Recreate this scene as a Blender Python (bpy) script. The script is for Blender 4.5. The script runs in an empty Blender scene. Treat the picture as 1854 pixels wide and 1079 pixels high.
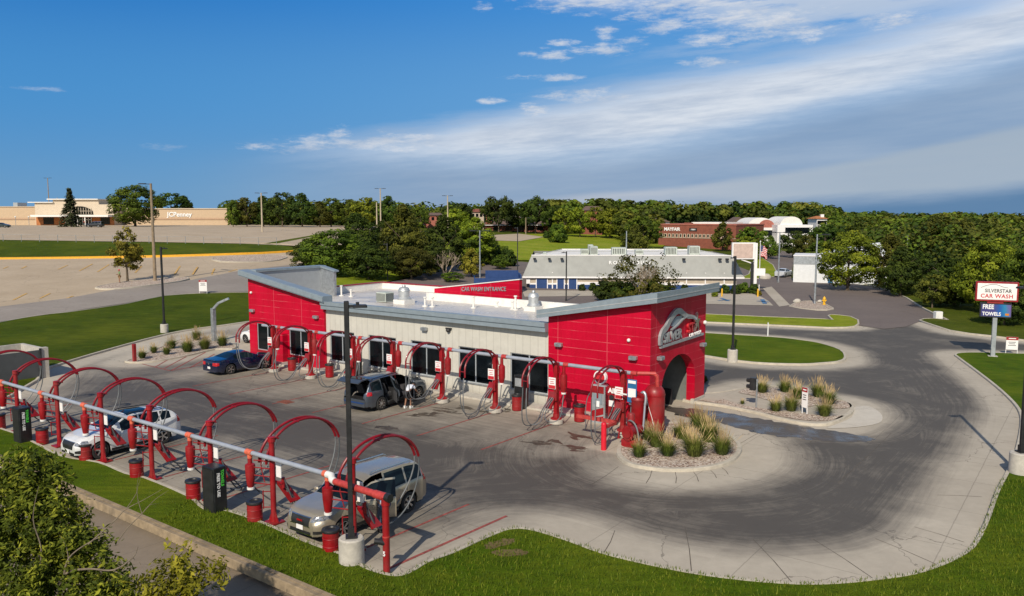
import bpy, bmesh, math, random
import numpy as np
from mathutils import Vector, Matrix
from mathutils.geometry import tessellate_polygon
from mathutils.bvhtree import BVHTree
random.seed(7); RNG = np.random.default_rng(7)
scene = bpy.context.scene
COL = scene.collection
PI = math.pi
# ------------------------------------------------------------------ survey of the site
FPX, CAMH = 1460.0, 10.5
PITCH = math.atan(150.5 / FPX); CP, SP = math.cos(PITCH), math.sin(PITCH)
TX = [-420, -100, -45, -15, 20, 60, 150, 500]
TY = [-80, 62, 80, 100, 130, 150, 200, 300, 450, 1000, 7000]
TZ = [[0]*8, [0]*8,
      [1.2, 1.2, .9, 0, 0, 0, 0, 0],
      [2.0, 2.0, 2.0, .2, 0, 0, 0, 0],
      [3.5, 3.5, 3.4, 1.2, 0, 0, 0, 0],
      [5.5, 5.5, 5.3, 2.0, .4, 0, 0, -.5],
      [6.6, 6.6, 6.2, 3.3, 1.8, .6, -.3, -2],
      [6.6, 6.6, 6.4, 5.0, 3.6, 1.8, -1, -5],
      [7, 7, 7, 6, 5, 2.5, -2, -9],
      [6, 6, 6, 5, 4, 1, -8, -16],
      [-20, -20, -20, -20, -22, -25, -30, -40]]
TZa = np.array(TZ, float)
def terr(x, y):
    x = np.clip(np.asarray(x, float), TX[0], TX[-1]); y = np.clip(np.asarray(y, float), TY[0], TY[-1])
    i = np.clip(np.searchsorted(TX, x, side='right') - 1, 0, len(TX) - 2)
    j = np.clip(np.searchsorted(TY, y, side='right') - 1, 0, len(TY) - 2)
    tx, ty = np.array(TX, float), np.array(TY, float)
    u = (x - tx[i]) / (tx[i+1] - tx[i]); v = (y - ty[j]) / (ty[j+1] - ty[j])
    return (TZa[j, i]*(1-u)*(1-v) + TZa[j, i+1]*u*(1-v) + TZa[j+1, i]*(1-u)*v + TZa[j+1, i+1]*u*v)
def tz(x, y): return float(terr(x, y))
def ray(px, py):
    u = -(py - 539.5) / FPX
    return ((px - 927) / FPX, CP + u * SP, -SP + u * CP)
def at(px, py, z=None):
    """where the sight line of a survey point meets the ground (or height z)"""
    d = ray(px, py)
    if z is not None:
        t = (z - CAMH) / d[2]; return Vector((d[0]*t, d[1]*t, z))
    t = 5.0
    while t < 6000:
        if CAMH + d[2]*t <= tz(d[0]*t, d[1]*t): break
        t *= 1.01; t += .05
    a, b = t / 1.01 - .06, t
    for _ in range(24):
        m = (a + b) / 2
        if CAMH + d[2]*m <= tz(d[0]*m, d[1]*m): b = m
        else: a = m
    return Vector((d[0]*b, d[1]*b, tz(d[0]*b, d[1]*b)))
def xat(px, Y, z=3.0): return (px - 927) / FPX * (Y*CP + (CAMH - z)*SP)
def zat(py, Y):
    d = ray(927, py); return CAMH + d[2] * Y / d[1]
# building frame (x to the right along the long front, y into the depth)
AX = Vector((0.804496, -0.593958)); BX = Vector((0.593958, 0.804496)); ORG = Vector((2.0745, 43.6948))
ROT = math.atan2(AX.y, AX.x)
def L2W(x, y, z=0.0):
    p = ORG + AX*x + BX*y; return Vector((p.x, p.y, z))
def W2L(x, y):
    q = Vector((x, y)) - ORG; return q.dot(AX), q.dot(BX)

# ------------------------------------------------------------------ materials
def new_mat(name):
    m = bpy.data.materials.new(name); m.use_nodes = True
    nt = m.node_tree; nt.nodes.clear()
    out = nt.nodes.new('ShaderNodeOutputMaterial'); b = nt.nodes.new('ShaderNodeBsdfPrincipled')
    nt.links.new(b.outputs[0], out.inputs[0])
    return m, nt, b
def nd(nt, typ, **kw):
    n = nt.nodes.new(typ)
    for k, v in kw.items():
        if k.startswith('i_'):
            n.inputs[int(k[2:]) if k[2:].isdigit() else k[2:]].default_value = v
        else: setattr(n, k, v)
    return n
def math_(nt, op, a, b=None, c=None, clamp=False):
    n = nt.nodes.new('ShaderNodeMath'); n.operation = op; n.use_clamp = clamp
    for i, v in enumerate((a, b, c)):
        if v is None: continue
        if isinstance(v, (int, float)): n.inputs[i].default_value = v
        else: nt.links.new(v, n.inputs[i])
    return n.outputs[0]
def ramp(nt, src, stops):
    n = nt.nodes.new('ShaderNodeValToRGB'); e = n.color_ramp.elements
    while len(e) > 1: e.remove(e[-1])
    e[0].position = stops[0][0]; c = stops[0][1]; e[0].color = (*c, 1) if len(c) == 3 else c
    for p, c in stops[1:]:
        k = e.new(p); k.color = (*c, 1) if len(c) == 3 else c
    nt.links.new(src, n.inputs[0]); return n.outputs[0]
def gr(v): return (v, v, v)
def noise(nt, co, scale, detail=4, rough=.55, out=0):
    n = nd(nt, 'ShaderNodeTexNoise'); n.inputs['Scale'].default_value = scale
    n.inputs['Detail'].default_value = detail; n.inputs['Roughness'].default_value = rough
    if co is not None: nt.links.new(co, n.inputs['Vector'])
    return n.outputs[out]
def mixc(nt, f, a, b, mode='MIX'):
    n = nt.nodes.new('ShaderNodeMix'); n.data_type = 'RGBA'; n.blend_type = mode
    for idx, v in ((0, f), (6, a), (7, b)):
        if isinstance(v, (int, float)): n.inputs[idx].default_value = v
        elif isinstance(v, tuple): n.inputs[idx].default_value = (*v, 1) if len(v) == 3 else v
        else: nt.links.new(v, n.inputs[idx])
    return n.outputs[2]
def coords(nt, kind='Object'): return nd(nt, 'ShaderNodeTexCoord').outputs[kind]
def geo(nt): return nd(nt, 'ShaderNodeNewGeometry').outputs['Position']
def bump(nt, b, h, strength=.3, dist=.02):
    n = nd(nt, 'ShaderNodeBump'); n.inputs['Strength'].default_value = strength; n.inputs['Distance'].default_value = dist
    nt.links.new(h, n.inputs['Height']); nt.links.new(n.outputs[0], b.inputs['Normal'])
def simple(name, col, rough=.6, metal=0.0, var=.15, scale=3.0, coat=0.0, dirt=0.0, spec=None):
    m, nt, b = new_mat(name)
    co = geo(nt)
    n1 = noise(nt, co, scale, 5, .6)
    lo = tuple(c*(1-var) for c in col); hi = tuple(min(1, c*(1+var)) for c in col)
    c = ramp(nt, n1, [(.3, lo), (.7, hi)])
    if dirt:
        n2 = noise(nt, co, .9, 6, .7)
        f = ramp(nt, n2, [(.45, gr(0)), (.75, gr(dirt))])
        c = mixc(nt, f, c, (.12, .10, .08))
    nt.links.new(c, b.inputs['Base Color'])
    b.inputs['Metallic'].default_value = metal
    r = ramp(nt, n1, [(.3, gr(max(0, rough-.06))), (.7, gr(min(1, rough+.08)))])
    nt.links.new(r, b.inputs['Roughness'])
    b.inputs['Coat Weight'].default_value = coat
    if spec is not None: b.inputs['Specular IOR Level'].default_value = spec
    return m
M = {}
M['red'] = simple('red paint', (.27, .002, .007), .45, var=.22, coat=.05, dirt=.3)
M['red_dark'] = simple('dark red paint', (.24, .003, .008), .45, var=.2, coat=.1, dirt=.25)
M['red_arch'] = simple('arch red paint', (.20, .003, .010), .42, var=.22, coat=.05)
M['salmon'] = simple('sun bleached red pipe', (.42, .045, .04), .5, var=.25, scale=8)
M['pvc'] = simple('grey pvc pipe', (.30, .33, .39), .4, var=.1, scale=2, dirt=.2)
M['coupling'] = simple('orange red coupling', (.62, .13, .07), .5, var=.3, scale=15)
M['black'] = simple('black metal', (.018, .018, .02), .45, var=.3)
M['blackbox'] = simple('black powder coat', (.012, .014, .016), .35, var=.3)
M['rubber'] = simple('black rubber', (.02, .02, .02), .8, var=.3)
M['hose'] = simple('grey vacuum hose', (.09, .10, .11), .5, var=.2)
M['hose_light'] = simple('light grey hose', (.17, .18, .19), .5, var=.2)
M['white'] = simple('white paint', (.72, .72, .70), .5, var=.06, dirt=.12)
M['whitesign'] = simple('white sign panel', (.78, .76, .76), .45, var=.04)
M['fan'] = simple('dull aluminium', (.50, .52, .53), .5, metal=.55, var=.15)
M['chrome'] = simple('brushed steel', (.62, .63, .65), .25, metal=1, var=.1)
M['galv'] = simple('galvanised steel', (.42, .45, .48), .4, metal=.7, var=.2, scale=5)
M['silver'] = simple('silver letter faces', (.34, .365, .39), .35, metal=.25, var=.15)
M['frame'] = simple('pale window frame', (.36, .39, .42), .45, metal=.1, var=.08)
M['fascia'] = simple('blue grey metal fascia', (.25, .305, .35), .45, metal=.2, var=.08, dirt=.1)
M['lining'] = simple('grey tunnel lining', (.15, .16, .15), .6, var=.15, dirt=.3)
M['gate'] = simple('dark grey gate sheet', (.075, .08, .085), .6, var=.1)
M['redbright'] = simple('bright red post paint', (.62, .012, .03), .4, var=.08)
M['greywall'] = simple('grey metal wall', (.33, .35, .37), .5, var=.06)
M['parapet'] = simple('white roof parapet', (.76, .74, .70), .6, var=.08, dirt=.12)
M['concrete_base'] = simple('pale cast concrete', (.46, .43, .38), .85, var=.15, scale=6, dirt=.2)
M['curb'] = simple('concrete curb', (.46, .415, .34), .9, var=.14, scale=4, dirt=.25)
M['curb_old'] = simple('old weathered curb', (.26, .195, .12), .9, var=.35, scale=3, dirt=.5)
M['yellow_curb'] = simple('yellow painted curb', (.70, .36, .02), .7, var=.15)
M['redline'] = simple('faded red line', (.26, .06, .05), .85, var=.55, scale=5)
M['yellowline'] = simple('faded yellow line', (.55, .33, .09), .8, var=.35, scale=4)
M['tan'] = simple('tan stucco', (.50, .375, .25), .85, var=.06, scale=1)
M['tan_light'] = simple('pale stucco', (.56, .47, .36), .85, var=.06, scale=1)
M['brick'] = simple('red brown brick', (.21, .065, .04), .85, var=.2, scale=1.5)
M['brick_pink'] = simple('light red brick', (.33, .11, .08), .85, var=.2, scale=1.5)
M['brick_orange'] = simple('orange brick', (.40, .15, .05), .85, var=.2, scale=1.5)
M['shingle'] = simple('weathered grey shingle', (.31, .315, .30), .85, var=.10, scale=.8, dirt=.12)
M['shingle_brown'] = simple('brown shingle', (.13, .085, .07), .9, var=.2, scale=.8)
M['navy'] = simple('navy blue paint', (.012, .045, .16), .5, var=.1)
M['beige'] = simple('beige siding', (.44, .37, .29), .8, var=.08)
M['shedwhite'] = simple('white metal siding', (.66, .68, .70), .5, var=.06)
M['palepole'] = simple('pale tan pole', (.42, .35, .26), .8, var=.15)
M['wood'] = simple('weathered wood pole', (.24, .18, .12), .85, var=.25, scale=2)
M['hvac'] = simple('pale green grey sheet metal', (.42, .46, .42), .55, var=.12, scale=2)
M['dark'] = simple('dark interior', (.012, .012, .014), .7, var=.3)
M['seat'] = simple('dark grey seat cloth', (.05, .05, .055), .8, var=.3)
M['bark'] = simple('grey brown bark', (.10, .075, .05), .9, var=.35, scale=6)
M['bark_pale'] = simple('pale dead bark', (.30, .24, .18), .9, var=.3, scale=8)
M['red_signtop'] = simple('dark red sign header', (.30, .02, .02), .5, var=.1)
M['text_dark'] = simple('dark grey lettering', (.05, .05, .055), .5, var=.1)
M['text_red'] = simple('red lettering', (.5, .02, .03), .5, var=.1)
M['text_white'] = simple('white lettering', (.8, .8, .8), .5, var=.03)
M['text_green'] = simple('green lettering', (.08, .55, .06), .5, var=.03)
M['mfrblue'] = simple('blue sign print', (.02, .13, .30), .5, var=.15)
M['amber'] = simple('amber lens', (.6, .2, .02), .3, var=.1)
M['tail'] = simple('red lens', (.45, .006, .012), .15, var=.1, coat=1)
M['lamp_glass'] = simple('headlamp lens', (.26, .27, .29), .12, metal=.4, var=.6, scale=16, coat=1)
M['skin'] = simple('skin', (.26, .13, .08), .55, var=.06)
M['hydrant'] = simple('yellow hydrant paint', (.72, .40, .02), .5, var=.1)
M['stain'] = simple('oily stain', (.075, .058, .042), .5, var=.5, scale=2)
def glass(name, col=(.008, .012, .014), rough=.06):
    m, nt, b = new_mat(name); co = geo(nt)
    c = ramp(nt, noise(nt, co, 1.2, 3), [(.35, tuple(v*.6 for v in col)), (.7, tuple(v*1.7 for v in col))])
    nt.links.new(c, b.inputs['Base Color']); b.inputs['Roughness'].default_value = rough
    b.inputs['IOR'].default_value = 1.38; b.inputs['Specular IOR Level'].default_value = .4
    return m
M['glass'] = glass('dark window glass', (.004, .006, .008), .08)
M['carglass'] = glass('tinted car glass', (.006, .012, .016), .03)
def carpaint(name, col, metal=.35, rough=.28):
    m, nt, b = new_mat(name); co = geo(nt)
    n1 = noise(nt, co, 2.0, 3)
    c = ramp(nt, n1, [(.3, tuple(v*.92 for v in col)), (.7, tuple(min(1, v*1.06) for v in col))])
    # road dust low on the body
    z = nd(nt, 'ShaderNodeSeparateXYZ'); nt.links.new(co, z.inputs[0])
    d = math_(nt, 'MULTIPLY', math_(nt, 'SUBTRACT', .62, z.outputs[2], clamp=True), noise(nt, co, 6, 4), clamp=True)
    c = mixc(nt, d, c, (.16, .14, .12))
    nt.links.new(c, b.inputs['Base Color'])
    b.inputs['Metallic'].default_value = metal; b.inputs['Roughness'].default_value = rough
    b.inputs['Coat Weight'].default_value = .8; b.inputs['Coat Roughness'].default_value = .05
    return m

# ------------------------------------------------------------------ mesh collector
class MB:
    def __init__(s, mtx=None): s.v = []; s.f = []; s.m = mtx or Matrix.Identity(4)
    def add(s, vs, fs):
        o = len(s.v); s.v += [tuple(s.m @ Vector(p)) for p in vs]; s.f += [tuple(i + o for i in f) for f in fs]; return s
    def box(s, x0, x1, y0, y1, z0, z1):
        return s.add([(x0,y0,z0),(x1,y0,z0),(x1,y1,z0),(x0,y1,z0),(x0,y0,z1),(x1,y0,z1),(x1,y1,z1),(x0,y1,z1)],
                     [(0,3,2,1),(4,5,6,7),(0,1,5,4),(1,2,6,5),(2,3,7,6),(3,0,4,7)])
    def bbox(s, x0, x1, y0, y1, z0, z1, b=.02):
        "box with chamfered vertical and top edges"
        pts = [(x0+b,y0),(x1-b,y0),(x1,y0+b),(x1,y1-b),(x1-b,y1),(x0+b,y1),(x0,y1-b),(x0,y0+b)]
        cx, cy = (x0+x1)/2, (y0+y1)/2
        top = [(cx+(x-cx)*(1-2*b/max(.001, x1-x0)), cy+(y-cy)*(1-2*b/max(.001, y1-y0)), z1) for x, y in pts]
        vs = [(x,y,z0) for x,y in pts] + [(x,y,z1-b) for x,y in pts] + top
        fs = [tuple(range(7,-1,-1)), tuple(range(16,24))]
        for k in (0, 8):
            for i in range(8): j = (i+1) % 8; fs.append((k+i, k+j, k+8+j, k+8+i))
        return s.add(vs, fs)
    def prism(s, pts, z0, z1):
        n = len(pts); vs = [(x,y,z0) for x,y in pts] + [(x,y,z1) for x,y in pts]
        fs = [tuple(range(n-1,-1,-1)), tuple(range(n, 2*n))] + [(i,(i+1)%n,(i+1)%n+n,i+n) for i in range(n)]
        return s.add(vs, fs)
    def poly_extrude(s, pts, axis, a, b):
        "pts in the plane across axis ('x': (y,z), 'y': (x,z)), extruded a..b, concave allowed"
        n = len(pts)
        mk = (lambda p, t: (t, p[0], p[1])) if axis == 'x' else (lambda p, t: (p[0], t, p[1]))
        vs = [mk(p, a) for p in pts] + [mk(p, b) for p in pts]
        tris = tessellate_polygon([[Vector((p[0], p[1], 0)) for p in pts]])
        fs = [tuple(t) for t in tris] + [tuple(i+n for i in reversed(t)) for t in tris]
        fs += [(i,(i+1)%n,(i+1)%n+n,i+n) for i in range(n)]
        return s.add(vs, fs)
    def cyl(s, p0, p1, r0, r1=None, n=12, caps=True):
        r1 = r0 if r1 is None else r1
        p0, p1 = Vector(p0), Vector(p1); d = (p1-p0).normalized()
        a = d.orthogonal().normalized(); b = d.cross(a)
        vs = []
        for p, r in ((p0, r0), (p1, r1)):
            for i in range(n):
                t = 2*PI*i/n; vs.append(tuple(p + (a*math.cos(t)+b*math.sin(t))*r))
        fs = [(i,(i+1)%n,(i+1)%n+n,i+n) for i in range(n)]
        if caps: fs += [tuple(range(n-1,-1,-1)), tuple(range(n,2*n))]
        return s.add(vs, fs)
    def tube(s, pts, r, n=8, caps=True):
        pts = [Vector(p) for p in pts]; k = len(pts)
        rs = r if isinstance(r, (list, tuple)) else [r]*k
        vs = []; a = None
        for i, p in enumerate(pts):
            d = (pts[min(i+1,k-1)] - pts[max(i-1,0)]).normalized()
            a = d.orthogonal().normalized() if a is None else (a - d*a.dot(d)).normalized()
            b = d.cross(a)
            for j in range(n):
                t = 2*PI*j/n; vs.append(tuple(p + (a*math.cos(t)+b*math.sin(t))*rs[i]))
        fs = []
        for i in range(k-1):
            for j in range(n): q = (j+1) % n; fs.append((i*n+j, i*n+q, (i+1)*n+q, (i+1)*n+j))
        if caps: fs += [tuple(range(n-1,-1,-1)), tuple(range((k-1)*n, k*n))]
        return s.add(vs, fs)
    def lathe(s, prof, n=16, c=(0,0,0), axis='z', cap=True):
        vs = []
        for r, h in prof:
            for i in range(n):
                t = 2*PI*i/n; x, y = r*math.cos(t), r*math.sin(t)
                p = (x, y, h) if axis == 'z' else ((x, h, y) if axis == 'y' else (h, x, y))
                vs.append((p[0]+c[0], p[1]+c[1], p[2]+c[2]))
        fs = []; k = len(prof)
        for i in range(k-1):
            for j in range(n): q = (j+1) % n; fs.append((i*n+j, i*n+q, (i+1)*n+q, (i+1)*n+j))
        if cap: fs += [tuple(range(n-1,-1,-1)), tuple(range((k-1)*n, k*n))]
        return s.add(vs, fs)
    def ball(s, c, r, n=10, m=6, sc=(1,1,1)):
        vs = [(c[0], c[1], c[2]-r*sc[2])]
        for i in range(1, m):
            a = -PI/2 + PI*i/m
            for j in range(n):
                t = 2*PI*j/n
                vs.append((c[0]+r*sc[0]*math.cos(a)*math.cos(t), c[1]+r*sc[1]*math.cos(a)*math.sin(t), c[2]+r*sc[2]*math.sin(a)))
        vs.append((c[0], c[1], c[2]+r*sc[2])); last = len(vs)-1; fs = []
        for j in range(n): fs.append((0, 1+(j+1)%n, 1+j))
        for i in range(m-2):
            for j in range(n): q = (j+1) % n; fs.append((1+i*n+j, 1+i*n+q, 1+(i+1)*n+q, 1+(i+1)*n+j))
        b = 1+(m-2)*n
        for j in range(n): fs.append((b+j, b+(j+1)%n, last))
        return s.add(vs, fs)
    def mesh(s, name, mat, smooth=False):
        me = bpy.data.meshes.new(name); me.from_pydata(s.v, [], s.f); me.validate()
        if mat is not None:
            me.materials.append(mat)
        if smooth:
            me.polygons.foreach_set('use_smooth', [True]*len(me.polygons))
            me.set_sharp_from_angle(angle=math.radians(smooth if smooth is not True else 35))
        me.update(); return me
    def build(s, name, mat, parent=None, smooth=False, loc=None, rot=None):
        return link(name, s.mesh(name, mat, smooth), parent, loc, rot)
def link(name, me, parent=None, loc=None, rot=None):
    o = bpy.data.objects.new(name, me); COL.objects.link(o)
    if parent is not None: o.parent = parent
    if loc is not None: o.location = loc
    if rot is not None: o.rotation_euler = rot
    return o
def tag(o, label=None, cat=None, group=None, kind=None):
    if label: o['label'] = label
    if cat: o['category'] = cat
    if group: o['group'] = group
    if kind: o['kind'] = kind
    return o
def thing(name, label, cat, loc=(0,0,0), rz=0.0, group=None):
    o = link(name, None, None, loc, (0, 0, rz)); return tag(o, label, cat, group)
def copy_tree(o, parent=None):
    c = o.copy(); COL.objects.link(c)
    if parent is not None: c.parent = parent
    for ch in [q for q in bpy.data.objects if q.parent == o and q != c]: copy_tree(ch, c)
    return c
def relabel(o, label, group=None):
    o['label'] = label
    if group: o['group'] = group
def text_obj(name, body, size, mat, parent, mtx, extrude=.01, bold=0.0, spacing=1.0, xs=1.0, align='CENTER'):
    cu = bpy.data.curves.new(name, 'FONT'); cu.body = body; cu.size = size; cu.extrude = extrude
    cu.offset = bold; cu.space_character = spacing; cu.align_x = align; cu.align_y = 'CENTER'; cu.resolution_u = 3
    t = bpy.data.objects.new('tmp', cu); COL.objects.link(t)
    dg = bpy.context.evaluated_depsgraph_get()
    me = bpy.data.meshes.new_from_object(t.evaluated_get(dg)); bpy.data.objects.remove(t)
    me.transform(mtx @ Matrix.Diagonal((xs, 1, 1, 1)))
    me.materials.clear(); me.materials.append(mat); me.name = name
    return link(name, me, parent)
def frame(o, xdir, ydir):
    x = Vector(xdir).normalized(); y = Vector(ydir).normalized(); z = x.cross(y)
    m = Matrix.Identity(4)
    for i in range(3): m[i][0], m[i][1], m[i][2], m[i][3] = x[i], y[i], z[i], o[i]
    return m
def bez(p0, p1, p2, p3, n=14):
    p0, p1, p2, p3 = map(Vector, (p0, p1, p2, p3)); r = []
    for i in range(n+1):
        t = i/n; r.append(p0*(1-t)**3 + p1*3*t*(1-t)**2 + p2*3*t*t*(1-t) + p3*t**3)
    return r
def catmull(pts, n=4, closed=True):
    k = len(pts); out = []
    rng = range(k) if closed else range(k-1)
    for i in rng:
        g = lambda q: Vector(pts[q % k][:2]) if closed else Vector(pts[max(0, min(k-1, q))][:2])
        p0, p1, p2, p3 = g(i-1), g(i), g(i+1), g(i+2)
        for j in range(n):
            t = j/n
            out.append(.5*((2*p1)+(p2-p0)*t+(2*p0-5*p1+4*p2-p3)*t*t+(3*p1-p0-3*p2+p3)*t**3))
    if not closed: out.append(Vector(pts[-1][:2]))
    return out
# ------------------------------------------------------------------ ground materials
def grass_mat(name, base, dry, scale=1.0):
    m, nt, b = new_mat(name); co = geo(nt)
    big = noise(nt, co, .12*scale, 4, .6); mid = noise(nt, co, 1.1*scale, 5, .7); fine = noise(nt, co, 14, 4, .75)
    st = nd(nt, 'ShaderNodeMapping'); st.inputs['Rotation'].default_value = (0, 0, .5); st.inputs['Scale'].default_value = (.9, 5, 1)
    nt.links.new(co, st.inputs[0]); mow = noise(nt, st.outputs[0], .7, 3, .5)
    lo = tuple(v*.55 for v in base); hi = tuple(v*1.35 for v in base)
    c = ramp(nt, fine, [(.28, lo), (.5, base), (.74, hi)])
    c2 = mixc(nt, ramp(nt, mid, [(.48, gr(0)), (.74, gr(.7))]), c, dry)
    c2 = mixc(nt, ramp(nt, noise(nt, co, .45*scale, 6, .7), [(.5, gr(0)), (.7, gr(.6))]), c2, tuple(v*.45 for v in base))
    c3 = mixc(nt, ramp(nt, big, [(.42, gr(0)), (.68, gr(.6))]), c2, tuple(v*1.25 for v in dry))
    c3 = mixc(nt, ramp(nt, noise(nt, co, 2.6, 5, .8), [(.62, gr(0)), (.74, gr(.5))]), c3, (dry[0]*1.5, dry[1]*1.05, dry[2]*3))
    c4 = mixc(nt, ramp(nt, mow, [(.4, gr(0)), (.66, gr(.42))]), c3, tuple(v*.5 for v in base))
    nt.links.new(c4, b.inputs['Base Color']); b.inputs['Roughness'].default_value = 1.0
    b.inputs['Specular IOR Level'].default_value = .1
    bump(nt, b, fine, .9, .08); return m
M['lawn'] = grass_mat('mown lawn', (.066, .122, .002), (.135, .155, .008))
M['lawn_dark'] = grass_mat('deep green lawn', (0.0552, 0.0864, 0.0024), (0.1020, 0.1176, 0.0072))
M['lawn_light'] = grass_mat('sunlit field grass', (0.2013, 0.2731, 0.0086), (0.3019, 0.2802, 0.0431))  # brighter, yellower green than the mown lawn
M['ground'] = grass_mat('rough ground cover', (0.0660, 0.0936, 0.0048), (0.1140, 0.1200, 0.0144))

def paving(name, cols, jx=4.6, jy=3.8, wearcol=(.048, .041, .035), usewear=True, jw=.035, patch=True):
    m, nt, b = new_mat(name); co = geo(nt)
    mp = nd(nt, 'ShaderNodeMapping'); mp.inputs['Rotation'].default_value = (0, 0, -ROT); nt.links.new(co, mp.inputs[0])
    sp = nd(nt, 'ShaderNodeSeparateXYZ'); nt.links.new(mp.outputs[0], sp.inputs[0])
    n1 = noise(nt, co, .18, 5, .6); n2 = noise(nt, co, 2.2, 6, .7); n3 = noise(nt, co, 40, 3, .6)
    c = ramp(nt, n1, [(.3, cols[0]), (.7, cols[1])])
    c = mixc(nt, ramp(nt, n2, [(.4, gr(0)), (.8, gr(.35))]), c, tuple(v*.62 for v in cols[0]))
    c = mixc(nt, ramp(nt, n3, [(.45, gr(0)), (.9, gr(.3))]), c, tuple(v*.7 for v in cols[0]))
    if patch:   # slabs differ a little in tone
        vx = math_(nt, 'FLOOR', math_(nt, 'DIVIDE', sp.outputs[0], jx)); vy = math_(nt, 'FLOOR', math_(nt, 'DIVIDE', sp.outputs[1], jy))
        cb = nd(nt, 'ShaderNodeCombineXYZ'); nt.links.new(vx, cb.inputs[0]); nt.links.new(vy, cb.inputs[1])
        wn = nd(nt, 'ShaderNodeTexWhiteNoise'); nt.links.new(cb.outputs[0], wn.inputs['Vector'])
        c = mixc(nt, math_(nt, 'MULTIPLY', wn.outputs[0], .22), c, tuple(v*.72 for v in cols[0]))
    if usewear:
        aw = nd(nt, 'ShaderNodeAttribute', attribute_name='wear'); ad = nd(nt, 'ShaderNodeAttribute', attribute_name='dist')
        asx = nd(nt, 'ShaderNodeAttribute', attribute_name='along')
        cs = nd(nt, 'ShaderNodeCombineXYZ')
        nt.links.new(math_(nt, 'MULTIPLY', ad.outputs['Fac'], 2.4), cs.inputs[0])
        nt.links.new(math_(nt, 'MULTIPLY', sp.outputs[0], .06), cs.inputs[1])
        nt.links.new(math_(nt, 'MULTIPLY', sp.outputs[1], .06), cs.inputs[2])
        streak = math_(nt, 'ADD', math_(nt, 'MULTIPLY', noise(nt, cs.outputs[0], 2.2, 8, .78), .65), math_(nt, 'MULTIPLY', noise(nt, cs.outputs[0], 9.0, 4, .7), .35))
        w = math_(nt, 'ADD', aw.outputs['Fac'], math_(nt, 'MULTIPLY', math_(nt, 'SUBTRACT', streak, .5), 1.25))
        w = math_(nt, 'ADD', w, math_(nt, 'MULTIPLY', math_(nt, 'SUBTRACT', noise(nt, co, .35, 6, .72), .5), 1.0))
        w = math_(nt, 'MULTIPLY', w, math_(nt, 'MINIMUM', math_(nt, 'MULTIPLY', aw.outputs['Fac'], 3.0), 1.0), clamp=True)
        c = mixc(nt, math_(nt, 'MULTIPLY', w, .92), c, wearcol)
        nt.links.new(ramp(nt, w, [(0, gr(.9)), (1, gr(.72))]), b.inputs['Roughness'])
    else: b.inputs['Roughness'].default_value = .9
    # sawn joints
    def joint(o, per, ph):
        q = math_(nt, 'ABSOLUTE', math_(nt, 'SUBTRACT', math_(nt, 'FRACT', math_(nt, 'ADD', math_(nt, 'DIVIDE', o, per), ph)), .5))
        return math_(nt, 'LESS_THAN', q, jw/per/2)
    wob = math_(nt, 'MULTIPLY', math_(nt, 'SUBTRACT', noise(nt, co, 3, 3), .5), .06)
    j = math_(nt, 'MAXIMUM', joint(math_(nt, 'ADD', sp.outputs[0], wob), jx, .3), joint(math_(nt, 'ADD', sp.outputs[1], wob), jy, .1))
    c = mixc(nt, math_(nt, 'MULTIPLY', j, .32), c, (.06, .05, .04))
    # hairline cracks
    vo = nd(nt, 'ShaderNodeTexVoronoi', feature='DISTANCE_TO_EDGE'); vo.inputs['Scale'].default_value = .16
    ds = nd(nt, 'ShaderNodeVectorMath', operation='ADD'); nt.links.new(co, ds.inputs[0])
    nz = noise(nt, co, 1.2, 4, .6, out=1); nt.links.new(nz, ds.inputs[1]); nt.links.new(ds.outputs[0], vo.inputs['Vector'])
    cr = math_(nt, 'LESS_THAN', vo.outputs[0], .0026)
    c = mixc(nt, math_(nt, 'MULTIPLY', cr, .5), c, (.06, .05, .04))
    nt.links.new(c, b.inputs['Base Color'])
    bump(nt, b, n3, .25, .01); return m
M['concrete'] = paving('worn concrete', ((.41, .36, .29), (.51, .455, .37)))
M['lot_beige'] = paving('faded tan paving', ((.40, .31, .21), (.49, .39, .275)), 8, 60, usewear=False, jw=.06, patch=False)
M['lot_grey'] = paving('grey road surface', ((.25, .215, .185), (.31, .27, .235)), 6, 90, usewear=False, jw=.05, patch=False)
M['asphalt'] = paving('aged purple grey asphalt', ((.135, .108, .098), (.175, .140, .125)), 300, 300, usewear=False, patch=False)
M['sidewalk'] = paving('plain concrete walk', ((.40, .35, .28), (.47, .42, .35)), 1.6, 1.6, usewear=False, jw=.02)
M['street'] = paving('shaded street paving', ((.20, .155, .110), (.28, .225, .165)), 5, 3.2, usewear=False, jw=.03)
M['apron'] = paving('new white concrete', ((.52, .47, .40), (.56, .52, .45)), 30, 30, usewear=False, patch=False)
def gravel_mat():
    m, nt, b = new_mat('mixed river gravel'); co = geo(nt)
    vo = nd(nt, 'ShaderNodeTexVoronoi'); vo.inputs['Scale'].default_value = 17; nt.links.new(co, vo.inputs['Vector'])
    sx = nd(nt, 'ShaderNodeSeparateColor'); nt.links.new(vo.outputs['Color'], sx.inputs[0])
    c = ramp(nt, sx.outputs[0], [(0, (.10, .06, .05)), (.2, (.30, .20, .15)), (.45, (.50, .39, .30)), (.75, (.66, .55, .45)), (1, (.76, .69, .60))])
    c = mixc(nt, ramp(nt, noise(nt, co, 3, 5, .7), [(.4, gr(0)), (.8, gr(.5))]), c, (.17, .11, .08))
    nt.links.new(c, b.inputs['Base Color']); b.inputs['Roughness'].default_value = .9
    bump(nt, b, vo.outputs['Distance'], .8, .06); return m
M['gravel'] = gravel_mat()
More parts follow.
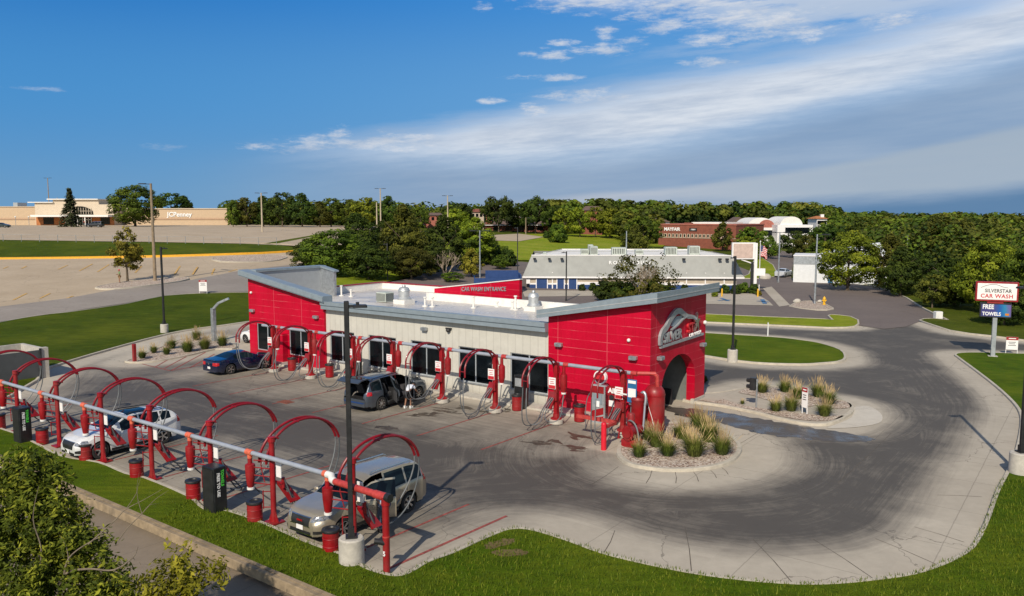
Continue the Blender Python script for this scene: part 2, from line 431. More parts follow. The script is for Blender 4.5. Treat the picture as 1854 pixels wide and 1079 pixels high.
def puddle_mat():
    m, nt, b = new_mat('standing water on concrete'); co = geo(nt)
    n1 = noise(nt, co, .9, 5, .65)
    c = ramp(nt, n1, [(.35, (.035, .030, .028)), (.6, (.09, .075, .062)), (.8, (.16, .14, .115))])
    nt.links.new(c, b.inputs['Base Color'])
    nt.links.new(ramp(nt, n1, [(.40, gr(.16)), (.62, gr(.65))]), b.inputs['Roughness'])
    bump(nt, b, noise(nt, co, 6, 2), .05, .01); return m
M['puddle'] = puddle_mat()

# ------------------------------------------------------------------ sheets
def sheet(name, pts, zoff, mat, label=None, kind='structure', step=6.0, flat=False, z=None):
    bm = bmesh.new()
    vs = [bm.verts.new((p[0], p[1], 0)) for p in pts]
    tris = tessellate_polygon([[Vector((p[0], p[1], 0)) for p in pts]])
    for t in tris:
        try: bm.faces.new([vs[i] for i in t])
        except ValueError: pass
    if not flat:
        xs = [p[0] for p in pts]; ys = [p[1] for p in pts]
        def cut(lo, hi, ax):
            s = step
            k = math.ceil(lo/s)*s
            while k < hi:
                far = (k > 150) if ax == 1 else (abs(k) > 100)
                no = (0, 1, 0) if ax == 1 else (1, 0, 0); co = (0, k, 0) if ax == 1 else (k, 0, 0)
                bmesh.ops.bisect_plane(bm, geom=bm.verts[:]+bm.edges[:]+bm.faces[:], plane_co=co, plane_no=no, dist=1e-5)
                k += s*(4 if far else 1)
        cut(min(xs), max(xs), 0); cut(min(ys), max(ys), 1)
    bmesh.ops.triangulate(bm, faces=bm.faces[:])
    for v in bm.verts: v.co.z = (tz(v.co.x, v.co.y) if z is None else z) + zoff
    bmesh.ops.recalc_face_normals(bm, faces=bm.faces[:])
    for f in bm.faces:
        if f.normal.z < 0: f.normal_flip()
    me = bpy.data.meshes.new(name); bm.to_mesh(me); bm.free(); me.materials.append(mat)
    o = link(name, me)
    if kind: o['kind'] = kind
    if label: o['label'] = label
    return o
def curb(name, pts, mat, parent, w=.16, h=.15, zoff=0.0, closed=True, inner=True):
    mb = MB(); n = len(pts); P = [Vector((p[0], p[1])) for p in pts]
    area = sum(P[i].x*P[(i+1)%n].y - P[(i+1)%n].x*P[i].y for i in range(n))
    sg = 1 if area > 0 else -1
    rings = []
    for i in range(n):
        a = P[(i-1) % n] if closed or i > 0 else P[i]; c = P[(i+1) % n] if closed or i < n-1 else P[i]
        d = (c-a)
        if d.length < 1e-6: d = Vector((1, 0))
        d.normalize(); nr = Vector((-d.y, d.x))*sg      # points inward
        q = P[i]; z = tz(q.x, q.y) + zoff
        o_, i_ = q - nr*.03, q + nr*w
        rings.append([(o_.x, o_.y, z-.12), (q.x, q.y, z+h-.015), (q.x+nr.x*.02, q.y+nr.y*.02, z+h), (i_.x, i_.y, z+h), (i_.x, i_.y, z-.05)])
    vs = [p for r in rings for p in r]; fs = []; k = 5
    for i in range(n if closed else n-1):
        j = (i+1) % n
        for q in range(k-1): fs.append((i*k+q, j*k+q, j*k+q+1, i*k+q+1))
    mb.add(vs, fs); me = mb.mesh(name, mat, True)
    return link(name, me, parent)
def px(lst): return [at(*p) for p in lst]
def lpts(lst): return [L2W(*p) for p in lst]

EDGES = []          # kerb lines, used for where tyres do and do not polish the slab
def lawn(name, pts, mat, label, curbmat='curb', smooth=3, h=.14, edge=True, curbw=.16, zoff=0.0, fill='lawn', step=6.0):
    P = catmull(pts, smooth) if smooth else [Vector(p[:2]) for p in pts]
    if edge: EDGES.append(P)
    o = sheet(name, P, h-.03+zoff, M[mat], label, step=step)
    if curbmat: curb('curb', P, M[curbmat], o, w=curbw, h=h, zoff=zoff)
    return o, P
G1 = px([(-260,700),(0,777),(58,800),(114,828),(182,840),(231,860),(266,868),(344,901),(375,925),(417,928),(489,954),(560,985),(630,1010),(664,1031),(707,1044),(734,1042),(773,1020),(820,1003),(865,982),(909,964),(930,960),(948,960),(976,965),(1030,982),(1093,1005),(1170,1024),(1255,1041),(1345,1053),(1439,1060),(1510,1059),(1584,1052),(1650,1042),(1702,1025),(1740,1006),(1763,985),(1785,940),(1802,893),(1822,855),(1837,819),(1846,775),(1845,750),(1830,728),(1800,700),(1763,671),(1735,650),(1728,643),(1745,640),(1788,640),(1854,642)])
G1 += [Vector((62, 58)), Vector((62, 20))] + lpts([(40, -22.7), (20, -22.7), (0, -22.7), (-20, -22.7), (-60, -22.7)])
G1 = [Vector(p[:2]) for p in G1]
sm1 = catmull(G1[:-7], 3, closed=False) + G1[-7:]
EDGES.append(sm1)
g1 = sheet('lawn', sm1, .10, M['lawn'], 'foreground lawn wrapping the wash lot')
curb('curb', sm1, M['curb'], g1, w=.14, h=.115)
G2 = px([(-300,668),(0,585),(121,567),(226,552),(296,537),(377,532),(447,531),(520,530),(560,560),(451,584),(363,596),(306,606),(208,632),(130,655),(102,664),(86,671),(20,720),(-300,800)])
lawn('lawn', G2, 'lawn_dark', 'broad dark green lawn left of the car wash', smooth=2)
G4 = px([(1130,592),(1200,597),(1279,604.5),(1401,612),(1455,618),(1489,624),(1524,636),(1532,650),(1520,657),(1490,660),(1450,662),(1365,659),(1279,647),(1150,624)])
lawn('lawn', G4, 'lawn', 'oval lawn island right of the building', smooth=3)
G5 = px([(1100,560),(1279,570),(1376,574.6),(1492,579),(1506,580.8),(1498,573),(1503,571),(1520,572),(1541,574.6),(1555,581),(1556,588),(1550,592.5),(1534,594.6),(1500,595),(1436,592),(1279,585),(1100,572)])
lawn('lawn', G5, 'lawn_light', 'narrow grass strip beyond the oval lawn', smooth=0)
G6 = px([(1663,581.6),(1690,591),(1718,600),(1755,606),(1793,610),(1854,618),(2100,640)]) + [Vector((75, 66)), Vector((130, 105)), Vector((125, 125)), Vector((85, 118))] + px([(1560,513.5),(1594,521.5),(1640,540),(1672,560),(1715,581),(1690,578),(1672,578.5)])
lawn('lawn', G6, 'ground', 'tree shaded verge behind the tall road sign', smooth=0)
# planting beds
P1 = px([(1116,822),(1129,838),(1149,846.5),(1197,853.5),(1245,854),(1293,848.5),(1327,837),(1343,817.6),(1337,802),(1318,787),(1280,772),(1240,766),(1180,772),(1150,786),(1125,800)])
bed1, sP1 = lawn('gravel_bed', P1, 'gravel', 'round gravel bed by the wash exit', smooth=3, h=.13, curbw=.2)
P2 = px([(1236,727),(1262,716),(1300,712),(1337,706),(1365,699),(1400,701),(1440,708),(1478,720),(1510,724),(1538,731),(1546,742),(1540,752),(1506,769),(1470,771),(1436,766),(1400,758),(1366,749),(1300,736)])
bed2, sP2 = lawn('planter_walk', P2, 'sidewalk', 'concrete island at the tunnel exit', smooth=3, h=.13, curbw=.2)
def bed(pl, label, zo=.13):
    P = catmull(px(pl), 3); return sheet('gravel_bed', P, zo, M['gravel'], label)
bed([(1337,714),(1352,707),(1372,703),(1400,705),(1440,711),(1470,721),(1500,726),(1534,732),(1541,741),(1510,744),(1478,738),(1455,741),(1425,733),(1390,728),(1365,720)], 'upper gravel patch on the exit island')
bed([(1262,728),(1295,730),(1310,727),(1345,738),(1400,746),(1445,752),(1500,757),(1528,757),(1500,766),(1440,763),(1370,748),(1300,734)], 'lower gravel patch on the exit island')
P3 = px([(226,656),(249,648),(272,637),(300,626),(324,617),(360,611),(389,613),(428,627),(420,633),(389,634),(337,646),(285,655),(249,658)])
bed3, sP3 = lawn('gravel_bed', P3, 'gravel', 'long gravel bed with tufted grasses by the far bays', smooth=3, h=.12, curbw=.16)
ap = sheet('apron', catmull(px([(1546,738),(1572,736),(1590,745),(1598,756),(1590,767),(1550,774),(1500,776),(1508,771),(1542,756)]), 3), .02, M['apron'], 'new pale concrete apron patch')
# the worn concrete slab, one sheet, with tyre polish from the distance to the kerbs
bld = [L2W(-27, -1.2), L2W(6.9, -1.2), L2W(6.9, 7.2), L2W(-10, 14), L2W(-27, 14)]
EDGES.append([Vector(p[:2]) for p in bld])
def seg_dist(X, Y, polys):
    D = np.full(X.shape, 1e9)
    for P in polys:
        n = len(P)
        for i in range(n):
            a, b = P[i], P[(i+1) % n]; dx, dy = b.x-a.x, b.y-a.y; l2 = dx*dx+dy*dy
            if l2 < 1e-9: continue
            t = np.clip(((X-a.x)*dx+(Y-a.y)*dy)/l2, 0, 1)
            D = np.minimum(D, np.hypot(X-a.x-t*dx, Y-a.y-t*dy))
    return D
def smooth(a, b, x):
    t = np.clip((x-a)/(b-a), 0, 1); return t*t*(3-2*t)
def concrete_slab():
    st = .5; lx = np.arange(-85, 66, st); ly = np.arange(-28.5, 56, st)
    gx, gy = np.meshgrid(lx, ly); X = ORG.x + AX.x*gx + BX.x*gy; Y = ORG.y + AX.y*gx + BX.y*gy
    Z = terr(X, Y)
    D = seg_dist(X, Y, EDGES)
    big = smooth(6.5, 11, gx)*(1-smooth(6, 14, gy))*(gy < 14)
    wear = (smooth(.6, 2.7, D)*(1-big) + smooth(.9, 3.7, D)*big)*1.0
    # lighter inside the bays of both rows, darker lane between
    inb = (gx > -26) & (gx < 6.0)
    stall_b = smooth(-9.5, -6.5, gy)*(gy < 0)*inb
    stall_f = (1-smooth(-16.0, -13.0, gy))*(gx < 8)
    wear = wear*(1-.60*stall_b)*(1-.42*stall_f)
    ph = np.cos((gx-.1)/3.93*2*PI)           # centre of each bay is darker
    wear += (stall_b*.22 + stall_f*.16)*(np.clip(-ph, 0, 1))*(D > .4)
    lane = np.exp(-((gy+11.3)/3.2)**2)*(1-smooth(2, 9, gx))
    wear = wear*(1+.0*lane)
    wear *= 1-.85*smooth(-24, -33, gx)*(gy < 30)*1.0 if False else 1.0
    wear = np.where((gx < -24) & (gy < 20), wear*(.35+.5*smooth(-38, -24, gx)), wear)
    wear *= (1-.55*np.clip((gx-24)/20, 0, 1))
    lot = smooth(-29, -22, gx)*(1-smooth(5, 11, gx))*smooth(-21, -19, gy)*(1-smooth(-2.6, -1.4, gy))
    wear = np.maximum(wear, lot*(.50 + .30*np.exp(-((gy+10.5)/4.5)**2)))
    front = (gx > 5.9) & (gx < 9.5) & (gy > -6.0) & (gy < 1.5)
    wear = np.where(front, wear*.15, wear)
    wear = np.where((gx > 6.5) & (gy > 8) & (gy < 20), wear*1.05, wear)
    wear = np.where(gy < -22.8, 0, wear)
    ny, nx = X.shape; V = np.stack([X, Y, Z], -1).reshape(-1, 3)
    idx = np.arange(nx*ny).reshape(ny, nx)
    F = np.stack([idx[:-1,:-1], idx[:-1,1:], idx[1:,1:], idx[1:,:-1]], -1)
    kp = ~((gx[:-1,:-1] < -8) & (gy[:-1,:-1] > 17)); F = F[kp]
    me = bpy.data.meshes.new('concrete_lot'); me.from_pydata(V.tolist(), [], F.tolist())
    for nm, arr in (('wear', np.clip(wear, 0, 1)), ('dist', D), ('along', gx)):
        a = me.attributes.new(nm, 'FLOAT', 'POINT'); a.data.foreach_set('value', arr.reshape(-1).astype(np.float32))
    me.materials.append(M['concrete']); o = link('concrete_lot', me); o['kind'] = 'structure'; o['label'] = 'worn concrete of the wash lot and drive'
concrete_slab()
# street along the near side
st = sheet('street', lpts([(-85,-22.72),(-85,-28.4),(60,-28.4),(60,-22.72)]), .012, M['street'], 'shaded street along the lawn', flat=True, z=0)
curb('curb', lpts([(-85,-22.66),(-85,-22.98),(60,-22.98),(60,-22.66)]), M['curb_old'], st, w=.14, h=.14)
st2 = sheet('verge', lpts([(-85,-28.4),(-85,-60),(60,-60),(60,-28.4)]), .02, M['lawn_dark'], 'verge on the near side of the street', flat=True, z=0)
# upper road and lots on the left
sheet('parking_lot', px([(-500,640),(-100,606),(0,560),(121,546),(226,524),(332,513),(438,492),(548,480),(548,462),(530,457),(470,460.5),(400,463),(300,466),(200,468),(0,470),(-500,474)]), .07, M['lot_beige'], 'wide tan parking lot with faded yellow stalls')
sheet('road', px([(-500,728),(-300,668),(0,584),(121,566.5),(226,551),(296,536.5),(377,531),(447,530),(552,527),(556,500),(556,490),(548,478),(438,491),(332,511),(226,522),(196,528),(121,542),(0,557),(-500,590)]), .12, M['lot_grey'], 'grey road beyond the left lawn')
o3, sG3 = lawn('grass_bank', px([(-500,436),(0,436),(199,439),(332,441),(438,443),(514,446),(533,449),(535,453),(530,457),(470,460.5),(400,463),(300,466),(200,468),(0,470),(-500,474)]), 'lawn_dark', 'grass bank below the department store lot', curbmat=None, smooth=0, h=.2, edge=False)
yc = [Vector(p[:2]) for p in px([(-500,474.3),(0,470.4),(100,469.5),(200,468.4),(300,466.4),(400,463.4),(470,460.9),(532,457.2)])]
curb('curb', [*yc, *[p + Vector((0, 1.1)) for p in reversed(yc)]], M['yellow_curb'], o3, w=.5, h=.30)
sheet('parking_lot', px([(-600,436.5),(0,435.5),(199,438.5),(332,440.5),(438,442.5),(514,445.5),(560,448),(660,462),(700,440),(690,411),(418,405.5),(200,406),(-600,406)]), .16, M['lot_beige'], 'upper department store parking lot', step=10)
# restaurant asphalt and far road
sheet('parking_lot', px([(640,525),(700,512),(735,505),(790,488),(830,477),(945,474),(1000,480),(1100,478),(1330,480),(1384,500),(1400,480),(1432,480),(1431,503.5),(1479,509.5),(1548,513.5),(1594,522),(1640,540.5),(1672,561),(1714,582),(1664,583),(1640,592),(1600,596),(1556,590),(1540,582),(1500,579.5),(1376,574.6),(1279,570.5),(1100,565),(900,570)]), .03, M['asphalt'], 'purple grey asphalt lot around the restaurant')
sheet('road', px([(1384,500),(1395,478),(1385,466),(1340,452),(1300,446),(1240,444),(1240,440),(1340,443),(1400,450),(1440,460),(1436,480),(1432,505)]), .05, M['asphalt'], 'asphalt road climbing toward the brick offices', step=10)
sheet('walk', px([(1381,522.5),(1397,519.5),(1430.5,553),(1411,556)]), .06, M['sidewalk'], 'pale walkway beside the restaurant lot', step=40)
sheet('walk', px([(1170,530),(1360,532),(1378,538),(1392,546),(1400,554),(1280,551),(1170,548)]), .06, M['sidewalk'], 'pale accessible parking pads', step=40)
sheet('walk', px([(945,526),(1090,527),(1095,536),(950,538)]), .06, M['sidewalk'], 'walk in front of the blue doors', step=40)
lawn('gravel_bed', px([(1428.5,555),(1455,546),(1485,548),(1504,556),(1509,561),(1479,562.6)]), 'gravel', 'small gravel island with the hydrant', smooth=2, h=.12, edge=False)
lawn('lawn', px([(1338,505),(1355,497),(1365,470),(1378,466),(1400,480),(1407,493),(1408,501),(1380,505)]), 'lawn_light', 'green slope behind the restaurant sign', smooth=0, h=.14, edge=False, step=20)
sheet('field', px([(870,478),(900,470),(945,472),(1130,472),(1190,455),(1210,440),(1130,426),(1000,424),(930,424),(880,430),(800,440),(780,460)]), .12, M['lawn_light'], 'bright open field behind the restaurant', step=10)
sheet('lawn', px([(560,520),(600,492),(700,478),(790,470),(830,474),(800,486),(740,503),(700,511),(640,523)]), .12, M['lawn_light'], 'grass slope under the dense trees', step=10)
lawn('gravel_bed', px([(172,524),(202,516.5),(272,508),(341,505),(326,512),(251,522),(200,526)]), 'gravel', 'gravel island under the golden tree', smooth=2, h=.26, edge=False, curbmat='curb')
lawn('gravel_bed', px([(385,468),(450,464),(505,463.5),(520,468),(480,476),(400,475)]), 'gravel', 'low gravel island below the yellow curb', smooth=2, h=.24, edge=False)
sheet('walk', px([(862,428),(940,424),(985,430),(940,438),(880,436)]), .2, M['lot_beige'], 'pale pad at the edge of the field', step=10)
# the ground itself
def ground():
    xs = sorted(set(list(np.arange(-160, 161, 5)) + [-20000,-9000,-4000,-2000,-1200,-800,-600,-500,-420,-350,-300,-260,-220,-190,190,220,260,300,350,420,500,600,800,1200,2000,4000,9000,20000]))
    ys = sorted(set(list(np.arange(-60, 320, 5)) + [-4000,-1500,-500,-200,-120,-80,340,370,400,450,520,600,700,800,1000,1400,2000,3000,4500,7000,12000,22000]))
    X, Y = np.meshgrid(xs, ys); Z = terr(X, Y) - .05
    ny, nx = X.shape; idx = np.arange(nx*ny).reshape(ny, nx)
    F = np.stack([idx[:-1,:-1], idx[:-1,1:], idx[1:,1:], idx[1:,:-1]], -1).reshape(-1, 4)
    me = bpy.data.meshes.new('ground'); me.from_pydata(np.stack([X, Y, Z], -1).reshape(-1, 3).tolist(), [], F.tolist())
    me.materials.append(M['ground']); me.polygons.foreach_set('use_smooth', [True]*len(me.polygons))
    o = link('ground', me); o['kind'] = 'structure'
ground()
# painted lines
def strip(mb, a, b, w, zo):
    a, b = Vector(a[:2]), Vector(b[:2]); d = (b-a).normalized(); n = Vector((-d.y, d.x))*w/2
    k = max(1, int((b-a).length/3)); vs = []
    for i in range(k+1):
        p = a.lerp(b, i/k)
        for s in (-1, 1): q = p + n*s; vs.append((q.x, q.y, tz(q.x, q.y)+zo))
    mb.add(vs, [(2*i, 2*i+2, 2*i+3, 2*i+1) for i in range(k)])
POSTX_F = [-21.9, -17.85, -13.65, -9.68, -5.82, -1.75, 1.87, 5.85]
POSTX_B = [-20.46, -16.67, -12.62, -9.23, -5.39, -1.62, 2.28, 6.1]
mb = MB()
for x in POSTX_F: strip(mb, L2W(x+.1, -19.3), L2W(x+.25, -14.4), .10, .008)
for x in POSTX_B[:-1]: strip(mb, L2W(x, -3.2), L2W(x-.1, -8.8), .10, .008)
strip(mb, L2W(7.6, -20.0), L2W(7.9, -14.5), .12, .008)
o = mb.build('painted_lines', M['redline']); tag(o, kind='structure', label='faded red bay lines on the concrete')
mb = MB()
for a, b in [((303,652),(282,664)),((337,646),(297.6,667)),((372,638),(309,671.5)),((388.5,641),(343.5,666)),((257.5,659),(309,671.5)),((309,671.5),(350,664)),((350,664),(381,656))]:
    strip(mb, at(*a), at(*b), .11, .008)
o = mb.build('painted_lines', M['redline']); tag(o, kind='structure', label='red hatched no parking box')
mb = MB()
for u0, v0, u1, v1 in [(475,635,555,592),(585,640,655,595),(810,645,850,605),(1045,655,1080,605),(1155,655,1185,610),(1270,655,1285,620),(350,625,405,600),(130,620,160,605),(1370,640,1420,625),(80,810,160,770),(240,800,300,770),(400,800,440,785),(20,620,50,608)]:
    strip(mb, at(u0*.302, 300+v0*.302), at(u1*.302, 300+v1*.302), .22, .10)
o = mb.build('painted_lines', M['yellowline']); tag(o, kind='structure', label='faded yellow stall lines')
mb = MB()
for a, b in [((1306,541),(1318,546)),((1300,545),(1322,544)),((1371,546),(1392,548)),((1380,543),(1385,551))]: strip(mb, at(*a), at(*b), .5, .09)
o = mb.build('painted_lines', M['mfrblue']); tag(o, kind='structure', label='blue accessible parking symbols')
mb = MB(); zz = lambda u, v: at(927+u/1.5577, 540+v/1.5577)
for q in [(290,655,258,720),(487,642,507,780),(680,680,795,808),(850,680,1025,795),(1025,678,1200,752),(1135,645,1275,688),(1070,380,920,520),(395,485,378,522),(460,490,462,522),(512,490,526,517),(560,485,577,507),(592,478,610,497),(300,475,225,525),(1200,555,1325,560),(640,412,730,362),(840,408,880,372)]:
    a_, b_ = zz(*q[:2]), zz(*q[2:]); m_ = (a_+b_)/2; nn_ = Vector((-(b_-a_).y, (b_-a_).x)).normalized()*.04
    strip(mb, a_, m_ + nn_.to_3d(), .022, .005); strip(mb, m_ + nn_.to_3d(), b_, .030, .005)
M['joint'] = simple('grimy joint filler', (.10, .085, .07), .9, var=.5, scale=3)
o = mb.build('slab_joints', M['joint']); tag(o, kind='structure', label='dark filled joints radiating across the drive')
# puddle and stains
def blob(name, pl, mat, label, zo, jit=.25, seed=1):
    r = random.Random(seed); P = catmull(px(pl), 6)
    P = [p + Vector((r.uniform(-jit, jit), r.uniform(-jit, jit))) for p in P]
    return sheet(name, P, zo, M[mat], label, flat=True)
M['bare'] = grass_mat('bare dry turf', (.17, .13, .055), (.24, .18, .09))
M['puddle'].name = M['puddle'].name
blob('puddle', [(1196,735),(1240,739),(1310,746),(1370,757),(1440,770),(1500,779),(1560,789),(1580,797),(1540,801),(1480,797),(1430,792),(1370,783),(1320,770),(1270,760),(1225,751)], 'puddle', 'wet streak running out of the wash tunnel', .009, .16)
for pl_, sd_ in (([(878,992),(900,984),(925,980),(930,986),(905,996),(884,1000)], 3), ([(890,1004),(930,1000),(955,1006),(940,1012),(905,1012)], 4), ([(1560,692),(1600,690),(1615,696),(1585,700)], 5)):
    blob('bare_patch', pl_, 'bare', 'dry bare patch in the lawn', .108, .06, sd_) if sd_ < 5 else None
r = random.Random(5)
mb = MB()
for cx, cy, rx, ry, n in [(820,742,40,5,9),(790,748,20,4,5),(990,800,35,6,10),(1040,812,18,5,6),(1060,790,20,4,5),(905,745,25,4,4),(705,775,14,4,4),(650,735,30,4,4),(770,752,30,4,4)]:
    for k in range(n):
        c = at(cx+r.gauss(0, rx*.55), cy+r.gauss(0, ry*.6)); m_ = r.randint(11, 18); a0 = r.uniform(0, 6); s1, s2 = r.uniform(.10, .75), r.uniform(.05, .26)
        th = ROT + r.gauss(0, .5)
        vs = []
        for i in range(m_):
            t = 2*PI*i/m_; q = r.uniform(.45, 1.25); x, y = s1*q*math.cos(t), s2*q*math.sin(t)
            vs.append((c.x+x*math.cos(th)-y*math.sin(th), c.y+x*math.sin(th)+y*math.cos(th), .006+.0006*k))
        mb.add(vs, [tuple(range(m_))])
o = mb.build('stains', M['stain']); tag(o, kind='structure', label='dark oil and water stains in the bays')
mb = MB(L2W(-12.5, -8.05).to_4d().to_3d() and Matrix.Translation(L2W(-12.5, -8.05)) @ Matrix.Rotation(ROT, 4, 'Z'))
mb.box(-.45, .45, -.3, .3, -.02, .012)
for i in range(6): mb.box(-.38+i*.14, -.32+i*.14, -.25, .25, .012, .02)
tag(mb.build('storm_drain', M['brick']), 'rusty square drain grate in the lot', 'drain')
# ------------------------------------------------------------------ the car wash
def red_panel_mat():
    m, nt, b = new_mat('red panelled wall'); co = coords(nt)
    sp = nd(nt, 'ShaderNodeSeparateXYZ'); nt.links.new(co, sp.inputs[0])
    h = math_(nt, 'ADD', sp.outputs[0], math_(nt, 'MULTIPLY', sp.outputs[1], .9))
    wob = math_(nt, 'MULTIPLY', math_(nt, 'SUBTRACT', noise(nt, co, .6, 2), .5), .05)
    def ln(src, per, ph, w):
        q = math_(nt, 'ABSOLUTE', math_(nt, 'SUBTRACT', math_(nt, 'FRACT', math_(nt, 'ADD', math_(nt, 'DIVIDE', math_(nt, 'ADD', src, wob), per), ph)), .5))
        return math_(nt, 'LESS_THAN', q, w/per/2)
    hl = ln(sp.outputs[2], .47, .2, .022); vl = ln(h, 3.05, .34, .03)
    msk = ramp(nt, noise(nt, co, .75, 3, .6), [(.46, gr(0)), (.62, gr(1))])
    lines = math_(nt, 'MAXIMUM', math_(nt, 'MULTIPLY', hl, msk), math_(nt, 'MULTIPLY', vl, .8))
    faint = math_(nt, 'MULTIPLY', hl, .25)
    n1 = noise(nt, co, .5, 5, .6)
    c = ramp(nt, n1, [(.28, (.41, .0012, .020)), (.5, (.47, .0015, .025)), (.72, (.54, .003, .032))])
    gz = math_(nt, 'MULTIPLY', math_(nt, 'SUBTRACT', 1.1, sp.outputs[2], clamp=True), noise(nt, co, 3, 5), clamp=True)
    c = mixc(nt, math_(nt, 'MULTIPLY', gz, .5), c, (.16, .03, .025))
    sv = nd(nt, 'ShaderNodeMapping'); sv.inputs['Scale'].default_value = (3.5, 3.5, .25); nt.links.new(co, sv.inputs[0])
    c = mixc(nt, ramp(nt, noise(nt, sv.outputs[0], 1.6, 5, .7), [(.5, gr(0)), (.78, gr(.4))]), c, (.25, .003, .010))
    c = mixc(nt, math_(nt, 'MAXIMUM', math_(nt, 'MULTIPLY', lines, .5), math_(nt, 'MULTIPLY', faint, .4)), c, (.75, .22, .24))
    nt.links.new(c, b.inputs['Base Color']); b.inputs['Roughness'].default_value = .42; b.inputs['Specular IOR Level'].default_value = .22
    bump(nt, b, lines, .4, .01); return m
M['redwall'] = red_panel_mat()
def rib_mat():
    m, nt, b = new_mat('ribbed grey beige wall'); co = coords(nt)
    sp = nd(nt, 'ShaderNodeSeparateXYZ'); nt.links.new(co, sp.inputs[0])
    h = math_(nt, 'ADD', sp.outputs[0], sp.outputs[1])
    q = math_(nt, 'ABSOLUTE', math_(nt, 'SUBTRACT', math_(nt, 'FRACT', math_(nt, 'DIVIDE', h, .52)), .5))
    l = math_(nt, 'LESS_THAN', q, .05)
    n1 = noise(nt, co, 1.5, 6, .7)
    c = ramp(nt, n1, [(.3, (.49, .475, .425)), (.7, (.57, .555, .50))])
    c = mixc(nt, math_(nt, 'MULTIPLY', l, .3), c, (.30, .29, .26))
    gz = math_(nt, 'MULTIPLY', math_(nt, 'SUBTRACT', .55, sp.outputs[2], clamp=True), noise(nt, co, 3, 5), clamp=True)
    c = mixc(nt, gz, c, (.28, .23, .16))
    nt.links.new(c, b.inputs['Base Color']); b.inputs['Roughness'].default_value = .6
    bump(nt, b, l, .5, .015); return m
M['rib'] = rib_mat()
def roof_mat():
    m, nt, b = new_mat('pale flat roof membrane'); co = geo(nt)
    n1 = noise(nt, co, .35, 5, .65); n2 = noise(nt, co, 3, 5, .7)
    c = ramp(nt, n1, [(.3, (.38, .35, .32)), (.5, (.54, .51, .48)), (.72, (.68, .66, .63))])
    c = mixc(nt, ramp(nt, n2, [(.5, gr(0)), (.8, gr(.4))]), c, (.24, .20, .17))
    nt.links.new(c, b.inputs['Base Color'])
    nt.links.new(ramp(nt, n1, [(.4, gr(.25)), (.6, gr(.6))]), b.inputs['Roughness']); return m
M['roof'] = roof_mat()
cw = thing('car_wash_building', 'long car wash with two red sloping towers, grey window wall and arched exit', 'car wash', L2W(0, 0), ROT)
X0, XL, XR = -26.75, -18.35, 6.15
DT = 6.7
def wall_with_holes(mb, x0, x1, y, t, z1, holes, z0=0.0, slope=None):
    "front wall slab from x0..x1 with rectangular openings [(a,b,zb,zt)]; top may slope"
    top = (lambda x: z1) if slope is None else (lambda x: slope[0] + (slope[1]-slope[0])*(x-x0)/(x1-x0))
    xs = x0
    def pan(a, b, za, zb_, zc=None):
        zc = zb_ if zc is None else zc
        mb.add([(a,y,za),(b,y,za),(b,y,zc),(a,y,zb_),(a,y+t,za),(b,y+t,za),(b,y+t,zc),(a,y+t,zb_)],
               [(0,1,2,3),(7,6,5,4),(0,4,5,1),(1,5,6,2),(2,6,7,3),(3,7,4,0)])
    for a, b, zb_, zt in holes:
        pan(xs, a, z0, top(xs), top(a)); pan(a, b, z0, zb_); pan(a, b, zt, top(a), top(b)); xs = b
    pan(xs, x1, z0, top(xs), top(x1))
WZ0, WZ1 = .62, 2.72
tower_win = [(-25.85, -23.45, WZ0, 2.58), (-22.15, -19.72, WZ0, 2.58)]
mid_win = [(-18.0, -15.6, WZ0, WZ1), (-14.25, -11.75, WZ0, WZ1), (-10.45, -7.9, WZ0, WZ1), (-6.55, -4.0, WZ0, WZ1), (-2.7, -.12, WZ0, WZ1)]
# left tower
mb = MB(); wall_with_holes(mb, X0, XL, -.15, .3, 0, tower_win, slope=(6.02, 4.66))
mb.build('tower_wall', M['redwall'], cw)
MB().poly_extrude([(.153, 0), (6.6, 0), (6.6, 6.2), (.153, 6.0)], 'x', X0, X0+.25).build('side_wall', M['redwall'], cw)
MB().poly_extrude([(.153, 3.9), (6.6, 3.9), (6.6, 6.35), (.153, 6.25)], 'x', X0+.253, X0+.40).build('inner_wall', M['greywall'], cw)
mb = MB(); mb.poly_extrude([(X0+.25, 0), (-24.75, 0), (-24.75, 6.0), (X0+.25, 6.28)], 'y', 6.35, 6.6)
mb.build('back_wall', M['galv'], cw)
# fascia of the left tower: front strip following the slope, and along the side and back
mb = MB()
mb.poly_extrude([(X0-.45, 6.05), (XL+.45, 4.62), (XL+.45, 5.05), (X0-.45, 6.48)], 'y', -.62, .20)
mb.build('fascia', M['fascia'], cw)
mb = MB(); mb.poly_extrude([(X0-.45, 6.12), (XL+.45, 4.69), (XL+.45, 4.98), (X0-.45, 6.41)], 'y', -.68, -.623)
mb.build('fascia_trim', M['fascia'], cw)
mb = MB(); mb.box(X0-.4, X0+.5, .203, 6.9, 6.3, 6.46); mb.poly_extrude([(X0+.502, 6.30), (-24.6, 6.02), (-24.6, 6.14), (X0+.502, 6.46)], 'y', 6.28, 6.75)
mb.build('coping', M['fascia'], cw)
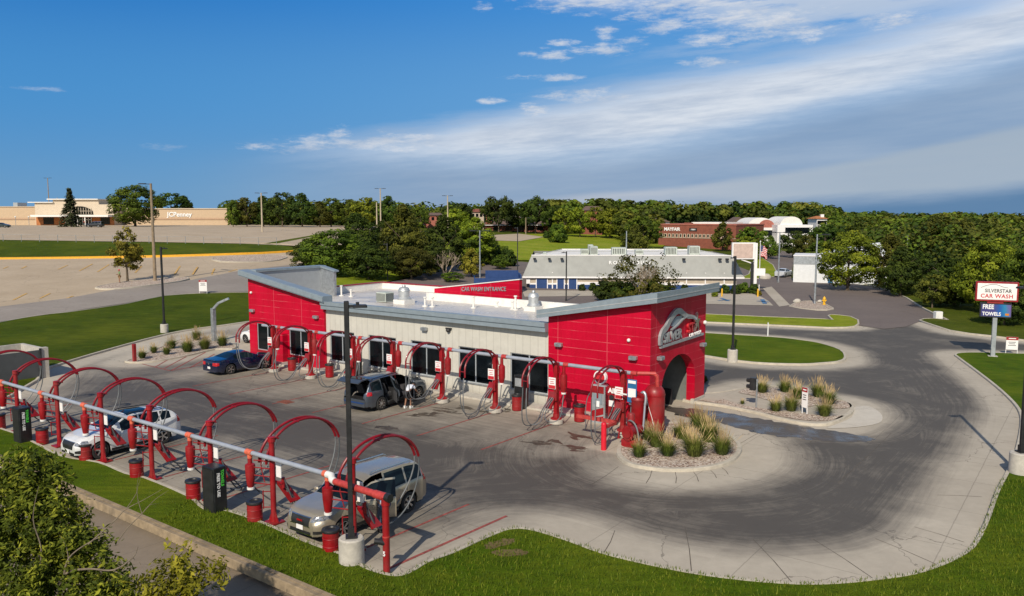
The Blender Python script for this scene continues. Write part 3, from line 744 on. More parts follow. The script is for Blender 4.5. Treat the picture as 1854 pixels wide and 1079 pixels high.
# right tower
MB().poly_extrude([(0.0, 0), (6.15, 0), (6.15, 6.2), (0.0, 5.05)], 'y', -.15, .15).build('tower_wall', M['redwall'], cw)
arch = [(3.3-2.1, 0), (3.3-2.1, 1.45)] + [(3.3-2.1*math.cos(t), 1.45+1.62*math.sin(t)) for t in np.linspace(.12, PI-.12, 22)] + [(3.3+2.1, 1.45), (3.3+2.1, 0)]
out = [(.153, 0)] + arch + [(DT, 0), (DT, 6.2), (.153, 6.2)]
MB().poly_extrude(out, 'x', 5.65, 6.15).build('exit_wall', M['redwall'], cw)
MB().poly_extrude([(0.0, 0), (5.55, 0), (5.55, 6.1), (0.0, 5.05)], 'y', DT-.3, DT).build('back_wall', M['redwall'], cw)
MB().poly_extrude([(.153, 4.2), (DT-.303, 4.2), (DT-.303, 5.06), (.153, 5.06)], 'x', 0, .2).build('tower_wall', M['redwall'], cw)
mb = MB(); mb.poly_extrude([(-.42, 5.02), (6.62, 6.34), (6.62, 6.62), (-.42, 5.30)], 'y', -.60, DT+.45)
mb.build('tower_roof', M['fascia'], cw)
mb = MB(); mb.poly_extrude([(-.44, 4.93), (6.66, 6.20), (6.66, 6.70), (-.44, 5.37)], 'y', -.66, -.603)
mb.poly_extrude([(-.66, 6.20), (DT+.50, 6.20), (DT+.50, 6.70), (-.66, 6.70)], 'x', 6.662, 6.72)
mb.poly_extrude([(-.42, 4.95), (6.62, 6.22), (6.62, 6.34), (-.42, 5.02)], 'y', -.60, -.35)
mb.box(6.30, 6.62, -.34, DT+.45, 6.22, 6.335)
mb.build('fascia', M['fascia'], cw)
mb = MB(); mb.poly_extrude([(-.45, 5.10), (6.7, 6.41), (6.7, 6.46), (-.45, 5.15)], 'y', -.672, -.66); mb.box(6.72, 6.735, -.67, DT+.5, 6.40, 6.46)
mb.build('fascia_trim', M['greywall'], cw)
# middle wall
mb = MB(); wall_with_holes(mb, XL+.002, -.002, 0, .3, 4.22, mid_win); mb.build('wall', M['rib'], cw)
mb = MB(); mb.box(XL, -.01, -.45, .12, 4.16, 4.66); mb.box(XL, -.01, -.52, -.453, 4.44, 4.70)
mb.build('eave_fascia', M['fascia'], cw)
mb = MB(); mb.box(XL, -.01, -.455, -.452, 4.28, 4.33)
# windows
for a, b, z0, z1 in tower_win + mid_win:
    y = -.15 if a < XL else 0.0
    w = MB(); t = .05
    w.box(a, a+t, y+.05, y+.14, z0, z1); w.box(b-t, b, y+.05, y+.14, z0, z1)
    w.box(a+t, b-t, y+.05, y+.14, z0, z0+t); w.box(a+t, b-t, y+.05, y+.14, z1-t, z1)
    w.box((a+b)/2-.032, (a+b)/2+.032, y+.045, y+.145, z0+t, z1-t)
    fr = w.build('window', M['frame'], cw)
    MB().box(a+t, (a+b)/2-.032, y+.09, y+.11, z0+t, z1-t).build('pane', M['glass'], fr)
    MB().box((a+b)/2+.032, b-t, y+.09, y+.11, z0+t, z1-t).build('pane', M['glass'], fr)
    MB().box(a-.05, b+.05, y-.06, y+.04, z0-.08, z0-.003).build('sill', M['red' if a < XL else 'galv'], fr)
# base slab edge and red pilaster between the tower windows
MB().box(X0+.1, 5.3, -1.25, -.16, -.05, .10).build('footing_walk', M['concrete_base'], cw)
MB().box(-19.4, -18.4, -.62, -.153, .1, 2.05).build('pilaster', M['redwall'], cw)
MB().box(-23.1, -22.3, -.62, -.153, .1, 2.1).build('pilaster', M['redwall'], cw)
# flat roof with parapets (deeper at the left)
mb = MB(); mb.box(X0+.3, -.0, .3, 8.5, 3.95, 4.12); mb.box(X0+.3, -17.0, 8.5, 13.3, 3.95, 4.118)
mb.build('flat_roof', M['roof'], cw)
mb = MB()
mb.box(X0, X0+.3, 6.65, 13.55, 3.2, 4.62); mb.box(X0+.3, -17.0, 13.3, 13.55, 3.2, 4.62); mb.box(-16.9, 0.0, 8.5, 8.75, 3.2, 4.66)
mb.build('parapet', M['parapet'], cw)
mb = MB(); mb.box(X0-.05, X0+.34, 6.64, 13.6, 4.62, 4.70); mb.box(X0+.34, -17.0, 13.26, 13.6, 4.62, 4.70)
mb.build('parapet_cap', M['red'], cw)
mb = MB(); mb.box(X0, X0+.3, 6.66, 13.5, 0, 3.19); mb.box(X0+.3, -17.1, 13.25, 13.5, 0, 3.19); mb.box(-17, -10, 13.2, 13.5, 0, 2.2); mb.box(-16.6, 0, 8.5, 8.7, 0, 3.19)
mb.build('rear_wall', M['redwall'], cw)
# raked entrance sign wall
ws_ = MB().poly_extrude([(-19.9, 0), (-11.3, 0), (-11.3, 5.62), (-19.9, 4.5)], 'y', 12.75, 13.1).build('entrance_sign_wall', M['redwall'], cw)
MB().poly_extrude([(-19.95, 4.5), (-11.25, 5.63), (-11.25, 5.70), (-19.95, 4.57)], 'y', 12.70, 13.15).build('coping', M['parapet'], ws_)
text_obj('entrance_lettering', 'CAR WASH ENTRANCE', .46, M['silver'], ws_, frame((-14.75, 12.72, 4.72), (1, 0, .06), (0, 0, 1)), .03, .004, 1.05, .88)
# roof equipment (parts fixed to the roof)
def vent(x, y, s=1.0):
    v = MB(); v.box(x-.55*s, x+.55*s, y-.55*s, y+.55*s, 4.12, 4.42)
    p = v.build('vent_curb', M['parapet'], cw)
    q = MB(); q.lathe([(.50*s, 4.421), (.52*s, 4.5), (.40*s, 4.62), (.40*s, 5.0*1+.02), (.44*s, 5.05), (.36*s, 5.25), (.30*s, 5.3)], 18, (x, y, 0)); q.lathe([(.10*s, 5.3), (.14*s, 5.38), (.10*s, 5.48)], 10, (x, y, 0))
    q.build('exhaust_fan', M['fan'], p, smooth=True)
vent(-16.4, 5.6, 1.0); vent(-6.4, 7.6, .85)
mb = MB(); mb.bbox(-18.9, -17.9, 5.2, 6.1, 4.16, 4.85, .05)
ac = mb.build('condenser', M['hvac'], cw)
q = MB()
for i in range(7): q.box(-18.86, -17.94, 5.185, 5.198, 4.24+i*.08, 4.27+i*.08); 
for i in range(7): q.box(-17.898, -17.885, 5.24, 6.06, 4.24+i*.08, 4.27+i*.08)
q.build('louvre', M['dark'], ac)
for x, y, h in [(-24.3, 6.7, .75), (-23.2, 6.7, .5), (-14.0, 5.2, .6), (-13.4, 5.3, .6), (-10.6, 6.4, .75), (-7.6, 7.2, .9), (-8.0, 7.4, .5), (-9.7, 7.9, .3)]:
    MB().cyl((x, y, 4.12), (x, y, 4.12+h), .07, n=10).cyl((x, y, 4.12+h), (x, y, 4.2+h), .12, n=10).cyl((x, y, 4.12), (x, y, 4.18), .2, n=12).build('vent_pipe', M['parapet'], cw, smooth=True)
# tunnel interior
mb = MB(); mb.box(-17.0, 5.64, .8, 1.0, .0, 3.4); mb.box(-17, 5.64, 5.6, 5.8, 0, 3.4); mb.box(-17, 5.64, 1.0, 5.6, 3.3, 3.5)
mb.build('tunnel_lining', M['lining'], cw)
mb = MB(); mb.box(-2, 5.2, 1.9, 2.1, .01, .12); mb.box(3.0, 5.3, 4.2, 4.3, .01, .9)
mb.build('conveyor_rail', M['dark'], cw)
mb = MB(); mb.box(3.2, 3.5, 1.3, 1.9, .1, 2.6); mb.box(1.6, 1.9, 4.5, 5.2, .1, 2.6); mb.box(3.2, 3.4, 1.9, 5.2, 2.5, 2.8)
mb.build('dryer_frame', M['greywall'], cw)
# wall lamps and cameras
def wall_lamp(x, y, z, d, nm='wall_lamp'):
    m_ = MB()
    if d == 'y': m_.bbox(x-.22, x+.22, y-.26, y-.003, z-.09, z+.09, .03); m_.box(x-.18, x+.18, y-.24, y-.03, z-.12, z-.093)
    else: m_.bbox(x+.003, x+.28, y-.22, y+.22, z-.09, z+.09, .03); m_.box(x+.03, x+.25, y-.18, y+.18, z-.12, z-.093)
    m_.build(nm, M['galv'], cw)
for a in [(-26.2, -.15, 3.5), (-19.1, -.15, 3.55), (.75, -.15, 3.55), (5.25, -.15, 3.3)]: wall_lamp(*a, 'y')
wall_lamp(6.15, .75, 3.25, 'x'); wall_lamp(6.15, 6.1, 3.25, 'x')
for x in (-9.2, ): wall_lamp(x, 0, 3.55, 'y', 'camera')
MB().ball((-7.25, -.12, 3.62), .14).box(-7.45, -7.05, -.15, -.003, 3.68, 3.76).build('camera', M['black'], cw)
for x, z in ((-26.35, 4.8), (4.95, 4.15)): MB().ball((x, -.2, z), .10).build('camera', M['white'], cw, smooth=True)
MB().ball((6.22, 6.45, 4.45), .12).build('camera', M['white'], cw, smooth=True)
# the logo on the exit wall, built where it hangs: (y, z) in the plane x = 6.16
def yz(pts, x): return [(x, p[0], p[1]) for p in pts]
def ribbon(mb, pts, w, x0, x1):
    n = len(pts); L_, R_ = [], []
    for i in range(n):
        a, b = Vector(pts[max(0, i-1)][:2]), Vector(pts[min(n-1, i+1)][:2]); d = (b-a).normalized(); nn = Vector((-d.y, d.x))
        ww = w[i]/2 if isinstance(w, list) else w/2
        p = Vector(pts[i][:2]); L_.append(p+nn*ww); R_.append(p-nn*ww)
    mb.poly_extrude([tuple(p) for p in L_ + R_[::-1]], 'x', x0, x1)
logo = thing('logo_sign', 'silver car outline logo sign with silver and red letters on the red exit wall', 'sign', L2W(0, 0), ROT)
outline = catmull([(.80, 3.90), (.80, 4.25), (1.0, 4.55), (1.45, 4.76), (1.85, 5.10), (2.45, 5.42), (3.0, 5.44), (3.5, 5.22), (4.0, 5.05), (4.7, 4.95), (5.2, 4.72)], 5, closed=False)
mb = MB(); ribbon(mb, outline, [.25 + .08*math.sin(PI*i/len(outline)) - .12*(i/len(outline))**3 for i in range(len(outline))], 6.16, 6.30); mb.build('outline', M['silver'], logo)
mb = MB(); ribbon(mb, catmull([(2.0, 4.55), (2.7, 4.72), (3.5, 5.0), (4.2, 5.05), (4.9, 4.85), (5.3, 4.6)], 5, closed=False), .07, 6.20, 6.32); mb.build('body_line', M['silver'], logo)
mb = MB(); mb.poly_extrude([(2.1, 4.72), (2.3, 4.98), (2.75, 5.17), (3.3, 5.17), (3.7, 5.05), (3.0, 4.84), (2.5, 4.66)], 'x', 6.16, 6.19); mb.build('window_shape', M['fascia'], logo)
mb = MB(); mb.poly_extrude([(.80, 3.72), (6.2, 3.78), (6.2, 3.90), (3.8, 3.90), (.80, 3.84)], 'x', 6.16, 6.28); mb.build('base_bar', M['silver'], logo)
text_obj('silver_letters', 'SILVER', .72, M['silver'], logo, frame((6.2, 2.25, 4.18), (0, 1, 0.03), (0, 0, 1)), .06, .018, 1.0, 1.05)
text_obj('star_letters', 'ST R', .72, M['text_red'], logo, frame((6.2, 4.85, 4.36), (0, 1, 0.03), (0, 0, 1)), .06, .018, 1.0, 1.05)
text_obj('small_letters', 'CAR WASH', .28, M['text_white'], logo, frame((6.30, 4.95, 3.98), (0, 1, .03), (0, 0, 1)), .02, .006, 1.1)
star = []
for i in range(10):
    a = PI/2 + i*PI/5; q = .50 if i % 2 == 0 else .17
    star.append((5.15+q*math.cos(a)*.85, 4.62+q*math.sin(a)*1.15))
mb = MB(); mb.poly_extrude(star, 'x', 6.2, 6.34); mb.build('star', M['chrome'], logo)
# wall end red splash guard below the logo: keypad poles by the exit
mb = MB(); mb.box(6.0, 6.2, 5.2, 6.7, 0, .25); mb.build('kerb', M['concrete_base'], cw)
# ------------------------------------------------------------------ vacuum stations
def trash_can(name='trash_can'):
    t = thing(name, '', 'trash can')
    m_ = MB(); m_.lathe([(.27, .02), (.30, .05), (.30, .28), (.315, .30), (.30, .32), (.30, .60), (.315, .62), (.30, .64), (.30, .88)], 20)
    m_.build('body', M['red'], t, smooth=True)
    MB().lathe([(.33, .882), (.34, .92), (.32, .985), (.2, 1.0), (.16, .94), (.02, .93)], 20).build('lid', M['black'], t, smooth=True)
    return t
def make_front():
    t = thing('vacuum_station', '', 'vacuum station')
    MB().cyl((0, 0, .06), (0, 0, 2.85), .095, n=12).build('post', M['red'], t, smooth=True)
    MB().cyl((0, 0, 2.85), (0, 0, 3.0), .13, .12, 12).cyl((0, 0, 3.0), (0, 0, 3.03), .14, .10, 12).build('post_cap', M['red'], t)
    f = MB(); f.box(-.26, .26, -.26, .26, 0.02, .07)
    for s in (-1, 1): f.add([(s*.09, -.02, .07), (s*.25, -.02, .07), (s*.09, -.02, .42), (s*.09, .02, .07), (s*.25, .02, .07), (s*.09, .02, .42)], [(0,1,2),(3,5,4),(0,3,4,1),(1,4,5,2),(2,5,3,0)])
    f.build('base_plate', M['red'], t)
    # twin arch tubes
    c, a = 1.42, 1.50
    for x0, x1 in ((-.62, -.09), (-.22, .09)):
        pts = []
        for k in range(23):
            th = PI*1.02 - k/22*(PI*1.02-.22); y = c + a*math.cos(th); z = 2.12 + 1.24*max(-.2, math.sin(th)); u = k/22
            pts.append((x0 + (x1-x0)*min(1, u*1.25), y, z))
        MB().tube(pts, .048, 8).build('arch_tube', M['red_arch'], t, smooth=True)
    b = MB()
    for u, z in ((.25, 2.92), (1.1, 3.33), (2.2, 3.18)):
        b.box(-.3+u*.08, .05+u*.02, u-.025, u+.025, z-.02, z+.02)
    b.build('arch_brace', M['red_arch'], t)
    # hanging separator canister beside the post
    k = MB(); k.cyl((-.85, -.28, 2.28), (-.85, -.28, 2.0), .08, n=12).lathe([(.09, 2.02), (.165, 1.98), (.175, 1.93), (.165, 1.6), (.12, 1.22), (.10, 1.18)], 16, (-.85, -.28, 0))
    cn = k.build('canister', M['red'], t, smooth=True)
    MB().cyl((-.85, -.28, 1.18), (-.85, -.28, 1.10), .13, n=14).build('canister_foot', M['white'], cn)
    r_ = MB()
    for z in (2.15, 1.9, 1.62, 1.35): r_.cyl((-.68, -.25, z), (-.1, -.05, z), .022, n=6)
    r_.tube([(-.4, -.14, 2.4), (-.42, -.15, 1.9), (-.3, -.1, 1.4)], .02, 6)
    r_.build('bracket', M['red_dark'], t)
    k = MB()
    for z in (1.1, .55): k.cyl((-.3, -.2, z), (-.1, -.02, z), .02, n=6)
    k.cyl((-.28, -.2, .5), (-.28, -.2, 1.15), .02, n=6); k.build('can_bracket', M['red_dark'], t)
    MB().box(.17, .42, .02, .05, 1.66, 2.30).build('sign_panel', M['whitesign'], t)
    s = MB(); s.add([(.1, .12, 1.42), (.1, .42, 1.42), (.46, .42, .72), (.46, .80, .72), (.02, .12, 1.36), (.02, .42, 1.36), (.36, .42, .66), (.36, .80, .66)],
                    [(0,2,3,1),(4,5,7,6),(0,4,6,2),(1,3,7,5),(0,1,5,4),(2,6,7,3)])
    s.build('mat_rack', M['red'], t)
    MB().box(-.3, .35, .12, .16, 1.40, 1.46).cyl((.3, .2, 1.25), (.3, .2, 1.62), .06, n=10).build('nozzle_holder', M['red_dark'], t)
    return t
def add_hose(t, pts, mat='hose', r=.026):
    return MB().tube(pts, r, 7).build('hose', M[mat], t, smooth=True)
fr0 = make_front()
ords = ['leftmost', 'second', 'third', 'fourth', 'fifth', 'sixth', 'seventh', 'last']
notes = ['cut off at the left edge of the near row', 'beside the left black towel cabinet in the near row', 'left of the white parked crossover in the near row', 'in front of the white crossover door in the near row', 'with empty bay and twin red arches, right of the white crossover', 'beside the right black towel cabinet in the near row', 'in the empty bay left of the champagne suv in the near row', 'behind the tall black lamp post at the champagne suv']
for i, x in enumerate(POSTX_F):
    o = fr0 if i == 0 else copy_tree(fr0)
    o.location = L2W(x, -19.75); o.rotation_euler = (0, 0, ROT)
    relabel(o, 'red vacuum station ' + notes[i], 'red vacuum stations of the near row')
r = random.Random(11)
for i, (o, x) in enumerate(zip([q for q in bpy.data.objects if q.name.startswith('vacuum_station')][:8], POSTX_F)):
    for s in (-1, 1):
        tip = Vector((s*.09, 2.88, 2.40)); j = r.uniform(-.25, .25)
        low = r.uniform(.05, .35) if i not in (3, 7) else .35
        pts = bez(tip, tip + Vector((-.1+s*.05, .25, -1.0)), (s*.1-.25+j, 2.3+s*.2, low-.15), (s*.12-.2+j, 1.5, low+.02), 12)[:-1] + \
              bez((s*.12-.2+j, 1.5, low+.02), (s*.1+.1, .9, low+.1), (.45+s*.08, .5, .5), (.3+s*.05, .22, 1.55), 12)
        add_hose(o, pts, 'hose' if s > 0 else 'hose_light')
    if i in (2, 4, 6, 5):
        pts = bez((-.85, -.2, 1.2), (-.9, .3, .6), (-.8, 1.0, .05), (-.3, 1.2, .03), 10)[:-1] + bez((-.3, 1.2, .03), (.2, 1.4, .05), (.5, .9, .3), (.35, .3, 1.2), 10)
        add_hose(o, pts)
# header pipe of the near row
vp = thing('vacuum_pipe', 'long grey header pipe with orange couplings over the near row, ending in a red post', 'pipe', L2W(0, 0), ROT)
YP, ZP = -20.03, 2.40
MB().cyl((-32, YP, ZP), (5.0, YP, ZP), .08, n=14).build('pipe', M['pvc'], vp, smooth=True)
for x in POSTX_F + [-26, -30]:
    cx = x-.85
    MB().cyl((cx-.16, YP, ZP), (cx+.16, YP, ZP), .108, n=14).cyl((cx, YP, ZP), (cx, YP, ZP-.2), .085, n=12).build('coupling', M['coupling'], vp, smooth=True)
MB().tube([(5.0, YP, ZP), (5.22, YP-.02, ZP), (5.34, YP-.1, ZP-.08), (5.5, YP-.13, ZP-.1)], .115, 12).build('elbow', M['white'], vp, smooth=True)
MB().tube([(5.5, YP-.12, ZP-.1), (7.5, YP-.25, ZP-.06)], .105, 14).tube([(7.4, YP-.25, ZP-.06), (7.72, YP-.26, ZP-.06), (7.98, YP-.26, ZP-.06)], .125, 14).build('red_pipe', M['salmon'], vp, smooth=True)
MB().tube([(7.83, YP-.26, ZP-.05), (7.83, YP-.26, ZP-.3)], .13, 14).cyl((7.83, YP-.26, ZP-.3), (7.83, YP-.26, .0), .105, n=14).build('end_post', M['red'], vp, smooth=True)
MB().cyl((7.86, YP-.26, ZP-.06), (8.03, YP-.26, ZP-.06), .13, n=14).build('end_cap', M['black'], vp, smooth=True)
MB().tube([(7.83, YP-.26, .95), (7.70, YP-.42, 1.02), (7.60, YP-.52, 1.04)], .09, 12).build('inlet_cap', M['black'], vp, smooth=True)
MB().cyl((7.83, YP-.26, 1.14), (7.83, YP-.26, 1.18), .115, n=14).build('clamp', M['salmon'], vp)
text_obj('bay_number', '5', .2, M['text_white'], vp, frame((7.85, YP-.375, .66), (1, 0, 0), (0, 0, 1)), .004, .006)
# near row bins and black towel cabinets
bin0 = trash_can()
for i, (x, y, lb) in enumerate([(-19.1, -20.1, 'red drum trash can cut off at the left edge of the near row'), (-16.35, -20.1, 'red drum trash can left of the left black cabinet'), (-14.65, -20.05, 'red drum trash can right of the left black cabinet'), (-10.4, -20.15, 'red drum trash can in front of the white crossover wheel'),
                                (-6.45, -20.05, 'red drum trash can between the white crossover and the right cabinet'), (-2.4, -20.1, 'red drum trash can just left of the right black cabinet'), (1.3, -20.1, 'red drum trash can left of the champagne suv nose'), (5.3, -20.2, 'red drum trash can beside the lamp post footing')]):
    o = bin0 if i == 0 else copy_tree(bin0)
    o.location = L2W(x, y); o.rotation_euler = (0, 0, i*1.3); o.scale = (.86, .86, .78); relabel(o, lb, 'red drum trash cans')
def cabinet():
    t = thing('towel_cabinet', '', 'cabinet')
    MB().bbox(-.38, .33, -.25, .27, .02, 1.70, .03).build('body', M['blackbox'], t)
    MB().box(-.34, .29, -.265, -.253, .10, 1.62).build('door', M['black'], t)
    # lettering runs down the right-hand face
    text_obj('white_lettering', 'FREE TO USE', .15, M['text_white'], t, frame((.336, -.07, 1.08), (0, 0, -1), (0, 1, 0)), .003, .006)
    text_obj('green_lettering', 'TOWELS', .15, M['text_green'], t, frame((.336, .09, 1.30), (0, 0, -1), (0, 1, 0)), .003, .006)
    return t
cb = cabinet(); cb.location = L2W(-15.55, -20.5); cb.rotation_euler = (0, 0, ROT); relabel(cb, 'tall black cabinet lettered FREE TO USE behind the leafy tree at left', 'black towel cabinets')
cb2 = copy_tree(cb); cb2.location = L2W(-.62, -20.35); relabel(cb2, 'tall black cabinet lettered FREE TO USE in the middle of the near row', 'black towel cabinets')
# far row, along the window wall
def make_back():
    t = thing('wall_vacuum_station', '', 'vacuum station')
    MB().box(-.105, .105, -.105, .105, .2, 3.1).build('post', M['red'], t)
    MB().cyl((0, 0, -.02), (0, 0, .2), .36, n=20).build('footing', M['concrete_base'], t)
    f = MB(); f.lathe([(.30, .2), (.30, .26), (.18, .30), (.16, .5)], 8); f.build('base_plate', M['red'], t)
    for s in (-1, 1):
        pts = []
        for k in range(21):
            th = -.05 + k/20*(PI+.12); y = -1.36 + 1.38*math.cos(th); z = 2.62 + .92*max(-.4, math.sin(th))
            if k == 20: z = 2.32
            pts.append((s*(.17-.06*math.sin(max(0, th))), y, z))
        MB().tube(pts, .045, 8).build('arch_tube', M['red_arch'], t, smooth=True)
    b = MB()
    for y, z in ((-.4, 3.28), (-1.4, 3.53), (-2.3, 3.3), (-2.72, 2.6)): b.box(-.17, .17, y-.02, y+.02, z-.02, z+.02)
    b.build('arch_brace', M['red_arch'], t)
    k = MB(); k.lathe([(.08, 2.95), (.09, 2.60), (.17, 2.52), (.18, 2.46), (.18, 1.9), (.12, 1.68), (.10, 1.62)], 14, (.42, .02, 0))
    cn = k.build('canister', M['red'], t, smooth=True)
    MB().cyl((.42, .02, 1.62), (.42, .02, 1.54), .12, n=12).build('canister_foot', M['white'], cn)
    r_ = MB()
    for z in (2.6, 2.3, 2.0, 1.7): r_.cyl((.3, .02, z), (.08, 0, z), .02, n=6)
    r_.build('bracket', M['red_dark'], t)
    sp_ = MB().box(-.36, .06, -.175, -.15, 1.76, 2.34).build('sign_panel', M['whitesign'], t)
    q = MB()
    for z, w in ((2.25, .16), (2.13, .10), (2.04, .13), (1.86, .17)): q.box(-.15-w, -.15+w, -.182, -.177, z-.012, z+.015)
    q.box(-.345, .045, -.182, -.1765, 1.775, 1.95)
    q.build('sign_print', M['text_red'], sp_)
    s = MB(); s.add([(-.30, -.14, 1.62), (.10, -.14, 1.62), (-.42, -.46, .80), (-.04, -.46, .80), (-.30, -.10, 1.55), (.10, -.10, 1.55), (-.42, -.36, .76), (-.04, -.36, .76)],
                    [(0,1,3,2),(4,6,7,5),(0,2,6,4),(1,5,7,3),(0,4,5,1),(2,3,7,6)])
    s.build('mat_rack', M['red_dark'], t)
    MB().cyl((.1, -.2, 1.2), (.1, -.2, 1.6), .06, n=8).build('nozzle_holder', M['red_dark'], t)
    return t
bk0 = make_back()
bl = ['at the far left before the blue coupe', 'between the two left tower windows', 'at the third window behind the lamp post', 'behind the grey suv roof', 'beside the grey suv hood and bent person', 'between the two right grey wall windows', 'where the grey wall meets the right red tower', 'against the right red tower by the red tanks']
backs = []
for i, x in enumerate(POSTX_B):
    o = bk0 if i == 0 else copy_tree(bk0)
    o.location = L2W(x, -2.8); o.rotation_euler = (0, 0, ROT); relabel(o, 'red vacuum station ' + bl[i], 'red vacuum stations along the wall'); backs.append(o)
for i, o in enumerate(backs):
    for s in (-1, 1):
        tip = Vector((s*.11, -2.76, 2.28)); low = .1 + r.uniform(0, .25) + (.25 if i in (0, 4) else 0)
        mid = Vector((r.uniform(-.2, .3)+s*.1, -2.1+s*.12, low))
        if i in (0,): mid = Vector((.5+s*.1, -2.0, .55))
        pts = bez(tip, tip+Vector((.02, -.1, -1.3)), mid+Vector((-.2, -.6, -.02)), mid, 12)[:-1] + bez(mid, mid+Vector((.25, .6, .05)), (-.45, -1.2, .5), (-.1+s*.06, -.3, 1.35), 12)
        add_hose(o, pts, 'hose_light' if s > 0 else 'hose')
    pts = bez((.42, .02, 1.6), (.5, -.3, .6), (.9, -.8, .3), (.2, -.9, .25), 10)[:-1] + bez((.2, -.9, .25), (-.2, -1, .3), (-.3, -.7, .7), (0, -.25, 1.3), 8)
    add_hose(o, pts)
bp = thing('wall_vacuum_pipe', 'grey header pipe along the window wall turning salmon red at the tanks', 'pipe', L2W(0, 0), ROT)
MB().cyl((-21.9, -2.55, 3.0), (6.4, -2.55, 3.0), .095, n=14).build('pipe', M['pvc'], bp, smooth=True)
for x in POSTX_B: MB().cyl((x+.28, -2.55, 3.0), (x+.58, -2.55, 3.0), .12, n=12).build('coupling', M['salmon'], bp, smooth=True)
MB().tube([(6.4, -2.55, 3.0), (7.2, -2.2, 3.02), (7.45, -2.1, 3.02)], .10, 12).tube([(7.35, -2.13, 3.02), (7.48, -2.08, 2.92), (7.48, -2.0, 2.35)], .105, 12).build('red_pipe', M['salmon'], bp, smooth=True)
o0 = bin0
for i, (x, y, lb) in enumerate([(-19.7, -1.9, 'red drum trash can under the left tower window'), (-15.9, -1.9, 'red drum trash can right of the lamp post by the third window'), (-11.9, -1.9, 'red drum trash can behind the grey suv roof'), (-8.45, -1.9, 'red drum trash can in the shade beside the station by the grey suv hood'),
                                (-.85, -1.9, 'red drum trash can between the two right windows'), (3.1, -1.9, 'red drum trash can at the foot of the right red tower')]):
    o = copy_tree(o0); o.location = L2W(x, y); o.rotation_euler = (0, 0, i*.9+.4); o.scale = (.9, .9, .9); relabel(o, lb, 'red drum trash cans')
    MB
# vending cabinet on the wall side, black with pale top
for x, lb in ((-14.0, 'black slim vending cabinet behind the lamp post by the third window'), (-.95, 'black slim vending box beside the right hand window')):
    t = thing('vending_cabinet', lb, 'vending machine', L2W(x, -1.35), ROT)
    MB().bbox(-.32, .32, -.25, .25, .1, 1.85, .03).build('body', M['blackbox'], t)
    MB().box(-.24, .24, -.262, -.252, 1.25, 1.7).build('screen', M['silver'], t); MB().box(-.2, .2, -.262, -.252, .5, .9).build('tray', M['dark'], t)
# ------------------------------------------------------------------ machinery at the corner
tk = thing('vacuum_tank', 'tall dark red domed filter tank beside the arched exit', 'tank', L2W(7.32, -1.95), ROT); tk.scale = (.74, .74, 1.0)
MB().lathe([(.62, .25), (.66, .3), (.66, 2.05), (.62, 2.2), (.45, 2.38), (.2, 2.45), (.05, 2.46)], 26).build('shell', M['red'], tk, smooth=True)
f = MB()
for i in range(4):
    a = PI/4+i*PI/2; f.box(.5*math.cos(a)-.05, .5*math.cos(a)+.05, .5*math.sin(a)-.05, .5*math.sin(a)+.05, -.02, .3)
f.build('leg', M['red_dark'], tk)
MB().lathe([(.675, 1.95), (.685, 2.0), (.675, 2.05)], 26, cap=False).lathe([(.672, .9), (.68, .93), (.672, .96)], 26, cap=False).build('band', M['red'], tk, smooth=True)
MB().tube(bez((-.2, -.68, 1.9), (-.1, -.78, 1.4), (.3, -.72, 1.0), (.35, -.7, .35)), .02, 6).build('cable', M['white'], tk)
sp = thing('dust_separator', 'red drum separator with grey elbow in front of the big tank', 'separator', L2W(7.0, -3.05), ROT); sp.scale = (.66, .66, 1.0)
MB().lathe([(.44, .75), (.46, .8), (.46, 1.85), (.48, 1.9), (.42, 2.02), (.1, 2.06)], 22).lathe([(.16, .45), (.40, .78)], 18).build('drum', M['red'], sp, smooth=True)
MB().lathe([(.49, 1.86), (.50, 1.9), (.49, 1.94)], 22, cap=False).build('band', M['red_dark'], sp)
f = MB()
for i in range(3):
    a = .5+i*2*PI/3; f.cyl((.42*math.cos(a), .42*math.sin(a), 1.2), (.5*math.cos(a), .5*math.sin(a), 0), .04, n=6)
f.build('leg', M['red_dark'], sp)
MB().tube(bez((.2, 0, 2.0), (.25, 0, 2.4), (.75, .1, 2.35), (.62, -.1, 1.7)), .10, 12).build('elbow', M['galv'], sp, smooth=True)
MB().tube([(.62, -.1, 1.75), (.6, -.3, .5)], .07, 10).build('downpipe', M['pvc'], sp, smooth=True)
MB().cyl((0, -.05, .42), (0, -.05, .5), .2, n=14).build('dump_valve', M['galv'], sp)
tu = thing('vacuum_motor', 'round red blower motor on a red skid at the front of the machinery', 'motor', L2W(7.45, -4.55), ROT); tu.scale = (.72, .72, .85)
MB().bbox(-.5, .6, -.35, .45, .0, .5, .03).build('skid', M['red'], tu)
MB().cyl((0, -.45, .88), (0, .35, .88), .40, n=22).cyl((0, -.52, .88), (0, -.45, .88), .25, n=18).build('housing', M['red_dark'], tu, smooth=True)
MB().cyl((.1, .35, .88), (.1, 1.0, .88), .26, n=18).build('motor', M['red'], tu, smooth=True)
MB().lathe([(.24, .9), (.24, 1.75), (.2, 1.85), (.05, 1.88)], 16, (-.1, .2, 0)).build('silencer', M['red'], tu, smooth=True)
MB().tube(bez((-.1, -.1, 1.5), (.3, -.4, 1.65), (.75, -.5, 1.5), (.8, -.45, .6)), .045, 8).build('hose', M['hose_light'], tu, smooth=True)
MB().tube([(-.4, -.1, .9), (-.75, -.1, .85), (-.8, -.1, .5)], .06, 8).cyl((-.8, -.1, .5), (-.8, -.1, .44), .09, n=10).build('inlet', M['red'], tu, smooth=True)
t = thing('pipe_manifold', 'dark red upright manifold pipes between the last station and the tanks', 'pipes', L2W(6.6, -2.7), ROT); t.scale = (.75, .75, 1.0)
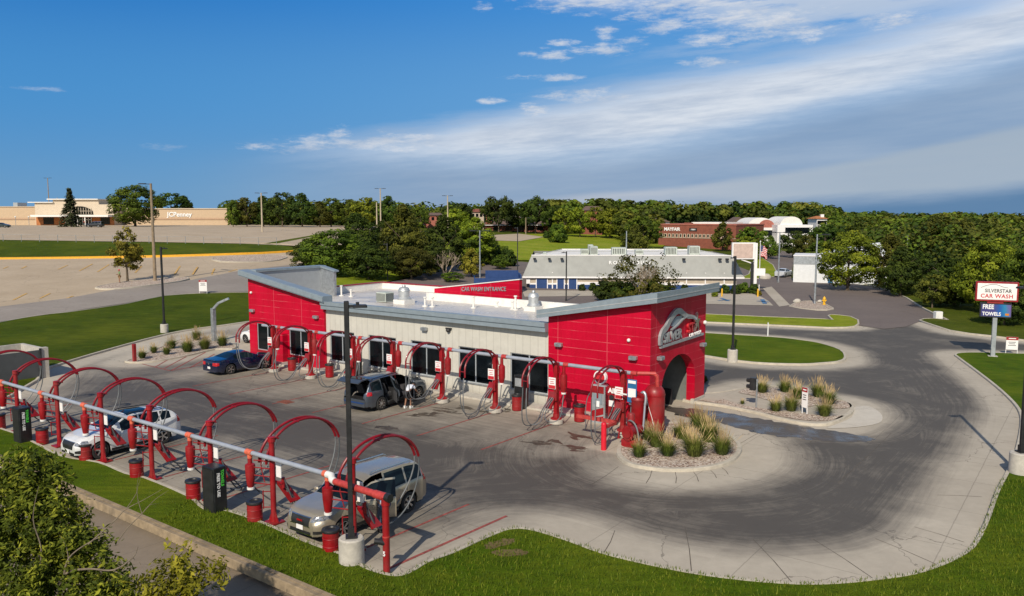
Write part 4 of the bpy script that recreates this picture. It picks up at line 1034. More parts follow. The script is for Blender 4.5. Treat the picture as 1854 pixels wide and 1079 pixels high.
MB().cyl((0, 0, .0), (0, 0, 2.55), .16, n=12).cyl((.0, -.6, .4), (0, .4, 1.9), .1, n=10).tube([(0, 0, 2.1), (.4, -.3, 2.15), (.9, -.6, 2.12)], .12, 10).build('riser', M['red_dark'], t, smooth=True)
MB().cyl((.9, .3, .1), (.9, .3, .75), .12, n=12).tube(bez((1.2, .1, .6), (1.35, 0, .75), (1.4, .1, .5), (1.3, .2, .3)), .05, 8).build('valve', M['red'], t, smooth=True)
t = thing('keypad_sign', 'blue and white printed panel standing above the machinery', 'sign', L2W(6.78, -3.2), ROT)
MB().box(-.24, .24, -.03, .0, 1.75, 2.85).build('panel', M['mfrblue'], t); MB().box(-.2, .2, -.045, -.033, 2.0, 2.42).box(-.2, .2, -.045, -.033, 2.66, 2.8).build('print', M['whitesign'], t)
MB().box(-.03, .03, .002, .05, .0, 2.8).build('post', M['red_dark'], t)
MB().cyl((-.25, -.05, 2.1), (-.6, -.05, 2.1), .04, n=8).build('nozzle', M['white'], t)
# retro air dispenser
t = thing('air_dispenser', 'silver and red retro gas pump style air machine with a round globe', 'air machine', L2W(4.0, -1.35), ROT)
MB().bbox(-.38, .38, -.26, .26, .0, 1.95, .05).build('cabinet', M['silver'], t)
MB().box(-.34, .34, -.285, -.262, 1.55, 1.9).build('header', M['red'], t)
MB().box(-.25, .25, -.29, -.262, 1.0, 1.5).build('display', M['fascia'], t)
MB().box(-.12, .12, -.31, -.292, .85, 1.15).build('coin_plate', M['text_white'], t)
mb = MB(); mb.add([(-.34, -.275, .25), (.34, -.275, .5), (.34, -.275, .85), (-.34, -.275, .6)], [(0,1,2,3)]); mb.add([(-.34, -.27, .12), (.34, -.27, .3), (.34, -.27, .4), (-.34, -.27, .2)], [(0,1,2,3)]); mb.build('stripe', M['red'], t)
MB().box(-.42, -.385, -.2, .2, .1, 1.9).box(.385, .42, -.2, .2, .1, 1.9).build('side_trim', M['chrome'], t)
MB().cyl((0, -.07, 2.32), (0, .07, 2.32), .30, n=26).build('globe', M['text_red'], t, smooth=True)
mb = MB(); mb.lathe([(.29, -.10), (.35, -.10), (.35, .10), (.29, .10)], 26, (0, 0, 2.32), 'y', cap=False); mb.build('globe_rim', M['text_white'], t)
MB().tube(bez((-.40, -.1, 1.6), (-.9, -.3, 1.2), (-.3, -.8, .1), (.1, -1.6, .05)), .025, 6).build('hose', M['hose'], t, smooth=True)
t = thing('air_compressor_box', 'red vending box with a white label hung beside the air machine', 'vending machine', L2W(4.85, -1.5), ROT)
MB().bbox(-.22, .22, -.2, .2, .2, 1.5, .03).box(-.32, .3, -.05, .05, 1.5, 1.98).build('body', M['red_dark'], t); text_obj('air_lettering', 'AIR', .34, M['text_white'], t, frame((-.02, -.06, 1.75), (1, 0, 0), (0, 0, 1)), .008, .015); MB().box(-.15, .15, -.215, -.203, 1.0, 1.3).build('label_plate', M['whitesign'], t)
MB().cyl((0, -.22, 1.45), (0, -.205, 1.45), .14, n=14).build('dial', M['black'], t); MB().tube(bez((.1, -.2, 1.2), (.2, -.5, .4), (-.1, -1.3, .1), (-.3, -1.6, .05)), .02, 6).build('hose', M['hose_light'], t)
t = thing('bollard', 'bright red steel bollard in front of the air machine with a rail', 'bollard', L2W(6.6, -5.5), ROT)
MB().cyl((0, 0, 0), (0, 0, 1.2), .125, n=16).ball((0, 0, 1.2), .125, 14, 6, (1, 1, .5)).build('post', M['redbright'], t, smooth=True)
MB().box(-2.1, -.1, 1.05, 1.2, .94, 1.10).box(-.07, .07, .0, 1.045, .96, 1.08).build('rail', M['salmon'], t)
# ------------------------------------------------------------------ vehicles (x forward, y left, z up)
def make_wheel(R, width, style=5, rimcol='chrome'):
    ty = MB(); w = width/2
    ty.lathe([(R*.66, -w), (R*.92, -w), (R, -w*.7), (R, w*.7), (R*.92, w), (R*.66, w), (R*.64, w*.6), (R*.64, -w*.6)], 26, (0,0,0), 'y', cap=False)
    ri = MB(); ri.lathe([(R*.66, w*.92), (R*.62, w*.95), (R*.60, w*.5), (R*.60, -w*.5)], 26, (0,0,0), 'y', cap=False)
    for k in range(style):
        a = 2*PI*k/style
        for da in (-.09, .09) if style <= 6 else (0,):
            c, s = math.cos(a+da), math.sin(a+da); px_, pz_ = -s, c; ww = R*.055 if style <= 6 else R*.06
            p = []
            for rr, yy in ((R*.10, w*.80), (R*.63, w*.92)):
                for sg in (-1, 1): p.append((c*rr+px_*ww*sg, yy, s*rr+pz_*ww*sg))
            q = [(x, y-w*.25, z) for x, y, z in p]
            ri.add(p+q, [(0,1,3,2),(4,6,7,5),(0,2,6,4),(1,5,7,3)])
    ri.cyl((0, w*.5, 0), (0, w*.9, 0), R*.16, n=12)
    bk = MB().cyl((0, -w*.4, 0), (0, w*.2, 0), R*.6, n=20)
    return ty.mesh('tyre', M['rubber'], True), ri.mesh('rim', M[rimcol], 30), bk.mesh('brake_disc', M['dark'])
def car(name, label, cat, c, loc, heading, group=None):
    """loc world xyz of the ground centre, heading = world yaw of the nose"""
    t = thing(name, label, cat, loc, heading, group)
    L, W, H = c['L'], c['W'], c['H']; hl = L/2
    top = np.array(c['top']); belt = np.array(c['belt']); plan = np.array(c['plan'])
    f_top = lambda x: float(np.interp(x, top[:,0], top[:,1])); f_belt = lambda x: float(np.interp(x, belt[:,0], belt[:,1]))
    f_plan = lambda x: float(np.interp(x, plan[:,0], plan[:,1]))
    R = c['R']; xf, xr = c['xf'], c['xr']; wr = c['wr']; ra = R + .075
    xs = list(np.linspace(-hl, hl, 36)) + list(top[:,0]) + list(plan[:,0]) + [v for g in c['glass'] for v in g] + list(c['ws']) + list(c['rg']) + [v for d in c.get('doors', []) for v in d[:2]]
    for xw in (xf, xr): xs += [xw + ra*math.cos(a) for a in np.linspace(0, PI, 19)]
    xs = sorted(xs); s = [xs[0]]
    for x in xs[1:]:
        if x - s[-1] > .012: s.append(x)
    xs = s; beltc = f_belt(0.0)
    def section(x):
        w = W*f_plan(x); zt = f_top(x); zb = c['zb'] + (.06 if abs(x) > hl-.3 else 0)
        for xw in (xf, xr):
            d = abs(x-xw)
            if d < ra: zb = max(zb, R + math.sqrt(max(0, ra*ra-d*d)) )
        zbt = min(f_belt(x), zt-.03); cf = min(1, max(0, (zt-zbt-.05)/(H-beltc-.05)))
        zl = c['zb']; q = lambda f: max(zb+.002*f, zl+(zbt-zl)*f)
        p = [(w-.05, zb), (w-.015, q(.22)), (w-.005, q(.45)), (w, q(.62)), (w-.008, q(.82)), (w-.035, zbt)]
        y5 = (w-.10)*(1-cf) + wr*min(1, f_plan(x)*1.02)*cf; z5 = zt - .01 - .05*cf
        ya, yb = w-.055, y5+.015
        p += [(ya*(1) if cf < .15 else ya, zbt+(z5-zbt)*.05+.005), (yb, z5-(z5-zbt)*.10), (y5, z5)]
        p += [(y5-.05, z5+.012), (y5*.55, zt+.008), (0.0, zt+.018)]
        return p
    S = [section(x) for x in xs]; K = len(S[0])
    parts = {}
    def put(key, quad): parts.setdefault(key, MB()).add(quad, [(0,1,2,3)])
    doors = c.get('doors', [])
    for i in range(len(xs)-1):
        x0, x1 = xs[i], xs[i+1]; xm = (x0+x1)/2
        for k in range(K-1):
            for sd in (1, -1):
                a, b = S[i][k], S[i][k+1]; d, e = S[i+1][k], S[i+1][k+1]
                quad = [(x0, sd*a[0], a[1]), (x1, sd*d[0], d[1]), (x1, sd*e[0], e[1]), (x0, sd*b[0], b[1])]
                if sd < 0: quad = quad[::-1]
                key = 'body'
                if k == 6 and any(g0 < xm < g1 for g0, g1 in c['glass']): key = 'side_window_%d_%d' % ([g0 < xm < g1 for g0, g1 in c['glass']].index(True), sd)
                elif k >= 9 and c['ws'][0] < xm < c['ws'][1]: key = 'windshield'
                elif k >= 9 and c['rg'][0] < xm < c['rg'][1]: key = 'rear_window'
                elif k >= 9 and 'sun' in c and c['sun'][0] < xm < c['sun'][1]: key = 'sunroof'
                for n_, (d0, d1, side, ang) in enumerate(doors):
                    if sd == side and d0 < xm < d1 and 1 <= k <= 7: key = ('door', n_, key)
                if c.get('hatch') and xm < c['hatch'] and ((k >= 9) or (key == 'rear_window')): key = 'skip'
                put(key, quad)
    for e_ in (0, -1):
        if e_ == 0 and c.get('hatch'): continue
        ring = [(xs[e_], p[0], p[1]) for p in S[e_]] + [(xs[e_], -p[0], p[1]) for p in reversed(S[e_][:-1])]
        parts['body'].add(ring, [tuple(range(len(ring))) if e_ == -1 else tuple(reversed(range(len(ring))))])
    if c.get('hatch'):   # low rear panel only, opening above
        ring = [(xs[0], p[0], min(p[1], .72)) for p in S[0][:6]] + [(xs[0], -p[0], min(p[1], .72)) for p in reversed(S[0][:6])]
        parts['body'].add(ring, [tuple(reversed(range(len(ring))))])
    # weld doubles for smooth shading
    def weld(mb_, nm, mat, parent, sm=32):
        me = mb_.mesh(nm, mat); bm = bmesh.new(); bm.from_mesh(me); bmesh.ops.remove_doubles(bm, verts=bm.verts, dist=.0008)
        bmesh.ops.dissolve_degenerate(bm, edges=bm.edges, dist=.0005); bmesh.ops.recalc_face_normals(bm, faces=bm.faces) if nm == 'body' else None
        bm.to_mesh(me); bm.free(); me.polygons.foreach_set('use_smooth', [True]*len(me.polygons)); me.set_sharp_from_angle(angle=math.radians(sm)); me.update()
        return link(nm, me, parent)
    body = weld(parts['body'], 'body', c['paint'], t)
    bvh = BVHTree.FromPolygons([tuple(v) for v in parts['body'].v], parts['body'].f)
    for nm in [k for k in parts if isinstance(k, str) and (k in ('windshield', 'rear_window', 'sunroof') or k.startswith('side_window'))]:
        weld(parts[nm], nm.split('_')[0]+'_window' if nm.startswith('side') else nm, M['carglass'], t)
    for n_, (d0, d1, side, ang) in enumerate(doors):
        hx = d1; hy = side*(W*f_plan(d1)-.03)
        keys = [k for k in parts if isinstance(k, tuple) and k[1] == n_]
        dm = MB()
        for k in keys:
            if not k[2].startswith('side_window'): dm.v, dm.f = dm.v + [], dm.f; dm.add([(v[0]-hx, v[1]-hy, v[2]) for v in parts[k].v], parts[k].f)
        dr = dm.build('door', c['paint'], t, loc=(hx, hy, 0), rot=(0, 0, ang))
        md = dr.modifiers.new('thick', 'SOLIDIFY'); md.thickness = -.07 if side > 0 else -.07; md.offset = 0
        il = MB(); il.box(-(d1-d0)+.06, -.05, -side*.09-.01, -side*.09+.01, .4, .95); il.build('inner_panel', M['seat'], dr)
        for k in keys:
            if k[2].startswith('side_window'):
                g = MB(); g.add([(v[0]-hx, v[1]-hy, v[2]) for v in parts[k].v], parts[k].f); g.build('window', M['carglass'], dr)
        if 'door_sill' not in t: pass
    # underbody and cabin
    u = MB(); iw = W - .27
    u.box(-hl+.25, hl-.3, -iw, iw, .20, .60); u.box(-hl+.4, xr-ra-.02, -W+.09, W-.09, .22, .5); u.box(xr+ra+.02, xf-ra-.02, -W+.07, W-.07, .2, .38)
    u.build('underbody', M['dark'], t)
    if doors or c.get('hatch'):
        n_ = MB()
        for sx in ((.35,), (-.65,), (-1.45,))[:3 if L > 5 else 2]:
            for sy in (-.42, .42):
                n_.bbox(sx[0]-.05, sx[0]+.5, sy-.25, sy+.25, .6, .82, .05); n_.add([(sx[0]-.05, sy-.24, .8), (sx[0]-.05, sy+.24, .8), (sx[0]-.28, sy+.22, 1.36), (sx[0]-.28, sy-.22, 1.36), (sx[0]-.17, sy-.24, .8), (sx[0]-.17, sy+.24, .8), (sx[0]-.38, sy+.22, 1.36), (sx[0]-.38, sy-.22, 1.36)],
                    [(0,1,2,3),(7,6,5,4),(0,3,7,4),(1,5,6,2),(2,6,7,3)])
        n_.box(c['ws'][1]-.75, c['ws'][1]-.1, -.8, .8, .75, 1.0)
        n_.build('seats', M['seat'], t)
    # wheels
    key = (R, c.get('spokes', 5), c.get('rim', 'chrome'))
    tyre, rim, disc = make_wheel(R, .24, key[1], key[2])
    for xw in (xf, xr):
        for sd in (1, -1):
            wt = link('wheel', tyre, t, (xw, sd*(W-.135), R), (0, RNG.uniform(0, 3), 0 if sd > 0 else PI))
            link('rim', rim, wt); link('brake_disc', disc, wt)
    # conformal patches laid on the skin
    def patch(nm, corners, d, mat, off=.012, nu=6, nv=5, parent=t):
        d = Vector(d); cs = [Vector(q) for q in corners]; m_ = MB(); vs = []
        for i in range(nu+1):
            for j in range(nv+1):
                u_, v_ = i/nu, j/nv
                p = (cs[0]*(1-u_)+cs[1]*u_)*(1-v_) + (cs[3]*(1-u_)+cs[2]*u_)*v_
                h, no, _, _ = bvh.ray_cast(p - d*3, d)
                if h is None: h, no, _, _ = bvh.find_nearest(p)
                vs.append(tuple(h - d*off))
        m_.add(vs, [(i*(nv+1)+j, (i+1)*(nv+1)+j, (i+1)*(nv+1)+j+1, i*(nv+1)+j+1) for i in range(nu) for j in range(nv)])
        o = m_.build(nm, mat, parent, smooth=True); return o
    for sd in (1, -1):
        for q in c.get('head', []): patch('headlight', [(hl, sd*y, z) for y, z in q], (-1, 0, 0), M['lamp_glass'])
        for q in c.get('tail', []): patch('tail_light', [(-hl, sd*y, z) for y, z in q], (1, 0, 0), M['tail'])
        for x0, x1, z0, z1 in c.get('tail_side', []): patch('tail_light', [(x0, sd*W, z0), (x1, sd*W, z0), (x1, sd*W, z1), (x0, sd*W, z1)], (0, -sd, 0), M['tail'])
        for x0, x1, z0, z1 in c.get('head_side', []): patch('headlight', [(x0, sd*W, z0), (x1, sd*W, z0), (x1, sd*W, z1), (x0, sd*W, z1)], (0, -sd, 0), M['lamp_glass'])
        patch('rocker_trim', [(xr+ra+.03, sd*W, c['zb']+.01), (xf-ra-.03, sd*W, c['zb']+.01), (xf-ra-.03, sd*W, c['zb']+.12), (xr+ra+.03, sd*W, c['zb']+.12)], (0, -sd, 0), M['black'], .006, 8, 1)
        for xd in c.get('seams', []):
            zt_ = f_belt(xd)
            patch('door_seam', [(xd-.008, sd*W, .36), (xd+.008, sd*W, .36), (xd+.008, sd*W, zt_), (xd-.008, sd*W, zt_)], (0, -sd, 0), M['black'], .004, 1, 6)
            patch('door_handle', [(xd+.06, sd*W, zt_-.16), (xd+.24, sd*W, zt_-.16), (xd+.24, sd*W, zt_-.12), (xd+.06, sd*W, zt_-.12)], (0, -sd, 0), M['chrome'], .03, 2, 1) if xd < c['seams'][-1] else None
        mx = c['ws'][0] + (c['ws'][1]-c['ws'][0])*.72
        mm = MB(); mm.ball((mx, sd*(W+.06), f_belt(mx)+.13), .11, 10, 6, (.6, 1.15, .75)); mm.box(mx-.03, mx+.03, min(sd*(W-.06), sd*(W)), max(sd*(W-.06), sd*W), f_belt(mx)+.04, f_belt(mx)+.09)
        mm.build('mirror', c['paint'], t, smooth=True)
        if c.get('rails'):
            rl = MB(); x0, x1 = c['rails']
            rl.tube([(x0, sd*(wr-.06), f_top(x0)+.0), (x0+.12, sd*(wr-.06), f_top(x0)+.055), (x1-.12, sd*(wr-.06), f_top(x1)+.055), (x1, sd*(wr-.06), f_top(x1)+.0)], .022, 6)
            rl.build('roof_rail', M[c.get('railmat', 'chrome')], t)
    for q in c.get('grille', []): patch('grille', [(hl, y, z) for y, z in q], (-1, 0, 0), M['black'], .014)
    for q in c.get('lower', []): patch('lower_grille', [(hl, y, z) for y, z in q], (-1, 0, 0), M['black'], .010)
    for q in c.get('chrometrim', []): patch('chrome_trim', [(hl, y, z) for y, z in q], (-1, 0, 0), M['chrome'], .018, 6, 1)
    if c.get('plate_f'): z = c['plate_f']; patch('license_plate', [(hl, .16, z), (hl, -.16, z), (hl, -.16, z+.15), (hl, .16, z+.15)], (-1, 0, 0), M['whitesign'], .03, 1, 1)
    if c.get('plate_r'): z = c['plate_r']; patch('license_plate', [(-hl, -.16, z), (-hl, .16, z), (-hl, .16, z+.15), (-hl, -.16, z+.15)], (1, 0, 0), M['whitesign'], .02, 1, 1)
    if c.get('bumper_r'): q = c['bumper_r']; patch('rear_bumper', [(-hl, -W*.8, q[0]), (-hl, W*.8, q[0]), (-hl, W*.8, q[1]), (-hl, -W*.8, q[1])], (1, 0, 0), M[q[2]], .02, 8, 1)
    c['patch'] = patch; return t
PLAN = [(-2.6, .80), (-2.5, .90), (-2.25, .97), (-1.6, 1.0), (1.5, 1.0), (2.1, .965), (2.35, .90), (2.5, .78), (2.6, .66)]
def scaled(p, k): return [(x*k, y) for x, y in p]
suv = dict(L=5.1, W=.985, H=1.77, R=.37, xf=1.55, xr=-1.47, wr=.70, zb=.27,
    top=[(-2.55, .80), (-2.52, 1.02), (-2.40, 1.16), (-2.22, 1.52), (-2.08, 1.68), (-1.6, 1.745), (-.6, 1.77), (.1, 1.74), (.42, 1.66), (1.22, 1.14), (1.7, 1.10), (2.15, 1.05), (2.38, .99), (2.50, .88), (2.55, .74)],
    belt=[(-2.55, .95), (-2.3, 1.12), (-1, 1.07), (1.2, 1.02), (1.7, 1.03), (2.55, .70)], plan=scaled(PLAN, 2.55/2.6),
    ws=(.45, 1.20), rg=(-2.38, -2.14), glass=[(-2.18, -1.42), (-1.34, -.46), (-.38, .62)],
    head=[[(.86, .84), (.50, .78), (.56, .96), (.88, .98)]], head_side=[(2.05, 2.30, .86, .98)], grille=[[(.42, .62), (-.42, .62), (-.45, .90), (.45, .90)]],
    lower=[[(.5, .36), (-.5, .36), (-.5, .46), (.5, .46)], [(.86, .42), (.62, .42), (.62, .52), (.86, .52)], [(-.86, .42), (-.62, .42), (-.62, .52), (-.86, .52)]],
    chrometrim=[[(.48, .90), (-.48, .90), (-.48, .925), (.48, .925)], [(.48, .60), (-.48, .60), (-.48, .625), (.48, .625)], [(.80, .34), (-.80, .34), (-.80, .37), (.80, .37)]],
    tail_side=[(-2.50, -2.25, .98, 1.16)], plate_f=.47, seams=[-1.38, -.42, .72], rails=(-1.9, .1), spokes=6)
CARS = {}
suvA = dict(suv); suvA['paint'] = carpaint('champagne silver paint', (.40, .35, .27), .5, .3); suvA['doors'] = [(-.38, .72, 1, math.radians(-152) if False else math.radians(-0))]
suvA['doors'] = [(-.38, .72, 1, math.radians(-38))]
def place(x, y, deg, z=0): return (L2W(x, y, z), ROT + math.radians(deg))
lo, hd = place(3.95, -17.75, -90)
a = car('parked_suv', 'champagne silver suv with its driver door open under the last near arch', 'car', suvA, lo, hd)
text_obj('grille_emblem', 'GMC', .075, M['tail'], a, frame((2.575, 0, .77), (0, 1, 0), (0, 0, 1)), .006, .003, 1.15, 1.5)
xt = dict(L=4.8, W=.95, H=1.67, R=.37, xf=1.45, xr=-1.41, wr=.64, zb=.25,
    top=[(-2.4, .78), (-2.37, 1.02), (-2.22, 1.22), (-1.98, 1.45), (-1.75, 1.57), (-1.1, 1.64), (-.2, 1.67), (.2, 1.62), (1.08, 1.14), (1.6, 1.08), (2.05, 1.0), (2.28, .88), (2.4, .70)],
    belt=[(-2.4, 1.0), (-2.1, 1.16), (-1, 1.06), (1.1, .98), (1.6, 1.0), (2.4, .66)], plan=scaled(PLAN, 2.4/2.6),
    ws=(.24, 1.06), rg=(-2.2, -1.8), glass=[(-1.85, -1.38), (-1.30, -.42), (-.34, .50)], sun=(-1.0, .05),
    head=[[(.84, .66), (.55, .74), (.56, .84), (.86, .86)]], head_side=[(1.95, 2.22, .80, .90)], grille=[[(.40, .52), (-.40, .52), (-.50, .84), (.50, .84)]],
    lower=[[(.55, .30), (-.55, .30), (-.55, .40), (.55, .40)], [(.84, .38), (.62, .40), (.62, .50), (.84, .54)], [(-.84, .38), (-.62, .40), (-.62, .50), (-.84, .54)]],
    chrometrim=[[(.52, .84), (-.52, .84), (-.52, .86), (.52, .86)]], tail_side=[(-2.35, -2.15, .9, 1.2)], plate_f=.34, seams=[-1.34, -.38, .58], rails=(-1.6, 0), railmat='black', spokes=5)
xt['paint'] = carpaint('pearl white paint', (.66, .67, .68), .05)
lo, hd = place(-11.1, -18.15, -90); a = car('parked_crossover', 'white crossover with a panoramic glass roof nosing toward the grass', 'car', xt, lo, hd)
tr = dict(suv); tr.update(L=5.18, H=1.79, hatch=-2.05, bumper_r=(.50, .58, 'navy'), spokes=8, rails=(-1.9, .1), railmat='black', doors=[(-1.34, -.42, -1, math.radians(55)), (-.38, .66, -1, math.radians(58))], plate_f=None)
tr['paint'] = carpaint('slate grey paint', (.085, .105, .135), .5); tr['tail_side'] = [(-2.48, -2.2, .92, 1.12)]; tr['head'] = []; tr['chrometrim'] = []
lo, hd = place(-7.75, -4.75, 92); a = car('parked_suv', 'slate grey suv with its tailgate and side doors open at the wall', 'car', tr, lo, hd)
hm = MB(); pr = [(-2.02, 1.73), (-2.35, 1.86), (-2.75, 1.84), (-3.05, 1.70), (-3.02, 1.66), (-2.74, 1.77), (-2.35, 1.79), (-2.02, 1.68)]
hm.poly_extrude([(p[0], p[1]) for p in pr], 'y', -.78, .78); hm.build('tailgate', tr['paint'], a)
MB().add([(-2.3, -.62, 1.872), (-2.3, .62, 1.872), (-2.72, .62, 1.862), (-2.72, -.62, 1.862)], [(0,1,2,3)]).build('rear_window', M['carglass'], a)
MB().box(-2.45, -1.2, -.8, .8, .62, .66).box(-1.5, -1.44, -.7, .7, .66, 1.2).build('cargo_floor', M['dark'], a)
mu = dict(L=4.76, W=.94, H=1.40, R=.345, xf=1.38, xr=-1.35, wr=.56, zb=.19,
    top=[(-2.38, .62), (-2.36, .88), (-2.28, 1.0), (-1.85, 1.03), (-1.55, 1.06), (-.85, 1.32), (-.35, 1.395), (.05, 1.375), (.82, 1.02), (1.3, .98), (2.0, .90), (2.25, .80), (2.38, .60)],
    belt=[(-2.38, .95), (-1.8, 1.0), (-1.2, .97), (.9, .92), (1.4, .95), (2.38, .58)], plan=scaled(PLAN, 2.38/2.6),
    ws=(.12, .80), rg=(-1.52, -.88), glass=[(-1.05, -.55), (-.48, .40)], head=[[(.82, .62), (.5, .62), (.5, .74), (.84, .76)]], grille=[[(.42, .50), (-.42, .50), (-.42, .72), (.42, .72)]],
    tail=[[(.84, .66), (.42, .66), (.42, .86), (.84, .88)]], tail_side=[(-2.30, -2.18, .68, .86)], plate_r=.42, seams=[-.52, .55], spokes=5)
mu['paint'] = carpaint('deep blue paint', (.003, .013, .055), .4, .2)
lo, hd = place(-22.75, -3.75, 88); a = car('parked_coupe', 'deep blue coupe parked nose in at the left red tower', 'car', mu, lo, hd)
c_ = mu['patch']; MB().box(-2.36, -2.30, -.66, .66, .99, 1.03).build('spoiler', mu['paint'], a); MB().cyl((-2.40, 0, .76), (-2.375, 0, .76), .07, n=14).build('badge', M['chrome'], a)
sd_ = dict(L=4.6, W=.90, H=1.46, R=.33, xf=1.35, xr=-1.33, wr=.58, zb=.2,
    top=[(-2.3, .62), (-2.28, .95), (-2.1, 1.05), (-1.7, 1.08), (-1.0, 1.38), (-.4, 1.46), (.1, 1.42), (.95, 1.02), (1.5, .95), (2.1, .82), (2.3, .6)],
    belt=[(-2.3, .95), (-1.5, 1.0), (.9, .92), (1.5, .93), (2.3, .58)], plan=scaled(PLAN, 2.3/2.6), ws=(.16, .92), rg=(-1.65, -1.05), glass=[(-1.3, -.55), (-.48, .5)],
    head=[[(.82, .62), (.5, .62), (.5, .74), (.84, .76)]], tail=[[(.82, .70), (.5, .70), (.5, .86), (.82, .88)]], seams=[-.52, .6], spokes=5)
wc = dict(sd_); wc['paint'] = carpaint('gloss white paint', (.74, .75, .76), .0)
p = at(452, 622); lo = L2W(*[W2L(p.x, p.y)[0]+.85, W2L(p.x, p.y)[1]+.85]); car('white_car', 'white sedan half hidden behind the left red tower', 'car', wc, (lo.x, lo.y, tz(lo.x, lo.y)+.02), ROT + math.radians(182))
def far_car(pxx, pyy, col, head, label, base=sd_, group=None, zo=.17):
    d = dict(base); d['paint'] = carpaint(label, col, .2); q = at(pxx, pyy); d['seams'] = []; d['head'] = []; d['tail'] = []
    d['tail_side'] = []; d['head_side'] = []; d['lower'] = []; d['chrometrim'] = []; d['grille'] = []; d['rails'] = None; d['plate_f'] = None
    return car('parked_car', label, 'car', d, (q.x, q.y, q.z+zo), head, group)
far_car(172, 412.5, (.012, .014, .020), PI, 'black suv standing in front of the department store doors', suv)
far_car(4, 413, (.018, .035, .04), 0, 'dark green sedan at the left edge of the upper lot')
far_car(774, 412, (.02, .05, .22), .2, 'blue sedan glimpsed between trees near the red brick houses', zo=.0)
far_car(1100, 424, (.5, .55, .62), .1, 'pale sedan under the leafy row of trees', zo=.15)
far_car(1419, 501, (.6, .62, .66), .9, 'small silver car at the end of the restaurant lot', zo=.0)
